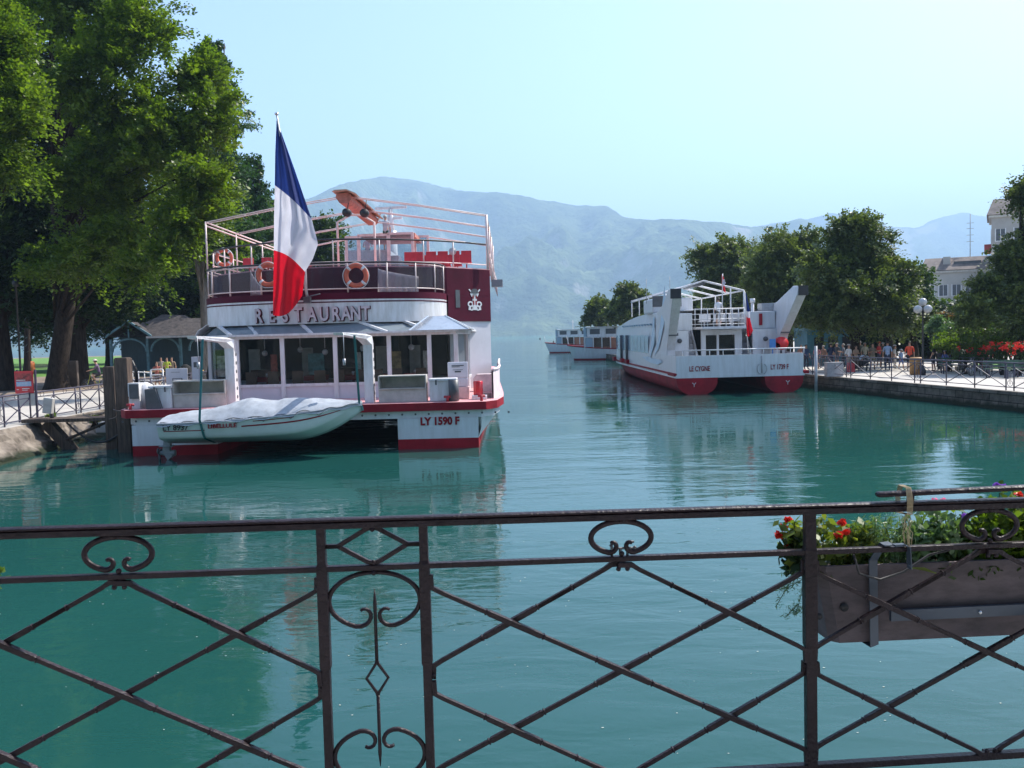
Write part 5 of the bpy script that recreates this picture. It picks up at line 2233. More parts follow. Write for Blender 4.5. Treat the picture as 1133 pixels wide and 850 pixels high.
# stairs
for xa, xb in ((at(759, 380, 53).x, at(773, 380, 53).x), (at(822, 380, 53).x, at(834, 380, 53).x)):
    mb = MB()
    n = 8
    for k in range(n):
        z0 = 1.16 + k * (3.75 - 1.16) / n
        mb.box(xa, xb, 53.4 + k * .28, 56, z0, z0 + (3.75 - 1.16) / n - .002)
    mb.build('stairs', M('step_grey', (.5, .5, .53), .6), cy)
    mb = MB()
    for x in (xa - .06, xb + .06):
        mb.prism([(53.2, 1.16), (55.8, 3.75), (55.8, 4.1), (53.2, 1.7)], 'x', x - .04, x + .04)
    mb.build('stair_side', WHITE, cy)
# saloon stern wall with door and window
xa, xb = at(776, 380, 53.4).x, at(821, 380, 53.4).x
mb = MB()
zt_ = 3.62
mb.box(xa, at(781, 380, 53.4).x, 53.4, 53.55, 1.16, zt_)
mb.box(at(813, 380, 53.4).x, xb, 53.4, 53.55, 1.16, zt_)
mb.box(at(781, 380, 53.4).x, at(813, 380, 53.4).x, 53.4, 53.55, 3.3, zt_)
mb.box(at(793, 380, 53.4).x, at(795.5, 380, 53.4).x, 53.4, 53.55, 1.16, 3.3)
mb.build('saloon_wall', WHITE2, cy)
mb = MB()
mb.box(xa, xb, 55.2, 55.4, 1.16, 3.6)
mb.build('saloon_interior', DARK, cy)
for p0, p1 in ((781, 793), (795.5, 813)):
    mb = MB()
    x0_, x1_ = at(p0, 380, 53.4).x, at(p1, 380, 53.4).x
    mb.box(x0_, x1_, 53.46, 53.48, 1.2 if p0 < 790 else 1.5, 3.28)
    mb.build('saloon_glass', GLASS, cy)
mb = MB()
mb.box(at(783, 380, 54).x, at(792, 380, 54).x, 54, 54.3, 1.2, 2.1)
mb.box(at(797, 380, 54).x, at(811, 380, 54).x, 54, 54.3, 1.6, 1.75)
mb.build('saloon_seat', DARKGREY, cy)
# upper deck over the saloon
mb = MB()
mb.box(xa - .1, xb + .1, 52.6, 58, 3.64, 3.8)
mb.build('upper_deck', WHITE2, cy, bevel=.03)
ux0, ux1 = at(769, 350, 52.7).x, at(824, 350, 52.7).x
mb = MB()
for z_ in (4.85, 4.55, 4.25, 3.95):
    mb.tube([(ux0, 56, z_), (ux0, 52.7, z_), (ux1, 52.7, z_), (ux1, 56, z_)], .022 if z_ < 4.8 else .032, 6)
mb.build('upper_rail', WHITE, cy)
for k in range(9):
    x = ux0 + (ux1 - ux0) * k / 8
    mb = MB()
    mb.tube([(x, 52.7, 3.8), (x, 52.7, 4.85)], .025, 6)
    mb.build('railing_post', WHITE, cy)
mb = MB()
mb.tube([(CX0 + .4, 50.06, 2.48), (CX1 + .1, 50.06, 2.48)], .035, 6)
mb.build('stern_rail', WHITE, cy)
for k in range(10):
    x = CX0 + .4 + (CX1 - CX0 - .35) * k / 9
    mb = MB()
    mb.tube([(x, 50.06, 2.18), (x, 50.06, 2.48)], .025, 6)
    mb.build('railing_post', WHITE, cy)
# bench seats and wheelhouse on the roof deck
mb = MB()
mb.box(at(717, 345, 60).x, at(760, 345, 60).x, 58, 62, 4.8, at(740, 331, 60).z)
mb.build('wheelhouse', WHITE2, cy, bevel=.1)
mb = MB()
mb.box(at(722, 345, 58).x, at(754, 345, 58).x, 57.96, 57.99, 5.2, 5.9)
mb.build('wheelhouse_window', DARKGREY, cy)
for i, x in enumerate((12.0, 12.9, 13.8, 14.7)):
    mb = MB()
    mb.box(x - .35, x + .35, 54.8, 55.3, 4.1, 4.16)
    mb.box(x - .35, x + .35, 54.78, 54.84, 4.16, 4.6)
    mb.box(x - .03, x + .03, 55, 55.06, 3.8, 4.1)
    mb.build('deck_seat', WHITE, cy)
# canopy frame
zE, zP = 5.95, 6.6
xl, xr, xp = at(700, 330, 64).x, at(823, 325, 54).x, at(764, 314, 58).x
xl = CX0 + .3
for k, Y in enumerate((54, 57.5, 61.5, 66, 70)):
    mb = MB()
    for dy in (0, .3):
        mb.tube([(xl, Y + dy, zE + (.1 if k > 2 else 0)), (xp, Y + dy, zP), (xr, Y + dy, zE)], .045, 6)
    mb.build('canopy_rib', WHITE, cy)
mb = MB()
for x, z_ in ((xl, zE), (xp, zP), (xr, zE), ((xl + xp) / 2, (zE + zP) / 2)):
    mb.tube([(x, 54, z_), (x, 70.3, z_)], .045, 6)
mb.build('canopy_beam', WHITE, cy)
for x in (xl, xr, (xp + xr) / 2 + .4):
    for Y in ((54, 61.5, 66, 70) if x != (xp + xr) / 2 + .4 else (54,)):
        mb = MB()
        mb.tube([(x, Y, 4.0 if Y == 54 else 4.8), (x, Y, zE + (.2 if x not in (xl, xr) else 0))], .045, 6)
        mb.build('canopy_post', WHITE, cy)
mb = MB()
mb.tube([(xp, 54.2, zP - .1), (xp, 60, zP - .1)], .16, 8)
mb.build('rolled_cover', DARKGREY, cy)
for px, yt in ((709, 309), (735, 306)):
    q = at(px + 6, yt, 60)
    mb = MB()
    mb.tube([(q.x, 60, 5.5), (q.x, 60, q.z)], .02, 5)
    mb.build('antenna', GREY, cy)
q = at(838, 340, 54)
mb = MB()
mb.box(q.x - .08, q.x + .1, 53.3, 53.38, q.z - 1.1, q.z - .4)
mb.build('extinguisher_panel', REDB, cy)
mb = MB()
mb.tube([(q.x - .3, 54, 3.8), (q.x - .3, 54, 5.2)], .1, 8)
mb.tube([(q.x - .3, 54, 5.2), (q.x - .3, 54, 5.45)], .16, 8)
mb.build('roof_ventilator', WHITE, cy)
q = at(850, 346, 54)
mb = MB()
mb.box(q.x - .4, q.x + .6, 54, 54.9, 4.66, 5.15)
mb.build('roof_box', GREY, cy)
q = at(866, 380, 52)
lr = thing('winch_cover', 'round bright red cover standing on the stern of the excursion catamaran', 'cover', (q.x, 52.3, 1.2))
mb = MB()
mb.tube([(q.x, 52.1, q.z), (q.x, 52.5, q.z)], .38, 20)
mb.tube([(q.x - .32, 52.1, q.z - .16), (q.x - .32, 52.4, q.z - .16)], .2, 12)
mb.build('cover', M('bright_red_cover', (.6, .015, .02), .5), lr)
mb = MB()
mb.tube([(q.x, 52.3, 1.16), (q.x, 52.3, q.z - .4)], .06, 6)
mb.tube([(q.x - .8, 52.2, 1.16), (q.x - .75, 52.2, q.z - .6)], .04, 6)
mb.build('stand', DARKGREY, lr)
mb = MB()
q = at(855, 380, 52)
mb.box(q.x - .18, q.x + .18, 52.0, 52.08, q.z - .3, q.z + .25)
mb.tube([(q.x, 52.04, 1.16), (q.x, 52.04, q.z - .3)], .03, 6)
mb.build('blue_sign', M('blue_sign_paint', (.05, .2, .5), .5), origin=(q.x, 52, 1.16), label='small blue panel on a post left of the round red cover', cat='sign')


def small_flag(nm, label, pxt, pyt, pxb, pyb, Y, fpts, cols_, mats_, leanY=0):
    r = thing(nm, label, 'flag', at(pxb, pyb, Y))
    m_ = MB()
    a, b_ = at(pxb, pyb, Y), at(pxt, pyt, Y - leanY)
    m_.tube([a, b_], .03, 6)
    m_.build('staff', WHITE, r)
    return r, a, b_


r, a, b_ = small_flag('french_flag', 'French tricolour hanging at the stern of the excursion catamaran', 824, 323, 828, 391, 50.6, None, None, None, .6)
Lg = [(824.5, 324), (824, 338), (825, 350), (826.5, 372)]
Rg = [(825.5, 324), (829, 340), (830, 354), (833, 366)]
bands = [(0, .42, FB), (.42, .62, FW), (.62, 1, FR)]
rows = []
for j in range(19):
    v = j / 18
    row = []
    for i in range(6):
        u = i / 5
        lx, ly = np.interp(v * 3, range(4), [p[0] for p in Lg]), np.interp(v * 3, range(4), [p[1] for p in Lg])
        rx_, ry = np.interp(v * 3, range(4), [p[0] for p in Rg]), np.interp(v * 3, range(4), [p[1] for p in Rg])
        row.append(at(lx + (rx_ - lx) * u, ly + (ry - ly) * u + v * 3 * sin(pi * u), 50.2 + .12 * sin(u * 9)))
    rows.append(row)
for (v0, v1, mt), nm in zip(bands, ('blue_stripe', 'white_stripe', 'red_stripe')):
    m_ = MB()
    m_.grid(rows[int(round(v0 * 18)):int(round(v1 * 18)) + 1])
    m_.build(nm, mt, r)
r, a, b_ = small_flag('swiss_flag', 'small red flag with a white cross hanging on a thin mast above the excursion catamaran', 799.5, 303, 799, 356, 53, None, None, None)
rows = [[at(798.5 + (4.5 * u) * (.5 + .5 * v), 304 + 17 * v + 3 * u, 53 + .1 * sin(u * 8)) for u in np.linspace(0, 1, 5)] for v in np.linspace(0, 1, 7)]
m_ = MB()
m_.grid(rows)
m_.build('red_cloth', FR, r)
m_ = MB()
c = at(801, 313, 52.85)
m_.box(c.x - .045, c.x + .045, 52.84, 52.86, c.z - .2, c.z + .2)
m_.box(c.x - .1, c.x + .1, 52.835, 52.865, c.z - .05, c.z + .05)
m_.build('white_cross', FW, r)

# ------------------------------------------------------------------ two passenger boats further along the quay
def passenger_boat(label, px_bow, px_stern, pyw, Y, dY, L_, beam, pyroof):
    """built along local x: bow at -L/2; placed with a heading"""
    P0 = at(px_bow, pyw, Y)
    root = thing('passenger_boat', label, 'boat', (0, 0, 0), 'passenger boats moored beyond the catamaran')
    n = 20

    def hw(t):
        return beam / 2 * (min(1, (t / .28)) ** .6 if t < .28 else 1) * (1 if t < .85 else 1 - (t - .85) * .8)

    def shz(t):
        return 2.0 if t < .02 else 1.35 + .65 * (1 - t) ** 2.5
    levels = [(-.4, .7), (.22, .86), (.24, .86), (1.0, .98)]
    m_ = MB()
    rows = {}
    for li, (z_, q) in enumerate([(-.4, .7), (.2, .84), (.2, .84), (.9, .95), (99, 1.0)]):
        for sg in (-1, 1):
            row = []
            for i in range(n + 1):
                t = i / n
                zz = shz(t) if z_ == 99 else z_
                rake = (1 - min(1, t / .12)) * (.9 * (2 - zz) / 2)
                row.append((-L_ / 2 + L_ * t + rake, sg * max(.02, hw(t)) * q, zz))
            rows[(li, sg)] = row
    for sg in (-1, 1):
        m_.grid([rows[(0, sg)], rows[(1, sg)]], 1)
        m_.grid([rows[(2, sg)], rows[(3, sg)], rows[(4, sg)]], 0)
    m_.add([rows[(k, sg)][-1] for k, sg in ((0, -1), (4, -1), (4, 1), (0, 1))], [(0, 1, 2, 3)], 0)
    m_.build('hull', [WHITE2, RED], root)
    m_ = MB()
    m_.grid([[(p[0], p[1], p[2] - .15) for p in rows[(4, -1)]], [(p[0], p[1], p[2] - .15) for p in rows[(4, 1)]]])
    m_.build('deck', REDB, root)
    m_ = MB()
    for sg in (-1, 1):
        m_.tube(rows[(4, sg)], .07, 6)
    m_.build('gunwale', REDB, root)
    m_ = MB()
    x0_, x1_ = -L_ / 2 + L_ * .2, L_ / 2 - .6
    b2 = beam / 2 - .25
    m_.box(x0_, x1_, -b2, b2, 3.0, 3.12)
    m_.build('cabin_roof', WHITE, root)
    nps = 9
    for k in range(nps + 1):
        x = x0_ + .05 + (x1_ - x0_ - .1) * k / nps
        for sg in (-1, 1):
            m_ = MB()
            m_.box(x - .06, x + .06, sg * (b2 - .06) - .06, sg * (b2 - .06) + .06, 1.2, 3.0)
            m_.build('cabin_post', WHITE, root)
    m_ = MB()
    m_.box(x0_ + .3, x1_ - .1, -b2 + .4, b2 - .4, 1.2, 2.9)
    m_.build('cabin', M('varnished_wood', (.42, .17, .1), .5), root)
    for k in range(3):
        xa, xb = x0_ + .1 + (x1_ - x0_ - .1) * k / nps, x0_ - .05 + (x1_ - x0_ - .1) * (k + 1) / nps
        for sg in (-1, 1):
            m_ = MB()
            m_.box(xa + .06, xb, sg * b2 - .01, sg * b2 + .01, 1.75, 2.95)
            m_.build('window', GLASS if k > 0 else WBLUE, root)
    m_ = MB()
    xt0, xt1 = x0_ + .3, x1_ - 1.2
    m_.box(xt0, xt1, -b2 + .3, b2 - .3, 3.12, 4.35)
    m_.box(xt0 - .2, xt1 + .2, -b2 + .1, b2 - .1, 4.352, 4.44)
    m_.build('wheelhouse', WHITE, root, bevel=.04)
    for k in range(4):
        xa = xt0 + .4 + (xt1 - xt0 - .4) * k / 4
        for sg in (-1, 1):
            m_ = MB()
            m_.box(xa, xa + (xt1 - xt0) / 4 - .9, sg * (b2 - .3) - .02, sg * (b2 - .3) + .02, 3.45, 4.15)
            m_.build('upper_window', DARKGREY, root)
    m_ = MB()
    m_.box(xt0 - .5, xt0 - .1, -b2 + .5, b2 - .5, 1.4, 4.5)
    m_.build('funnel_housing', M('grey_blue_paint', (.3, .4, .48), .5), root)
    m_ = MB()
    m_.tube([(xt0 + 2.6, 0, 4.4), (xt0 + 2.6, 0, 6.2)], .05, 6)
    m_.tube([(xt0 + 2.3, 0, 5.8), (xt0 + 2.9, 0, 5.8)], .04, 5)
    m_.build('mast', WHITE, root)
    m_ = MB()
    m_.ball((xt1 - .8, .4, 4.75), (.4, .4, .28), 10, 6)
    m_.build('radar_dome', WHITE, root)
    m_ = MB()
    m_.tube([(-L_ / 2 + .25, 0, 2.0), (-L_ / 2 - .1, 0, 3.2)], .03, 5)
    m_.build('jack_staff', WHITE, root)
    hd = dY
    root.rotation_euler = (0, 0, hd)
    bow = Vector((-L_ / 2, 0, 0))
    bow.rotate(root.rotation_euler)
    root.location = (P0.x - bow.x, P0.y - bow.y, 0)
    return root


passenger_boat('white two-deck passenger boat with red gunwale just left of the excursion catamaran', 628, 670, 392, 122, -.30, 14, 4.2, 360)
passenger_boat('white passenger boat furthest away, its bow out over the lake', 603, 630, 384, 172, -.35, 14, 4.2, 362)

# buoys on the far water
for (px, py, lab) in ((612.5, 378, 'nearer of two small dark buoys on the lake left of the passenger boats'), (597.5, 374.5, 'farther of two small dark buoys on the lake left of the passenger boats')):
    q = atz(px, py + .8, 0)
    m_ = MB()
    s_ = q.y / 981
    m_.lathe([(.3 * s_, -.3 * s_), (1.0 * s_, 0), (.9 * s_, 1.0 * s_), (.5 * s_, 1.6 * s_), (.12 * s_, 1.7 * s_), (.12 * s_, 2.6 * s_)], (q.x, q.y, 0), 12)
    m_.build('buoy', DARKGREY, origin=(q.x, q.y, 0), label=lab, cat='buoy', group='buoys on the lake')

# ------------------------------------------------------------------ people
POSES = {}


def person_mesh(key, J, extra=None):
    """grow one continuous body over a skeleton; J: name->(pos, radius)"""
    names = list(J)
    bones = [('pelvis', 'waist', 1), ('waist', 'chest', 1), ('chest', 'neck', 1), ('neck', 'headb', 0), ('headb', 'headm', 0), ('headm', 'headt', 0), ('headm', 'nose', 0)]
    for s_ in 'lr':
        bones += [('chest', 'sh' + s_, 1), ('sh' + s_, 'el' + s_, 1), ('el' + s_, 'wr' + s_, 0), ('wr' + s_, 'ha' + s_, 0), ('ha' + s_, 'fi' + s_, 0), ('wr' + s_, 'th' + s_, 0),
                  ('pelvis', 'hi' + s_, 2), ('hi' + s_, 'kn' + s_, 2), ('kn' + s_, 'an' + s_, 4), ('an' + s_, 'to' + s_, 3)]
    me = bpy.data.meshes.new('body')
    idx = {n_: i for i, n_ in enumerate(names)}
    me.from_pydata([J[n_][0] for n_ in names], [(idx[a], idx[b_]) for a, b_, _ in bones], [])
    o = bpy.data.objects.new('tmp_body', me)
    COL.objects.link(o)
    o.modifiers.new('skin', 'SKIN')
    for i, n_ in enumerate(names):
        r = J[n_][1]
        d = me.skin_vertices[0].data[i]
        d.radius = r if isinstance(r, tuple) else (r, r)
        d.use_root = (n_ == 'pelvis')
    sb = o.modifiers.new('sub', 'SUBSURF')
    sb.levels = 1
    dg = bpy.context.evaluated_depsgraph_get()
    m2 = bpy.data.meshes.new_from_object(o.evaluated_get(dg))
    m2.name = 'body_' + key
    bpy.data.objects.remove(o)
    for m_ in (SKIN, WHITE, DARK, BLACK, SKIN):
        m2.materials.append(m_)
    segs = [(Vector(J[a][0]), Vector(J[b_][0]), c) for a, b_, c in bones]
    for p in m2.polygons:
        c = p.center
        best, bc = 1e9, 1
        for a, b_, cc in segs:
            ab = b_ - a
            t = max(0, min(1, (c - a).dot(ab) / ab.length_squared))
            dd = (c - (a + ab * t)).length
            if dd < best:
                best, bc = dd, cc
        p.material_index = bc
        p.use_smooth = True
    return m2


def stand_J(arm='down', stride=.1, bend=0.0):
    J = {'pelvis': ((0, 0, .95), (.15, .11)), 'waist': ((0, 0, 1.1), (.125, .095)), 'chest': ((0, 0, 1.33), (.155, .11)), 'neck': ((0, -.005, 1.49), .055), 'headb': ((0, -.015, 1.57), .07),
         'headm': ((0, -.015, 1.65), (.085, .1)), 'headt': ((0, -.005, 1.72), .06), 'nose': ((0, -.11, 1.63), .015)}
    for s_, sg in (('l', -1), ('r', 1)):
        fw = sg * stride
        J['sh' + s_] = ((sg * .18, 0, 1.42), .055)
        J['hi' + s_] = ((sg * .09, 0, .88), .085)
        J['kn' + s_] = ((sg * .1, -fw * .8 - .02, .49), .058)
        J['an' + s_] = ((sg * .1, -fw * 1.4 + .02, .09), .042)
        J['to' + s_] = ((sg * .11, -fw * 1.4 - .14, .035), .034)
        if arm == 'down':
            el, wr = (sg * .24, .03, 1.14), (sg * .25, -.06, .9)
        elif arm == 'bent':
            el, wr = (sg * .25, .02, 1.15), (sg * .12, -.24, 1.2)
        elif arm == 'up' and sg > 0:
            el, wr = (sg * .38, -.05, 1.5), (sg * .3, -.1, 1.78)
        elif arm == 'up':
            el, wr = (sg * .24, .03, 1.14), (sg * .2, -.12, .95)
        elif arm == 'bike':
            el, wr = (sg * .26, -.22, 1.2), (sg * .25, -.5, 1.12)
        J['el' + s_] = (el, .042)
        J['wr' + s_] = (wr, .029)
        e, w_ = Vector(el), Vector(wr)
        d = (w_ - e).normalized()
        J['ha' + s_] = (tuple(w_ + d * .07), (.036, .02))
        J['fi' + s_] = (tuple(w_ + d * .16 + Vector((0, -.015, 0))), (.022, .012))
        J['th' + s_] = (tuple(w_ + d * .07 + Vector((-sg * .035, -.03, 0))), .011)
    return J


def sit_J(bike=False):
    J = stand_J('bike' if bike else 'bent')
    for k in J:
        p, r = J[k]
        if k[:2] not in ('hi', 'kn', 'an', 'to') and k != 'pelvis':
            lean = -.3 * (p[2] - .95) if bike else 0
            J[k] = ((p[0], p[1] + lean, p[2]), r)
    for s_, sg in (('l', -1), ('r', 1)):
        dz_ = .14 * sg if bike else 0
        J['kn' + s_] = ((sg * .13, -.4, .82 + dz_ if bike else .92), .062)
        J['an' + s_] = ((sg * .12, -.24 if bike else -.42, .42 + dz_ if bike else .5), .042)
        J['to' + s_] = ((sg * .12, -.4 if bike else -.58, .37 + dz_ if bike else .45), .034)
    return J


POSES['walk'] = person_mesh('walk', stand_J('down', .13))
POSES['stand'] = person_mesh('stand', stand_J('down', .03))
POSES['hold'] = person_mesh('hold', stand_J('bent', .05))
POSES['reach'] = person_mesh('reach', stand_J('up', .05))
POSES['sit'] = person_mesh('sit', sit_J())
POSES['ride'] = person_mesh('ride', sit_J(True))
hm_ = MB()
hm_.ball((0, 0, 0), (.098, .112, .095), 12, 8)
hair_me = None
CLO = {}


def cloth(col):
    k = tuple(col)
    if k not in CLO:
        CLO[k] = M('cloth', col, .8, var=.1, scale=8)
    return CLO[k]


def person(label, loc, rz, pose, shirt, trousers, h=1.72, hair=HAIR, hat=None, group=None, shorts=True, skirt=None):
    o = bpy.data.objects.new('person', POSES[pose])
    COL.objects.link(o)
    OFF[o.name] = Vector((0, 0, 0))
    o.location = loc
    o.rotation_euler = (0, 0, rz)
    s_ = h / 1.74
    o.scale = (s_,) * 3
    tag(o, label, 'person', group)
    mm = [SKIN, cloth(shirt), cloth(trousers), BLACK, SKIN if shorts else cloth(trousers)]
    for i, m_ in enumerate(mm):
        o.material_slots[i].link = 'OBJECT'
        o.material_slots[i].material = m_
    dy = -.23 if pose == 'ride' else 0
    hb = MB()
    # hair cap over the back and top of the head
    g = []
    for i in range(7):
        a = pi * .62 * i / 6
        row = []
        for j in range(13):
            b_ = pi * 2 * j / 12
            zz = 1.655 + .098 * cos(a) * 1.05
            rr = .098 * sin(a)
            yb = rr * sin(b_) * 1.15
            if a > 1.1 and yb < -.02:
                yb = max(yb, -.03)
            row.append((rr * cos(b_), yb + dy + .008, zz))
        g.append(row)
    hb.grid(g)
    ho_ = hb.build('hair', hair, o)
    if hat is not None:
        hb = MB()
        hb.lathe([(.16, 1.7), (.155, 1.71), (.105, 1.715), (.1, 1.76), (.07, 1.785), (.01, 1.79)], (0, dy, 0), 14)
        hb.build('hat', cloth(hat), o)
    # eyes
    hb = MB()
    for sg in (-1, 1):
        hb.ball((sg * .032, -.104 + dy, 1.665), (.011, .006, .007), 6, 4)
    hb.build('eyes', BLACK, o)
    if skirt is not None:
        hb = MB()
        hb.lathe([(.17, .55), (.2, .56), (.15, .95), (.13, 1.05)], (0, 0, 0), 14)
        hb.build('skirt', cloth(skirt), o)
    return o


q = at(427, 266, 45)
person('person in grey shirt and dark green shorts standing at the helm with one arm raised', (q.x, 45.0, HP - .3), pi * .95, 'reach', (.42, .42, .45), (.02, .06, .04), 1.75, HAIRG)
q = at(406, 257, 45)
person('dark-haired person in a pink shirt sitting at the helm of the restaurant boat', (q.x, 45.1, HP - 1.22), pi * .9, 'sit', (.6, .35, .38), (.1, .1, .12), 1.72)
q = at(792, 350, 54)
person('person in a white shirt seen from behind on the upper deck of the excursion catamaran', (q.x, 53.3, 3.8), pi, 'stand', (.7, .7, .72), (.12, .11, .1), 1.72)

# crowd on the right promenade
crowd = [
    (892, 60, 'stand', (.05, .09, .22), (.03, .03, .05), 1.7, None, 'person in dark blue at the left end of the crowd, beside the grey mooring post'),
    (886.5, 62, 'hold', (.25, .12, .08), (.05, .05, .07), 1.65, None, 'person in brown just left of the mooring post, in the shade'),
    (904, 60, 'hold', (.6, .25, .3), (.2, .2, .25), 1.62, None, 'person in a pink top between the mooring post and a person in navy'),
    (919.5, 58, 'stand', (.02, .03, .08), (.03, .03, .06), 1.8, (.3, .27, .2), 'person in a navy shirt and straw hat leaning near the grey box'),
    (926, 63, 'stand', (.04, .05, .07), (.05, .05, .07), 1.7, None, 'person in dark clothes right behind the one in the straw hat'),
    (939, 56.5, 'stand', (.7, .66, .62), (.35, .3, .25), 1.7, (.4, .35, .3), 'person in a white tank top and hat next to a red bag'),
    (947, 58, 'hold', (.4, .28, .2), (.15, .12, .1), 1.6, None, 'person in a tan top pushing the stroller'),
    (957, 60, 'stand', (.5, .48, .4), (.1, .1, .1), 1.74, None, 'person in a cream shirt behind the stroller'),
    (965.5, 57.5, 'hold', (.22, .17, .12), (.25, .22, .15), 1.72, None, 'person in a brown top holding something in both hands'),
    (972.5, 60, 'hold', (.5, .03, .03), (.05, .05, .08), 1.75, (.6, .03, .02), 'person in a red shirt and red cap in the middle of the crowd'),
    (982, 56.5, 'stand', (.3, .42, .6), (.03, .04, .08), 1.84, None, 'tall person in a light blue shirt'),
    (990, 58, 'stand', (.65, .62, .58), (.5, .45, .4), 1.55, (.6, .6, .6), 'short person in white right of the tall one in light blue'),
    (997, 57, 'walk', (.25, .4, .65), (.1, .15, .4), 1.3, (.6, .6, .65), 'child in a blue and white top with a white hat'),
    (1006.5, 55, 'stand', (.75, .09, .04), (.02, .02, .03), 1.82, None, 'person in a bright orange-red shirt near the lamp post'),
    (1033, 53.5, 'stand', (.02, .02, .03), (.02, .02, .03), 1.8, None, 'person in black right of the lamp post'),
    (1040, 54.5, 'hold', (.04, .03, .04), (.03, .03, .04), 1.78, (.05, .04, .05), 'person in black with a dark hat beside two children'),
    (1045.5, 53, 'walk', (.1, .15, .45), (.45, .04, .05), 1.25, (.6, .62, .65), 'left one of two children with white caps, in red trousers'),
    (1050.5, 53.6, 'walk', (.15, .2, .5), (.12, .1, .12), 1.2, (.65, .65, .65), 'right one of two children with white caps, in dark trousers'),
    (911, 61, 'walk', (.3, .18, .14), (.08, .08, .1), 1.6, None, 'person in russet half hidden left of the one in the straw hat'),
    (933, 61, 'hold', (.18, .2, .26), (.06, .06, .08), 1.68, None, 'person in slate grey behind the grey box'),
    (951.5, 62.5, 'stand', (.1, .12, .1), (.05, .05, .05), 1.8, None, 'tall person in dark green in the shade behind the stroller'),
    (977, 62, 'walk', (.12, .1, .09), (.05, .05, .05), 1.7, None, 'person in dark brown in the shade behind the red cap'),
]
for (px, Y, pose, sh, tr, h, hat, lab) in crowd:
    q = at(px, 390, Y)
    person(lab, (q.x, Y, zr_), random.uniform(-1.2, 1.2) + (pi if random.random() < .3 else 0), pose, sh, tr, h, random.choice([HAIR, HAIR, HAIRG]), hat, 'people on the promenade', shorts=random.random() < .6)
for (px, Y, sh, tr, lab) in ((178, 62, (.35, .3, .27), (.05, .05, .06), 'person in a grey top at the left of the group in front of the hut'),
                             (184.5, 60, (.4, .5, .05), (.1, .1, .1), 'person in a lime green top seated in the group in front of the hut'),
                             (190, 61, (.3, .22, .16), (.25, .5, .03), 'person in brown with lime green shorts in front of the hut'),
                             (173, 52, (.32, .1, .08), (.1, .08, .08), 'person in a russet top on the quay left of the white panel'),
                             (241, 58, (.15, .1, .1), (.05, .05, .06), 'person behind the left davit arm')):
    q = at(px, 400, Y)
    person(lab, (q.x, Y, zl), random.uniform(-1, 1), random.choice(['stand', 'hold']), sh, tr, 1.75 if Y > 55 else 1.65, HAIR, None, 'people on the left bank')

# ------------------------------------------------------------------ bicycles
def bicycle(label, loc, rz, colr, group=None):
    root = thing('bicycle', label, 'bicycle', loc, group)
    X, Y, Z = loc
    fm = M('bike_frame', colr, .35)

    def P(x, z, y=0):
        return (X + x, Y + y, Z + z)
    for x in (-.52, .52):
        m_ = MB()
        m_.tube([P(x + .33 * cos(a_), .34 + .33 * sin(a_)) for a_ in [i * 2 * pi / 20 for i in range(20)]], .018, 6, closed=True)
        w_ = m_.build('wheel', BLACK, root)
        m_ = MB()
        for k in range(8):
            a_ = k * pi / 8
            m_.tube([P(x + .32 * cos(a_), .34 + .32 * sin(a_)), P(x - .32 * cos(a_), .34 - .32 * sin(a_))], .003, 3)
        m_.build('spokes', STEEL, w_)
    m_ = MB()
    m_.tube([P(.52, .34), P(.1, .3), P(-.38, .78), P(.2, .82), P(.1, .3)], .018, 6)
    m_.tube([P(.52, .34), P(.2, .82)], .012, 6)
    m_.tube([P(-.52, .34), P(-.38, .8), P(-.36, .98)], .016, 6)
    m_.tube([P(.2, .82), P(.22, .92)], .014, 6)
    m_.build('frame', fm, root)
    m_ = MB()
    m_.tube([P(-.3, .98, -.27), P(-.37, 1.0, -.1), P(-.37, 1.0, .1), P(-.3, .98, .27)], .012, 6)
    m_.build('handlebar', BLACK, root)
    m_ = MB()
    m_.ball(P(.24, .94), (.13, .07, .04), 10, 6)
    m_.build('saddle', BLACK, root)
    m_ = MB()
    m_.tube([P(.1, .3, -.1), P(.1, .3, .1)], .09, 10)
    m_.build('crank', GREY, root)
    root.rotation_euler = (0, 0, rz)
    return root


for i, (px, Y, c_, lab) in enumerate(((1070, 49, (.05, .05, .06), 'leftmost of the parked bicycles by the red flower bed'), (1076, 48.6, (.3, .3, .32), 'silver bicycle, second in the row of parked bicycles'),
                                       (1083, 48.4, (.03, .03, .04), 'black bicycle, third in the row of parked bicycles'), (1091, 48, (.2, .03, .03), 'dark red bicycle at the right end of the parked row'))):
    q = at(px, 400, Y)
    bicycle(lab, (q.x, Y, zr_), [.5, .9, .35, .7][i], c_, 'bicycles parked on the promenade')
q = at(107, 415, 54)
bk = bicycle('yellow-green bicycle being ridden along the left bank', (q.x, 54, zl), .35, (.5, .55, .03))
person('cyclist in a dark vest and white cap riding a yellow-green bicycle on the left bank', (q.x + .18, 54.02, zl + .02), .35 - pi / 2, 'ride', (.12, .08, .14), (.03, .03, .04), 1.8, HAIR, (.6, .5, .5))
bs_ = MB()
bs_.box(q.x + .35, q.x + .85, 54.05, 54.45, zl + .78, zl + 1.1)
bs_.build('wicker_basket', M('wicker', (.3, .18, .08), .8), origin=(q.x + .6, 54.2, zl + .78), label='brown wicker basket on the back of the yellow-green bicycle', cat='basket')
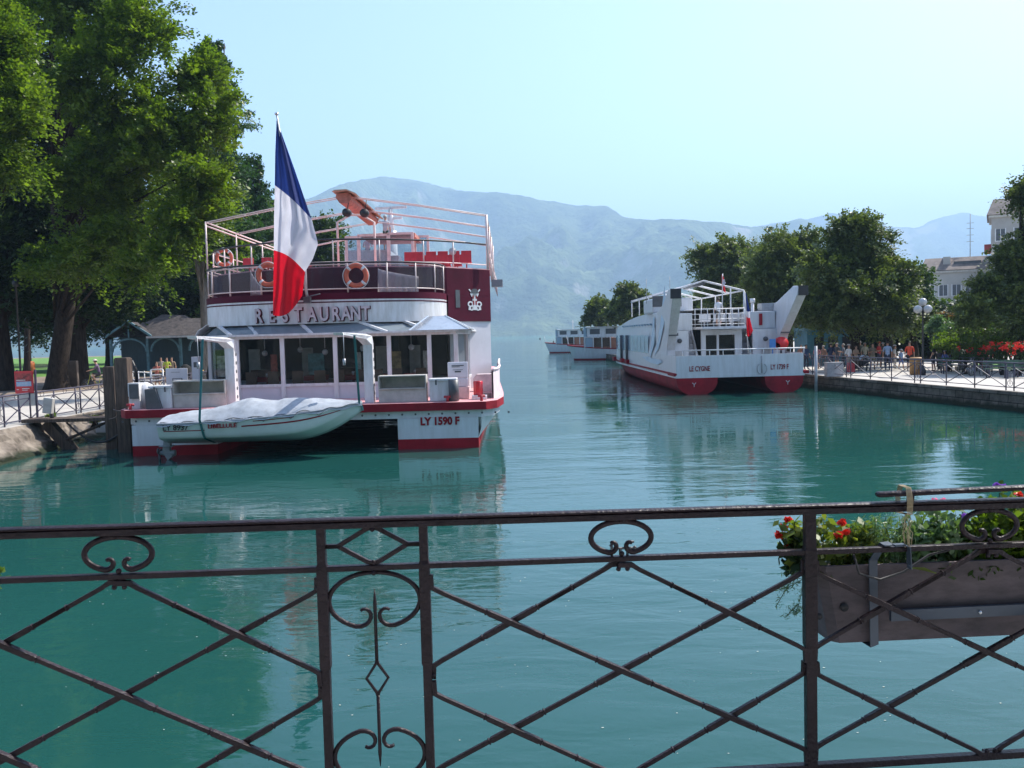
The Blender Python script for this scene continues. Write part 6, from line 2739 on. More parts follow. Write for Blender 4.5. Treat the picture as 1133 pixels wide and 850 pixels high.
# ------------------------------------------------------------------ fences on the quays
def quay_fence(label, path, zg, h, pw, mat, nnarrow=3):
    """path: list of XY; panels with X bracing, a narrow scroll panel after every few wide ones"""
    root = thing('quay_fence', label, 'fence', (path[0][0], path[0][1], zg))
    P = [Vector((p[0], p[1], 0)) for p in path]
    cum = [0]
    for a, b_ in zip(P[:-1], P[1:]):
        cum.append(cum[-1] + (b_ - a).length)

    def along(s):
        s = max(0, min(s, cum[-1] - 1e-4))
        for i in range(len(P) - 1):
            if s <= cum[i + 1]:
                return P[i].lerp(P[i + 1], (s - cum[i]) / (cum[i + 1] - cum[i]))
        return P[-1]

    def Q(s, z):
        p = along(s)
        return (p.x, p.y, zg + z)
    n = int(cum[-1] / .5)
    for nm, z, r in (('top_rail', h, .03), ('middle_rail', h - .17, .018), ('bottom_rail', .14, .018)):
        m_ = MB()
        m_.tube([Q(cum[-1] * i / n, z) for i in range(n + 1)], r, 6)
        m_.build(nm, mat, root)
    s, k = 0.0, 0
    while s < cum[-1] - .3:
        w_ = pw if k % (nnarrow + 1) else pw * .24
        m_ = MB()
        m_.tube([Q(s, 0), Q(s, h)], .028, 6)
        m_.build('post', mat, root)
        e = min(s + w_, cum[-1] - .01)
        if k % (nnarrow + 1):
            m_ = MB()
            m_.tube([Q(s + .05, h - .2), Q((s + e) / 2, (h - .06) / 2), Q(e - .05, .16)], .014, 4, smooth=False)
            m_.tube([Q(e - .05, h - .2), Q((s + e) / 2, (h - .06) / 2), Q(s + .05, .16)], .014, 4, smooth=False)
            m_.build('cross_brace', mat, root)
            m_ = MB()
            c = (s + e) / 2
            for sg in (-1, 1):
                m_.tube([Q(c + sg * .14 * sin(a_), h - .085 + .07 * cos(a_)) for a_ in np.linspace(0, 2.6, 8)], .01, 5)
            m_.build('scroll', mat, root)
        else:
            m_ = MB()
            c = (s + e) / 2
            for zz, up in ((h - .35, 1), (.3, -1)):
                for sg in (-1, 1):
                    m_.tube([Q(c + sg * .15 * sin(a_), zz + up * .12 * cos(a_)) for a_ in np.linspace(0, 2.8, 8)], .012, 5)
            m_.tube([Q(c, .25), Q(c, h - .3)], .012, 5)
            m_.build('scroll', mat, root)
        s, k = e, k + 1
    return root


quay_fence('iron fence with crossed braces along the left bank path', [(-14.5, 2), (-15.9, 12), (-16.9, 24), (-17.15, 30), (-17.2, 34), (-17.3, 38.5), (-17.5, 60)], zl, 1.05, 1.7, IRONF)
quay_fence('iron fence with crossed braces along the edge of the right promenade', [(q_[0] + .35, q_[1]) for q_ in QR[1:5]] + [(17.6, 57), (17.2, 62), (16.6, 68)], zr_ + .03, 1.15, 1.95, IRONF)

# kiosk hut with shingled roof
hx0, hx1 = at(122, 390, 75).x, at(221, 390, 75).x
hut = thing('park_hut', 'teal wooden park hut with arched openings and a dark hipped roof on the left bank', 'hut', ((hx0 + hx1) / 2, 78, zl))
Zh = zl
ROOFM = M('dark_shingles', (.055, .045, .042), .9, var=.35, scale=3, bump=.8)
ev = 4.3
mb = MB()
mb.box(hx0 + .4, hx1 - .4, 76.2, 81, Zh, ev - .02)
mb.build('wall', M('teal_dark_boards', (.02, .045, .055), .7, stretch=(6, 6, .5)), hut)
mb = MB()
xm1 = at(165, 390, 75).x
mb.add([(hx0 - .3, 75, ev), (xm1 + .2, 75, ev), (xm1 + .2, 79, ev), (hx0 - .3, 79, ev), ((hx0 + xm1) / 2, 75, ev + 1.25), ((hx0 + xm1) / 2, 79, ev + 1.25)],
       [(0, 3, 5, 4), (1, 4, 5, 2), (3, 2, 5)])
mb.add([(hx0 + .3, 75.4, ev), (hx1 + .4, 75.4, ev), (hx1 + .4, 81.6, ev), (hx0 + .3, 81.6, ev), (hx0 + 3.2, 78.4, ev + 1.9), (hx1 - 2.4, 78.4, ev + 1.8)],
       [(0, 1, 5, 4), (1, 2, 5), (2, 3, 4, 5), (3, 0, 4)])
mb.add([(hx1 - 2.6, 74.6, ev), (hx1 + .8, 74.6, ev), (hx1 + .3, 78, ev + 1.5), (hx1 - 2.0, 78, ev + 1.5)], [(0, 1, 2, 3)])
mb.build('roof', ROOFM, hut)
mb = MB()
mb.box(xm1, hx1 + .5, 74.5, 75.35, ev - .18, ev - .02)
mb.build('fascia', M('pale_fascia', (.5, .5, .5), .6), hut)
for x in [hx0, hx0 + 3.1, xm1 + 2.6, xm1 + 4.2, hx1]:
    mb = MB()
    mb.box(x - .1, x + .1, 75.1, 75.3, Zh, ev - .2)
    mb.build('post', TEAL, hut)
for c, w_ in (((hx0 + hx0 + 3.1) / 2, 1.45), ((xm1 + xm1 + 2.6) / 2, 1.2), ((xm1 + 4.2 + hx1) / 2, .9)):
    mb = MB()
    mb.tube([(c + w_ * cos(a_), 75.2, ev - 1.3 + 1.1 * sin(a_)) for a_ in np.linspace(0, pi, 14)], .07, 4, smooth=False)
    mb.build('arch', TEAL, hut)
# gable boards
mb = MB()
gx = (hx0 + xm1) / 2
mb.tube([(hx0 - .35, 74.95, ev), (gx, 74.95, ev + 1.3), (xm1 + .25, 74.95, ev)], .09, 4, smooth=False)
mb.tube([(gx, 74.95, ev - .1), (gx, 74.95, ev + 1.2)], .05, 4, smooth=False)
mb.build('gable_board', TEAL, hut)
# long yellowish counter/tables before the hut
for i, (px, Y, w_) in enumerate(((160, 62, 2.6), (205, 62, 2.4))):
    q = at(px, 422, Y)
    r = thing('picnic_table', ['wooden picnic table on the grass edge in front of the hut arch', 'wooden picnic table right of the seated group before the hut'][i], 'table', (q.x, Y, zl), 'picnic tables by the hut')
    mb = MB()
    mb.box(q.x - w_ / 2, q.x + w_ / 2, Y - .4, Y + .4, zl + .72, zl + .78)
    mb.build('table_top', M('yellow_wood', (.42, .25, .08), .7), r)
    for sg in (-1, 1):
        mb = MB()
        mb.box(q.x + sg * w_ * .38 - .05, q.x + sg * w_ * .38 + .05, Y - .35, Y + .35, zl, zl + .72)
        mb.build('trestle', WOOD, r)

# wooden mooring piles
for i, (px0, px1, pt_, Y) in enumerate(((113, 125.5, 407, 30.6), (125.5, 140, 397, 29.6))):
    a, b_ = at(px0, pt_, Y), at(px1, pt_, Y)
    mb = MB()
    w_ = (b_.x - a.x)
    mb.box(a.x, b_.x, Y, Y + w_, -1, a.z)
    mb.box(a.x + .02, b_.x - .02, Y + .02, Y + w_ - .02, a.z + .001, a.z + .03)
    o = mb.build('mooring_pile', WOOD, origin=((a.x + b_.x) / 2, Y + .2, 0), bevel=.03, label=['shorter of the two square wooden piles left of the restaurant boat', 'taller of the two square wooden piles, nearest the boat'][i], cat='pile', group='wooden mooring piles')
# gangway from the bank to the piles
g0, g1 = at(56, 470, 31.5), at(122, 456, 30.9)
gw = thing('gangway', 'dark wooden gangway beam running from the left bank to the wooden piles', 'gangway', (g0.x, 31.3, .9))
mb = MB()
mb.box(g0.x - .6, -12.95, 30.7, 31.6, .98, 1.1)
mb.build('deck', WOOD, gw, bevel=.01)
mb = MB()
mb.tube([(-16.4, 31.1, .95), (-15.1, 31.1, -.6)], .17, 4, smooth=False)
mb.tube([(-16.3, 31.0, .1), (-14.0, 30.9, 1.0)], .05, 6)
mb.build('strut', WOOD, gw)
mb = MB()
mb.box(-15.6, -13.2, 33.0, 33.4, .35, .75)
mb.build('concrete_beam', CONCP, origin=(-14.5, 33.2, .4), label='pale concrete beam against the bank under the gangway', cat='beam', bevel=.02)
mb = MB()
pts = []
for i in range(15):
    t = i / 14
    pts.append((-15.6 + 2.9 * t, 30.9 - .6 * t, .95 - 1.0 * sin(pi * t) * (1 - .3 * t) + .35 * t))
mb.tube(pts, .035, 6)
mb.build('hose', BLACK, origin=pts[0], label='black hose looping from the gangway down to the boat', cat='hose')
# mooring lines
for (a, b_, lab) in (((-14.3, 31, 1.0), (-12.45, 28.75, 1.62), 'slack mooring line from the piles to the left stern corner of the restaurant boat'), ((-13.4, 29.7, 1.45), (-12.4, 28.72, 1.66), 'short mooring line wound round the taller pile')):
    mb = MB()
    A2, B2 = Vector(a), Vector(b_)
    mb.tube([A2.lerp(B2, t) + Vector((0, 0, -.12 * sin(pi * t))) for t in np.linspace(0, 1, 9)], .02, 5)
    mb.build('mooring_line', M('dark_rope', (.12, .09, .08), .9), origin=a, label=lab, cat='rope')
# red sign on frame
sg_ = thing('notice_sign', 'red poster sign on two posts behind the left bank fence', 'sign', (at(27, 450, 31.5).x, 31.5, zl))
a, b_ = at(16, 411, 31.5), at(37.5, 435, 31.5)
SR = M('poster_red', (.5, .015, .025), .4)
mb = MB()
mb.box(a.x, b_.x, 31.48, 31.52, b_.z, a.z)
mb.build('poster', SR, sg_)
mb = MB()
mb.box(a.x + .06, b_.x - .06, 31.465, 31.478, b_.z + .25, b_.z + .42)
mb.build('poster_picture', M('poster_blue', (.1, .22, .38), .5, var=.4, scale=8, col2=(.5, .5, .5)), sg_)
mb = MB()
mb.box(a.x + .04, b_.x - .04, 31.467, 31.478, b_.z + .44, a.z - .08)
mb.build('poster_photo', M('poster_darkred', (.28, .03, .03), .5, var=.5, scale=9), sg_)
for k, (u, v, w_) in enumerate(((.1, .58, .5), (.1, .16, .12), (.4, .2, .4), (.4, .13, .3))):
    mb = MB()
    x = a.x + (b_.x - a.x) * u
    z = b_.z + (a.z - b_.z) * v
    mb.box(x, x + (b_.x - a.x) * w_, 31.46, 31.464, z, z + .022)
    mb.build('poster_lettering', WHITE, sg_)
mb = MB()
c_, d_ = at(21, 436, 31.5), at(39, 449, 31.5)
mb.box(c_.x, d_.x, 31.5, 31.53, d_.z, c_.z)
mb.build('lower_panel', CONCP, sg_)
for x in (a.x + .06, b_.x + .05):
    mb = MB()
    mb.box(x - .03, x + .03, 31.53, 31.59, zl, a.z + .05)
    mb.build('post', IRONF, sg_)
# tilted grey electrical box on the fence
q = at(54, 452, 31)
eb = thing('electrical_box', 'tilted pale grey electrical box on a short post at the left bank fence', 'box', (q.x, 31.2, zl))
mb = MB()
R_ = Matrix.Rotation(.15, 3, 'Y')
mb.obox((q.x, 31.0, q.z + .1), (.32, .2, .55), R_)
mb.build('housing', CONCP, eb, bevel=.02)
mb = MB()
mb.tube([(q.x + .04, 31.1, zl), (q.x + .04, 31.1, q.z - .1)], .07, 6)
mb.build('post', BLACK, eb)
# pale stone pillar by the trunk, benches, orange bin
q = at(80, 400, 58)
mb = MB()
mb.box(q.x - .1, q.x + .75, 57, 57.3, zl, zl + 1.75)
mb.build('stone_pillar', M('brown_stone', (.14, .11, .09), .9), origin=(q.x + .3, 57.1, zl), bevel=.05, label='brown stone pillar in front of the thick trunk on the left bank', cat='pillar')


def bench(label, loc, rz, mat, group, w_=1.7):
    r = thing('park_bench', label, 'bench', loc, group)
    X, Y, Z = loc
    for nm, ys, zs_ in (('seat', (-.2, -.05, .1), (.45, .45, .45)), ('backrest', (.22, .25, .28), (.58, .7, .82))):
        m_ = MB()
        for y_, z_ in zip(ys, zs_):
            if nm == 'seat':
                m_.box(X - w_ / 2, X + w_ / 2, Y + y_, Y + y_ + .12, Z + z_, Z + z_ + .035)
            else:
                m_.box(X - w_ / 2, X + w_ / 2, Y + y_, Y + y_ + .03, Z + z_, Z + z_ + .09)
        m_.build(nm, mat, r)
    for sg in (-1, 1):
        m_ = MB()
        x = X + sg * w_ * .4
        m_.prism([(Y - .2, Z), (Y - .14, Z), (Y - .12, Z + .42), (Y + .2, Z + .42), (Y + .22, Z), (Y + .28, Z), (Y + .33, Z + .9), (Y + .26, Z + .9), (Y + .2, Z + .45), (Y - .2, Z + .45)], 'x', x - .03, x + .03)
        m_.build('leg', IRONF, r)
    r.rotation_euler = (0, 0, rz)
    return r


GREENP = M('green_bench_paint', (.03, .09, .06), .5)
for px, Y, lab in ((1109, 46, 'green park bench in front of the red roses, left one'), (1130, 45, 'green park bench in front of the red roses, at the right edge of the photo'), (1057, 51, 'green bench in the shade right of the lamp post')):
    q = at(px, 400, Y)
    bench(lab, (q.x, Y, zr_), -.2, GREENP, 'green benches on the promenade')
q = at(46, 398, 92)
bench('pale bench on the sunlit lawn far left', (q.x, 92, zl), .1, M('pale_wood', (.4, .32, .2), .7), 'benches in the park', 2.6)
q = at(33, 395, 88)
mb = MB()
mb.lathe([(.35, 0), (.42, .1), (.42, 1.1), (.3, 1.3)], (q.x, 88, zl), 14)
mb.build('litter_bin', M('orange_bin', (.45, .12, .03), .6), origin=(q.x, 88, zl), label='orange litter bin under the trees on the left lawn', cat='bin')
q = at(1021.5, 398, 49.5)
mb = MB()
mb.lathe([(.3, 0), (.34, .05), (.36, .95), (.3, 1.0)], (q.x + .1, 50.6, zr_), 14)
mb.build('litter_bin', M('ochre_bin', (.3, .15, .04), .6), origin=(q.x, 50.6, zr_), label='brown-orange litter bin at the foot of the globe lamp', cat='bin')

# globe lamp
q = at(1021, 355, 50)
lm = thing('street_lamp', 'street lamp with a cluster of white globes on the right promenade', 'lamp', (q.x, 50, zr_))
mb = MB()
mb.lathe([(.16, 0), (.17, .3), (.1, .4), (.06, .6), (.045, 3.4), (.07, 3.45), (.03, 3.9)], (q.x, 50, zr_), 12)
mb.build('pole', BLACK, lm)
for k in range(4):
    a_ = k * pi / 2 + .4
    cx_, cy_ = q.x + .36 * cos(a_), 50 + .36 * sin(a_)
    zc_ = zr_ + 3.72
    mb = MB()
    mb.tube([(q.x, 50, zr_ + 3.4), (q.x + .2 * cos(a_), 50 + .2 * sin(a_), zr_ + 3.35), (cx_, cy_, zc_ - .22)], .02, 6)
    mb.build('arm', BLACK, lm)
    mb = MB()
    mb.ball((cx_, cy_, zc_), .23, 16, 12)
    mb.build('globe', GLOBE, lm)
mb = MB()
mb.ball((q.x, 50, zr_ + 4.12), .23, 16, 12)
mb.build('globe', GLOBE, lm)
# left bank thin lamp poles
for px, Y, lab in ((21, 52, 'thin dark lamp post in the shade at the left edge of the park'),):
    q = at(px, 380, Y)
    mb = MB()
    mb.lathe([(.1, 0), (.09, .4), (.06, .6), (.05, 6.2), (.16, 6.25), (.2, 6.5), (.02, 6.7)], (q.x, Y, zl), 10)
    mb.build('lamp_post', BLACK, origin=(q.x, Y, zl), label=lab, cat='lamp post')

# grey mooring post and utility box at the right fence
q = at(901.5, 420, 50.5)
mb = MB()
mb.tube([(q.x, 50.3, -1), (q.x, 50.3, at(901, 383, 50.3).z)], .09, 10)
mb.build('mooring_post', GREY, origin=(q.x, 50.3, 0), label='tall grey steel post standing in the water beside the right quay', cat='post')
a, b_ = at(916, 402, 50.5), at(934, 416, 50.5)
mb = MB()
mb.box(a.x, b_.x, 50.6, 51.1, zr_ + .02, a.z)
mb.box(a.x - .03, b_.x + .03, 50.57, 51.13, a.z, a.z + .04)
mb.build('utility_box', M('grey_cabinet', (.3, .3, .32), .6), origin=(a.x, 50.8, zr_), bevel=.01, label='low grey cabinet behind the fence at the left end of the right promenade', cat='cabinet')
for i, px in enumerate((1062, 1082, 1112)):
    q = atz(px, 410 if i < 2 else 413, zr_)
    mb = MB()
    mb.box(q.x - .16, q.x + .16, q.y, q.y + .32, zr_, zr_ + .26)
    mb.build('stone_block', M('stone_cube', (.3, .28, .25), .9), origin=(q.x, q.y, zr_), bevel=.02, label=['left of the three low stone blocks on the promenade', 'middle one of the low stone blocks, before the bicycles', 'right of the three low stone blocks on the promenade'][i], cat='block', group='stone blocks on the promenade')
# stroller and red bag
q = at(953, 402, 56.5)
sr = thing('stroller', 'dark stroller with a pale blue hood among the people on the promenade', 'stroller', (q.x, 56, zr_))
mb = MB()
mb.grid([[(q.x + .28 * cos(a_), 56 - .2 + .1 * j, zr_ + .75 + .28 * sin(a_)) for a_ in np.linspace(.1, pi - .1, 8)] for j in range(5)])
mb.build('hood', M('pale_blue_cloth', (.4, .5, .6), .7), sr)
mb = MB()
mb.box(q.x - .22, q.x + .22, 55.8, 56.2, zr_ + .35, zr_ + .7)
mb.build('seat', DARK, sr, bevel=.05)
mb = MB()
mb.tube([(q.x - .2, 55.75, zr_ + .15), (q.x - .1, 56.2, zr_ + .6), (q.x - .2, 56.6, zr_ + 1.0), (q.x + .2, 56.6, zr_ + 1.0), (q.x + .1, 56.2, zr_ + .6), (q.x + .2, 55.75, zr_ + .15)], .015, 6)
mb.build('frame', GREY, sr)
for dx in (-.25, .25):
    for dy in (-.25, .3):
        mb = MB()
        mb.tube([(q.x + dx - .02, 56 + dy, zr_ + .12), (q.x + dx + .02, 56 + dy, zr_ + .12)], .12, 12)
        mb.build('wheel', BLACK, sr)
q = at(941, 407, 55.5)
mb = MB()
mb.prism([(q.x - .25, zr_), (q.x + .25, zr_), (q.x + .22, zr_ + .55), (q.x - .2, zr_ + .6)], 'y', 55.4, 55.65)
mb.tube([(q.x - .1, 55.52, zr_ + .58), (q.x, 55.52, zr_ + .75), (q.x + .1, 55.52, zr_ + .57)], .015, 5)
mb.build('red_bag', REDS, origin=(q.x, 55.5, zr_), bevel=.03, label='red bag standing on the paving in front of the person in the white tank top', cat='bag')
# gangway structure, white panel and machines on the left quay behind the boat's lockers
q = at(176, 425, 45)
gr = thing('ticket_gate', 'white tubular gate on the quay behind the stern lockers', 'gate', (q.x, 45, zl))
a, b_ = at(167, 409, 45), at(181, 430, 45)
mb = MB()
for z in np.linspace(zl + .3, a.z, 5):
    mb.tube([(a.x, 45, z), (b_.x, 45, z)], .03, 6)
mb.build('bars', WHITE, gr)
for x in (a.x, b_.x):
    mb = MB()
    mb.tube([(x, 45, zl), (x, 45, a.z)], .04, 6)
    mb.build('upright', WHITE, gr)
a, b_ = at(183, 408, 44), at(208, 425, 44)
pn_ = thing('drawing_board', 'white panel with grey line drawings behind the left stern lockers', 'panel', (a.x + .5, 44, zl))
mb = MB()
mb.box(a.x, b_.x, 44, 44.06, b_.z - .3, a.z)
mb.build('board', WALLW, pn_, bevel=.03)
mb = MB()
for u, v, w_, h_ in ((.3, .35, .45, .03), (.3, .1, .45, .03), (.3, .1, .03, .26), (.72, .1, .03, .28), (.4, .2, .25, .03), (.25, .75, .4, .02)):
    mb.box(a.x + (b_.x - a.x) * u, a.x + (b_.x - a.x) * (u + w_), 43.985, 43.998, b_.z + (a.z - b_.z) * v, b_.z + (a.z - b_.z) * (v + h_))
mb.build('drawing', DARKGREY, pn_)
mb = MB()
for x in (a.x + .1, b_.x - .1):
    mb.tube([(x, 44.1, zl), (x, 44.1, a.z - .1)], .03, 5)
mb.build('legs', GREY, pn_)
a, b_ = at(211.5, 395, 42), at(221, 420, 42)
mb = MB()
mb.box(a.x, b_.x, 42, 42.4, zl, a.z)
mb.box(a.x + .1, b_.x - .1, 41.98, 41.998, a.z - .5, a.z - .25, 1)
mb.build('ticket_machine', [WALLW, DARKGREY], origin=(a.x, 42.2, zl), bevel=.02, label='slim white ticket machine between the white panel and the left davit arm', cat='machine')
a, b_ = at(140, 411, 46), at(167, 428, 46)
mb = MB()
for z in (a.z, (a.z + b_.z) / 2, b_.z):
    mb.tube([(a.x, 46, z), (b_.x, 46, z - .1)], .03, 6)
for x in np.linspace(a.x, b_.x, 5):
    mb.tube([(x, 46, zl), (x, 46, a.z)], .025, 5)
mb.build('gangway_railing', WHITE, origin=(a.x, 46, zl), label='white tubular railing on the quay right of the wooden piles', cat='railing')
mb = MB()
q = at(140, 400, 36)
mb.tube([at(139, 399, 36), at(146, 400, 36), at(150, 409, 36), at(152, 428, 36)], .07, 8)
mb.build('bent_pipe', BLACK, origin=q, label='bent dark pipe arching beside the taller wooden pile', cat='pipe')
q = at(207, 408, 48)
for i, px in enumerate((205, 243, 236)):
    q = at(px, 405, 50)
    mb = MB()
    mb.lathe([(.3, 0), (.4, .2), (.42, .9), (.3, 1.35), (.1, 1.5)], (q.x, 50, zl), 10)
    mb.build('covered_scooter', DARK, origin=(q.x, 50, zl), label=['dark covered shape left of the ticket machine', 'dark covered shape seen through the corner window, right one', 'dark covered shape right of the ticket machine'][i], cat='cover')

# teal kiosk under the right trees
a, b_ = at(893, 366, 66), at(945, 392, 66)
kk = thing('teal_kiosk', 'dark teal kiosk in the shade behind the crowd', 'kiosk', ((a.x + b_.x) / 2, 67, zr_))
mb = MB()
mb.box(a.x, b_.x, 66, 69, zr_, a.z)
mb.build('wall', M('kiosk_teal', (.03, .12, .16), .6), kk)
mb = MB()
mb.box(a.x - .3, b_.x + .3, 65.7, 69.3, a.z + .001, a.z + .2)
mb.build('roof', TEAL, kk)
mb = MB()
mb.tube([(a.x + .3 + 1.2 * cos(a_), 65.6, a.z - .3 + 1.0 * sin(a_)) for a_ in np.linspace(0, pi, 14)], .07, 6)
mb.build('arch', TEAL, kk)
for k in range(3):
    mb = MB()
    x = a.x + (b_.x - a.x) * (.15 + .3 * k)
    mb.box(x, x + .7, 65.97, 65.998, zr_ + 1.0, zr_ + 2.1)
    mb.build('shutter', DARK, kk)

# ------------------------------------------------------------------ buildings on the right
WALLB = M('grey_render', (.36, .34, .32), .85, var=.08, scale=.3)
WALLC = M('cream_render', (.42, .4, .37), .85, var=.08, scale=.3)
SLATE = M('brown_slate_roof', (.2, .16, .14), .8, var=.2, scale=.8)


def building(label, x0, x1, y0, dep_, ztop, roofh, wall, cols_n, floors, fh):
    r = thing('apartment_building', label, 'building', ((x0 + x1) / 2, y0 + dep_ / 2, zr_))
    m_ = MB()
    m_.box(x0, x1, y0, y0 + dep_, zr_, ztop)
    m_.build('wall', wall, r)
    m_ = MB()
    e = .6
    m_.add([(x0 - e, y0 - e, ztop + .01), (x1 + e, y0 - e, ztop + .01), (x1 + e, y0 + dep_ + e, ztop + .01), (x0 - e, y0 + dep_ + e, ztop + .01),
            (x0 + .2, y0 + 2, ztop + roofh), (x1 - 1.2, y0 + 2, ztop + roofh), (x1 - 1.2, y0 + dep_ - 2, ztop + roofh), (x0 + .2, y0 + dep_ - 2, ztop + roofh)],
           [(0, 1, 5, 4), (1, 2, 6, 5), (2, 3, 7, 6), (3, 0, 4, 7), (4, 5, 6, 7), (3, 2, 1, 0)])
    rf = m_.build('roof', SLATE, r)
    m_ = MB()
    m_.box(x0 - .35, x1 + .35, y0 - .35, y0 + dep_ + .35, ztop - .35, ztop - .05)
    m_.build('cornice', M('pale_cornice', (.5, .48, .45), .8), r)
    for fl_ in range(floors):
        zz = ztop - 1.0 - fh * (fl_ + 1) + .6
        for c in range(cols_n):
            xx = x0 + (x1 - x0) * (c + .5) / cols_n
            m_ = MB()
            m_.box(xx - .55, xx + .55, y0 - .04, y0 + .02, zz, zz + 1.6)
            w2 = m_.build('window', DARKGREY, r)
            m_ = MB()
            m_.box(xx - .68, xx - .551, y0 - .08, y0 - .002, zz - .1, zz + 1.7)
            m_.box(xx + .551, xx + .68, y0 - .08, y0 - .002, zz - .1, zz + 1.7)
            m_.box(xx - .55, xx + .55, y0 - .08, y0 - .042, zz - .1, zz)
            m_.box(xx - .03, xx + .03, y0 - .06, y0 - .041, zz, zz + 1.6)
            m_.build('window_frame', WHITE, w2)
    for fl_ in range(floors):
        zz = ztop - 1.0 - fh * (fl_ + 1) + .6
        for c in (.2, .5, .8):
            yy = y0 + dep_ * c
            m_ = MB()
            m_.box(x0 - .04, x0 + .02, yy - .55, yy + .55, zz, zz + 1.6)
            w2 = m_.build('window', DARKGREY, r)
            m_ = MB()
            m_.box(x0 - .08, x0 - .002, yy - .7, yy - .551, zz - .1, zz + 1.7)
            m_.box(x0 - .08, x0 - .002, yy + .551, yy + .7, zz - .1, zz + 1.7)
            m_.build('window_frame', WHITE, w2)
    return r, rf


a, b_ = at(1097, 240, 125), at(1150, 240, 125)
bA, rA = building('tall grey building with a steep brown roof rising behind the trees at the right edge', a.x, b_.x, 125, 10, at(1110, 238, 125).z, 2.4, WALLB, 3, 7, 3.2)
mb = MB()
mb.box(a.x - .9, a.x - .01, 127, 128.4, at(1095, 273, 125).z - .8, at(1095, 273, 125).z + .5)
mb.build('balcony', M('red_awning', (.35, .05, .05), .7), bA)
a, b_ = at(1022, 315, 135), at(1100, 315, 135)
bB, rB = building('pale lower building with dormers and a flat brown roof between the trees', a.x, b_.x, 135, 12, at(1060, 299.5, 135).z, 2.0, WALLC, 6, 4, 3.4)
for px, yt, yb, w_ in ((1038, 286, 296, .5), (1058, 291, 297, 1.8), (1078, 290, 294, .7)):
    q, q2 = at(px, yt, 137), at(px, yb, 137)
    mb = MB()
    mb.box(q.x - w_, q.x + w_, 135.6, 137, q2.z - .6, q.z)
    mb.build('chimney' if w_ < 1 else 'dormer', WALLC if w_ < 1 else DARKGREY, rB)
q = at(1051, 287, 140)
mb = MB()
mb.tube([(q.x, 140, at(1051, 292, 140).z), (q.x, 140, at(1051, 240, 140).z)], .06, 5)
for py in (250, 256, 263, 270):
    z = at(1051, py, 140).z
    mb.tube([(q.x - .5, 140, z), (q.x + .5, 140, z)], .03, 4)
mb.build('antenna', GREY, rB)

def turn(root, corner, ang):
    # rotate a finished building about its front left corner so that its front faces the quay
    v = Vector((root.location.x - corner[0], root.location.y - corner[1], 0))
    v.rotate(Matrix.Rotation(ang, 3, 'Z'))
    root.location = (corner[0] + v.x, corner[1] + v.y, root.location.z)
    root.rotation_euler = (0, 0, ang)


turn(bA, (at(1097, 240, 125).x, 125), -.5)
turn(bB, (at(1022, 315, 135).x, 135), -.44)

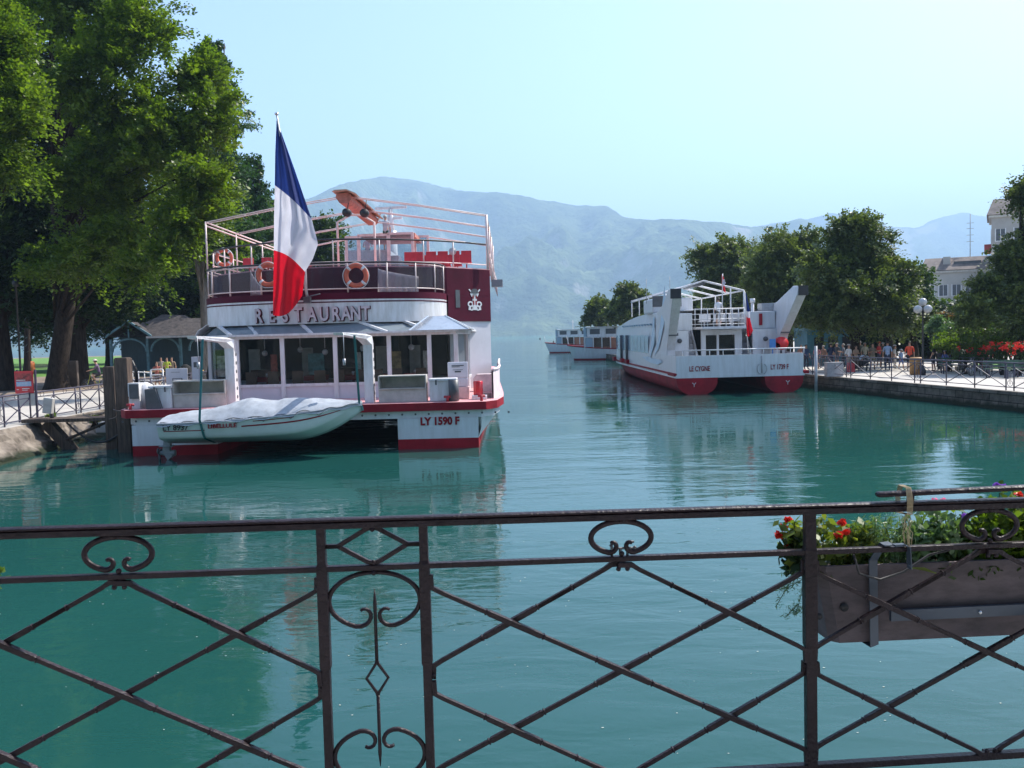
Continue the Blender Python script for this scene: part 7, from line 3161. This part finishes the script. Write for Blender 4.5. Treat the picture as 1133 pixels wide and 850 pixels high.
# ------------------------------------------------------------------ trees
def tree(name, label, base, lobes, mat, nclump, nleaf, L, trunk_r, bark=BARK, flat=.75, group=None, fork=.45, clump_r=1.0, droop=0, thin=1.0, sky=.0, wid=.6, spray=1.0):
    """lobes: [(centre, (rx, ry, rz))...]; clumps of leaf faces lie in a shell of each lobe, limbs reach every clump"""
    root = thing(name, label, 'tree', base, group)
    base = Vector(base)
    vol = [l[1][0] * l[1][1] * l[1][2] for l in lobes]
    tot = sum(v ** .67 for v in vol)
    clumps = []
    for (c, r), v in zip(lobes, vol):
        n = max(3, int(nclump * v ** .67 / tot))
        for _ in range(n):
            d = rng.normal(size=3)
            d /= np.linalg.norm(d)
            rr = rng.uniform(.45, 1.0) ** .6
            p = np.array(c) + d * rr * np.maximum(np.array(r) * .35, np.array(r) - .6 * clump_r)
            clumps.append((p, clump_r * rng.uniform(.6, 1.35)))
    P = []
    NR = []
    for p, cr in clumps:
        n = int(nleaf * cr / clump_r)
        d = rng.normal(size=(n, 3))
        d /= np.linalg.norm(d, axis=1)[:, None]
        rad = rng.uniform(0, 1, n) ** .45
        # a few twig directions make the outline uneven
        NT_ = 16
        tw = rng.normal(size=(NT_, 3))
        tw[:, 2] = tw[:, 2] * flat + .15
        tw /= np.linalg.norm(tw, axis=1)[:, None]
        ln = rng.uniform(.6, 1.45, NT_)
        k = rng.integers(0, NT_, n)
        u = rng.uniform(.12, 1, n) ** .7
        q = tw[k] * (u * ln[k] * cr)[:, None] + d * rad[:, None] * cr * .2
        q[:, 2] -= .22 * cr * (u * ln[k]) ** 2 * spray
        sn = np.cross(tw, rng.normal(size=(NT_, 3)))
        sn /= np.linalg.norm(sn, axis=1)[:, None]
        sn[sn[:, 2] < 0] *= -1
        sn[:, 2] += .35
        NR.append(sn[k])
        if droop:
            q[:, 2] -= droop * (q[:, 0] ** 2 + q[:, 1] ** 2)
        P.append(p + q)
    P = np.concatenate(P)
    v, q = leaves(P, L, wid, up=.3, nrm=np.concatenate(NR))
    np_mesh('crown', v, q, mat, parent=root)
    m_ = MB()
    cen = sum((Vector(l[0]) * (v ** .67) for l, v in zip(lobes, vol)), Vector((0, 0, 0))) / tot
    cen = Vector((base.x * .6 + cen.x * .4, base.y * .6 + cen.y * .4, cen.z))
    low = min(l[0][2] - l[1][2] for l in lobes)
    top = cen.z + (max(l[0][2] for l in lobes) - cen.z) * .6
    H = max(low - base.z, 1.2) + (top - low) * fork
    m_.tube([base + Vector((0, 0, -.3)), base + Vector((0, 0, .25)), base + Vector((.05, 0, 1.0)), base.lerp(Vector((cen.x, cen.y, base.z + H)), .5) + Vector((.1, 0, 0)), Vector((base.x * .75 + cen.x * .25, base.y * .75 + cen.y * .25, base.z + H)), Vector((cen.x, cen.y, top))],
            [trunk_r * 1.7, trunk_r * 1.25, trunk_r, trunk_r * .8, trunk_r * .6, trunk_r * .1], 12)
    f0 = Vector((base.x * .75 + cen.x * .25, base.y * .75 + cen.y * .25, base.z + H))
    trunkpts = [base + Vector((0, 0, max(1.6, (low - base.z) * .8))), f0, Vector((cen.x, cen.y, top))]
    for p, cr in clumps[::max(1, len(clumps) // 70)]:
        e = Vector(p)
        # leave the trunk lower than the clump
        tz = base.z + (e.z - base.z) * random.uniform(.45, .7)
        if tz < f0.z:
            k = max(0, (tz - base.z) / max(.1, f0.z - base.z))
            s_ = base.lerp(f0, k)
        else:
            k = (tz - f0.z) / max(.1, top - f0.z)
            s_ = f0.lerp(Vector((cen.x, cen.y, top)), min(1, k))
        mid = s_.lerp(e, .5) + Vector((0, 0, (e - s_).length * .1))
        r0 = trunk_r * random.uniform(.14, .28)
        m_.tube([s_, mid, e], [r0, r0 * .6, r0 * .15], 6)
    m_.build('trunk', bark, root)
    return root


def lob(px, py, Y, rpx, rpy=None, rd=None):
    c = at(px, py, Y)
    s_ = Y / FPX
    rpy = rpy or rpx
    return ((c.x, c.y, c.z), (rpx * s_, (rd or rpx) * s_, rpy * s_))


def gb(px, Y, z):
    q = at(px, 400, Y)
    return (q.x, Y, z)


G = 'park trees on the left bank'
tree('park_tree', 'tall bright green broadleaf tree whose crown reaches out towards the flag', gb(62, 56, zl),
     [lob(150, 30, 50, 50, 50), lob(120, 95, 50, 75, 60), lob(85, 10, 52, 60, 50), lob(215, 90, 50, 42, 40), lob(235, 130, 49, 32, 45), lob(180, 160, 48, 60, 50), lob(110, 190, 50, 70, 60), lob(225, 205, 47, 34, 40),
      lob(200, 245, 46, 38, 35), lob(180, 285, 45, 25, 25), lob(130, 265, 48, 50, 35), lob(140, -40, 52, 60, 50), lob(95, 285, 50, 45, 30), lob(155, 300, 47, 34, 22), lob(50, 290, 52, 34, 26)],
     L_BRIGHT, 230, 800, .25, .6, clump_r=1.45, flat=.6, group=G)
tree('park_tree', 'bright green tree at the left edge of the photo, in front of the others', gb(-30, 42, zl),
     [lob(-20, 90, 42, 55, 60), lob(5, 50, 42, 30, 30), lob(15, 120, 41, 30, 40), lob(-10, 170, 41, 45, 50), lob(-50, 20, 42, 60, 60)], L_BRIGHT, 110, 640, .24, .45, clump_r=1.3, flat=.6, group=G)
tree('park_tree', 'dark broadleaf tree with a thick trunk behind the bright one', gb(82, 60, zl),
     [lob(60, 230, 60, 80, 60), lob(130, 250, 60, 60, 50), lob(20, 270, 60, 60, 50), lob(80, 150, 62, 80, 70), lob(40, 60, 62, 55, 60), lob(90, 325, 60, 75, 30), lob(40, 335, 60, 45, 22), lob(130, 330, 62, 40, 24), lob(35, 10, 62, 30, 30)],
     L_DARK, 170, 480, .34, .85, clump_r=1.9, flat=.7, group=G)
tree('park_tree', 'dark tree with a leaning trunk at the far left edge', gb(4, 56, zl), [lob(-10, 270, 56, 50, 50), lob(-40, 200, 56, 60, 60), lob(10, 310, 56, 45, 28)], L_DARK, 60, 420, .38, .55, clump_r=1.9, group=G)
# conifers behind
def conifer(label, px, Y, ytop, ybot, wpx, mat, n=26, group=None, base_z=None, seed=1):
    z0 = zl if base_z is None else base_z
    b = Vector(gb(px, Y, z0))
    top = at(px, ytop, Y)
    lowz = at(px, ybot, Y).z
    root = thing('conifer_tree', label, 'tree', b, group)
    P = []
    m_ = MB()
    m_.tube([b + Vector((0, 0, -.3)), b + Vector((0, 0, 1)), top], [Y * wpx / FPX * .07, Y * wpx / FPX * .055, .04], 8)
    for k in range(n):
        t = (k + .5) / n
        z = lowz + (top.z - lowz) * t
        Rm = wpx * Y / FPX * (1 - t) ** .45 * rng.uniform(.55, 1.15) + .4
        for j in range(5):
            a = rng.uniform(0, 2 * pi)
            R = Rm * rng.uniform(.6, 1.05)
            d = np.array([cos(a), sin(a), 0])
            base_ = np.array([b.x, b.y, z])
            tip = base_ + d * R + np.array([0, 0, .12 * R])
            m_.tube([tuple(base_), tuple((base_ + tip) / 2 + np.array([0, 0, .05])), tuple(tip)], [.09, .05, .02], 5)
            nn_ = int(230 * R / 3 + 40)
            u = rng.uniform(.15, 1.08, nn_)
            wv = rng.normal(size=nn_) * (.24 * R * (1.15 - u * .7))
            s_ = np.array([-sin(a), cos(a), 0])
            p = base_ + np.outer(u, tip - base_) + np.outer(wv, s_) + np.stack([np.zeros(nn_)] * 2 + [rng.normal(size=nn_) * .14 - .05 * np.abs(wv)], 1)
            P.append(p)
    P = np.concatenate(P)
    v, q = leaves(P, .36, .42, up=2.0)
    np_mesh('crown', v, q, mat, parent=root)
    m_.build('trunk', BARK, root)
    return root


conifer('tall dark conifer with layered branches showing right of the bright tree', 248, 70, 48, 300, 60, L_CON, 38, 'conifers behind the bright tree')
conifer('second dark conifer, its tip just above the flag staff', 287, 84, 178, 330, 36, L_CON, 28, 'conifers behind the bright tree')
conifer('very tall dark conifer whose top shows at the upper left corner', 30, 78, -30, 260, 60, L_DARK, 30, 'conifers behind the bright tree')
# pole-like grey trunk
tree('park_tree', 'tree with a bare pale grey trunk rising right above the hut', gb(228, 66, zl), [lob(225, 262, 66, 38, 30), lob(210, 220, 66, 40, 40), lob(250, 285, 66, 22, 18)], L_BRIGHT, 46, 420, .34, .42, bark=BARKG, clump_r=1.3, group=G)
tree('park_tree', 'round green tree behind the top deck, right of the flag', gb(345, 100, zl), [lob(358, 262, 100, 26, 30), lob(330, 280, 100, 35, 30), lob(300, 255, 98, 40, 45), lob(372, 290, 100, 14, 18)], L_MID, 80, 420, .42, .5, clump_r=1.9, group=G)
tree('park_tree', 'mid green tree seen through the canopy frame left of the flag', gb(280, 92, zl), [lob(275, 270, 92, 45, 45), lob(250, 310, 90, 35, 40), lob(310, 320, 92, 40, 30)], L_MID, 80, 420, .42, .5, clump_r=1.8, group=G)
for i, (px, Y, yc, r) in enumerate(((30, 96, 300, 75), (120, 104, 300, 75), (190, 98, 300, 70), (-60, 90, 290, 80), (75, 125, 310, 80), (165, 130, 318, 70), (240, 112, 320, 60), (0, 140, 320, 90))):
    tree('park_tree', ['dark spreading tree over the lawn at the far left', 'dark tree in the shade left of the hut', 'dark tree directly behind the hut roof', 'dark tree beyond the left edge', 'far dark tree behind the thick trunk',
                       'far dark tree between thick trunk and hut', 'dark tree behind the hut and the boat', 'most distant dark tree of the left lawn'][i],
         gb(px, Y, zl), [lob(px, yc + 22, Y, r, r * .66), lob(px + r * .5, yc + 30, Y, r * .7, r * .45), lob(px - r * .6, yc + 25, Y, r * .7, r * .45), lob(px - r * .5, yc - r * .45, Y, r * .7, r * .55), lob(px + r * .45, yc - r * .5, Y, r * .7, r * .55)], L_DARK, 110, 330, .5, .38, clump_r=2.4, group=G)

# town trees behind the photographer, added unseen to block sky light
for i, (x, y) in enumerate(((-22, -12), (-9, -18), (7, -17), (21, -12))):
    tree('plane_tree', ['plane tree on the far side of the bridge, left one', 'plane tree on the far side of the bridge, second from the left', 'plane tree on the far side of the bridge, third from the left', 'plane tree on the far side of the bridge, right one'][i],
         (x, y, .9), [((x, y, 12), (9, 6, 7)), ((x + 3, y, 20), (7, 5, 6)), ((x - 5, y + 2, 8), (6, 4, 5)), ((x - 2, y, 25), (6, 5, 5))], L_MID, 90, 420, .6, .5, clump_r=2.2, group='plane trees behind the bridge')

G2 = 'trees on the right bank'
tree('lime_tree', 'large rounded olive green tree in the middle of the right bank', gb(945, 60, zr_),
     [lob(948, 268, 60, 42, 32), lob(918, 300, 59, 40, 34), lob(975, 308, 59, 42, 36), lob(945, 330, 58, 54, 38), lob(985, 345, 58, 32, 26), lob(910, 345, 58, 34, 26), lob(940, 250, 60, 24, 14)],
     L_OLIVE, 230, 620, .22, .34, clump_r=1.05, flat=.8, group=G2)
tree('lime_tree', 'olive green tree left of the largest one, above the stern of the excursion catamaran', gb(873, 74, zr_),
     [lob(868, 280, 74, 36, 30), lob(895, 275, 74, 24, 26), lob(850, 310, 73, 34, 34), lob(885, 325, 72, 34, 36), lob(870, 350, 72, 40, 24)], L_OLIVE, 150, 520, .26, .32, clump_r=1.3, flat=.8, group=G2)
tree('lime_tree', 'olive green tree at the left end of the row behind the excursion catamaran', gb(800, 92, zr_),
     [lob(782, 285, 92, 20, 22), lob(808, 280, 92, 26, 22), lob(830, 300, 90, 34, 34), lob(790, 315, 91, 28, 30), lob(820, 335, 90, 40, 26), lob(845, 280, 92, 20, 20)], L_OLIVE, 140, 500, .3, .32, clump_r=1.5, flat=.8, group=G2)
tree('lime_tree', 'tree behind the largest one, shading the middle of the crowd', gb(985, 68, zr_), [lob(975, 325, 68, 34, 26), lob(992, 325, 68, 20, 20), lob(960, 345, 67, 30, 18)], L_OLIVE, 110, 460, .26, .3, clump_r=1.2, flat=.8, group=G2)  # added out of sight to throw shade on the crowd
tree('lime_tree', 'tree over the globe lamp, behind the largest one', gb(1012, 62, zr_), [lob(1010, 345, 62, 18, 14), lob(995, 345, 62, 20, 14)], L_OLIVE, 60, 420, .24, .24, clump_r=1.0, flat=.8, group=G2)  # second hidden tree, also added to shade the people below
tree('lime_tree', 'small tree right behind the largest one, over the lamp', gb(1020, 78, zr_), [lob(1012, 312, 78, 20, 20), lob(1022, 345, 77, 24, 20), lob(1000, 330, 78, 20, 30)], L_MID, 60, 400, .34, .28, clump_r=1.3, group=G2)
tree('lime_tree', 'distant tree behind the roof of the excursion catamaran', gb(698, 118, zr_), [lob(697, 325, 118, 17, 13), lob(688, 343, 118, 22, 16), lob(712, 340, 118, 18, 16)], L_OLIVE, 70, 360, .42, .3, clump_r=1.4, group=G2)
tree('lime_tree', 'most distant tree of the right bank, above the passenger boats', gb(664, 132, zr_), [lob(664, 340, 132, 15, 12), lob(657, 352, 132, 12, 9), lob(675, 350, 132, 15, 12)], L_OLIVE, 60, 340, .45, .3, clump_r=1.35, group=G2)
tree('lime_tree', 'tree between the distant ones and the row, behind the fins', gb(745, 105, zr_), [lob(752, 345, 105, 26, 16), lob(735, 350, 105, 24, 14), lob(775, 340, 104, 20, 20)], L_OLIVE, 60, 360, .4, .3, clump_r=1.5, group=G2)
tree('chestnut_tree', 'large green tree filling the right edge of the photo in front of the tall building', gb(1128, 52, zr_),
     [lob(1128, 290, 52, 34, 28), lob(1095, 325, 51, 32, 28), lob(1132, 335, 51, 44, 34), lob(1080, 345, 50, 26, 20), lob(1134, 216, 53, 16, 16), lob(1152, 255, 52, 26, 45), lob(1160, 205, 53, 26, 30)],
     L_OLIVE, 210, 560, .2, .32, clump_r=.95, flat=.8, group=G2)


def shrub(name, label, cat, pts_lobes, mat, n, L, z0, petals=None, petm=None, PL=.06, group=None, npet=10):
    c0 = pts_lobes[0][0]
    root = thing(name, label, cat, (c0[0], c0[1], z0), group)
    P = []
    m_ = MB()
    for c, r in pts_lobes:
        for _ in range(14):
            d = rng.normal(size=3)
            d /= np.linalg.norm(d)
            p = np.array(c) + d * np.array(r) * rng.uniform(.3, .95)
            p[2] = max(p[2], z0 + .15)
            k = n // 14
            q = p + rng.normal(size=(k, 3)) * np.array(r) * .2
            P.append(q)
            m_.tube([(c[0] + rng.normal() * .1, c[1], z0 - .05), ((c[0] + p[0]) / 2, (c[1] + p[1]) / 2, (z0 + p[2]) / 2 + .1), tuple(p)], .02, 4)
    P = np.concatenate(P)
    P = P[P[:, 2] > z0]
    v, q = leaves(P, L, .6, up=.7)
    np_mesh('leaves', v, q, mat, parent=root)
    m_.build('stems', BARK, root)
    if petals:
        pp = []
        for (c, r) in petals:
            for _ in range(npet):
                cc = np.array(c) + rng.normal(size=3) * np.array(r) * .5
                for _ in range(14):
                    pp.append(cc + rng.normal(size=3) * .07)
        v, q = leaves(np.array(pp), PL, .8)
        np_mesh('blossoms', v, q, petm, parent=root)
    return root


G3 = 'shrubs at the right garden'
for i, (px, Y, yc) in enumerate(((935, 76, 368), (985, 74, 366), (1030, 72, 364), (1075, 70, 362))):
    tree('dark_tree', ['low dark tree behind the teal kiosk', 'low dark tree behind the middle of the crowd', 'low dark tree behind the globe lamp', 'low dark tree behind the shrubs of the garden'][i], gb(px, Y, zr_),
         [lob(px, yc - 8, Y, 34, 22), lob(px - 20, yc + 8, Y, 24, 20), lob(px + 20, yc + 10, Y, 24, 20)], L_DARK, 60, 360, .3, .25, clump_r=1.1, group='low dark trees behind the crowd')

shrub('shrub', 'pale grey-green shrub right of the globe lamp', 'shrub', [lob(1040, 362, 56, 14, 12), lob(1050, 372, 55, 16, 12)], L_BLUE, 2600, .16, zr_, group=G3)
shrub('shrub', 'bright green layered shrub in the middle of the right garden', 'shrub', [lob(1065, 370, 54, 22, 9), lob(1080, 378, 53, 24, 10), lob(1050, 382, 53, 18, 9), lob(1095, 380, 52, 24, 10)], L_BRIGHT, 3400, .17, zr_, group=G3)
shrub('shrub', 'reddish shrub above the pale one in the right garden', 'shrub', [lob(1048, 351, 60, 10, 6), lob(1040, 358, 60, 10, 8)], leafmat('leaf_rust', (.2, .07, .03), (.12, .12, .04)), 1800, .16, zr_, group=G3)
shrub('shrub', 'dark hedge behind the benches of the right garden', 'shrub', [lob(1110, 378, 53, 26, 16), lob(1140, 378, 52, 26, 18), lob(1085, 365, 58, 26, 16), lob(1120, 360, 58, 26, 16)], L_MID, 3400, .18, zr_, group=G3)
RB_ = 'red flower beds'
for i, (px, Y) in enumerate(((1066, 50), (1092, 49.5), (1110, 48), (1128, 47), (1142, 47))):
    shrub('rose_bush', ['low rose bush with a few red blooms left of the bicycles', 'rose bush with red blooms behind the bicycles', 'rose bush covered in red blooms behind the left green bench', 'dense red-flowering rose bush near the right edge', 'rose bush cut by the right edge of the photo'][i], 'rose bush',
          [lob(px, 393 - (4 if i > 1 else 0), Y, 12, 8)], L_MID, 1500, .12, zr_, [lob(px, 388 - (4 if i > 1 else 0), Y, 13, 6)], P_RED, .11, RB_, npet=[5, 14, 22, 26, 22][i])
for i, (px, py, r) in enumerate(((60, 462, 3), (82, 455, 3))):
    q = at(px, py, 32)
shrub('weed_tuft', 'small green weed tuft growing on the bank wall under the fence', 'weed', [((-17.0, 32.5, zl + .15), (.15, .3, .15))], L_BRIGHT, 240, .09, zl)
shrub('weed_tuft', 'weed tuft on the bank wall beside the concrete beam', 'weed', [((-15.6, 33, .8), (.25, .3, .2))], L_YEL, 300, .09, .6)
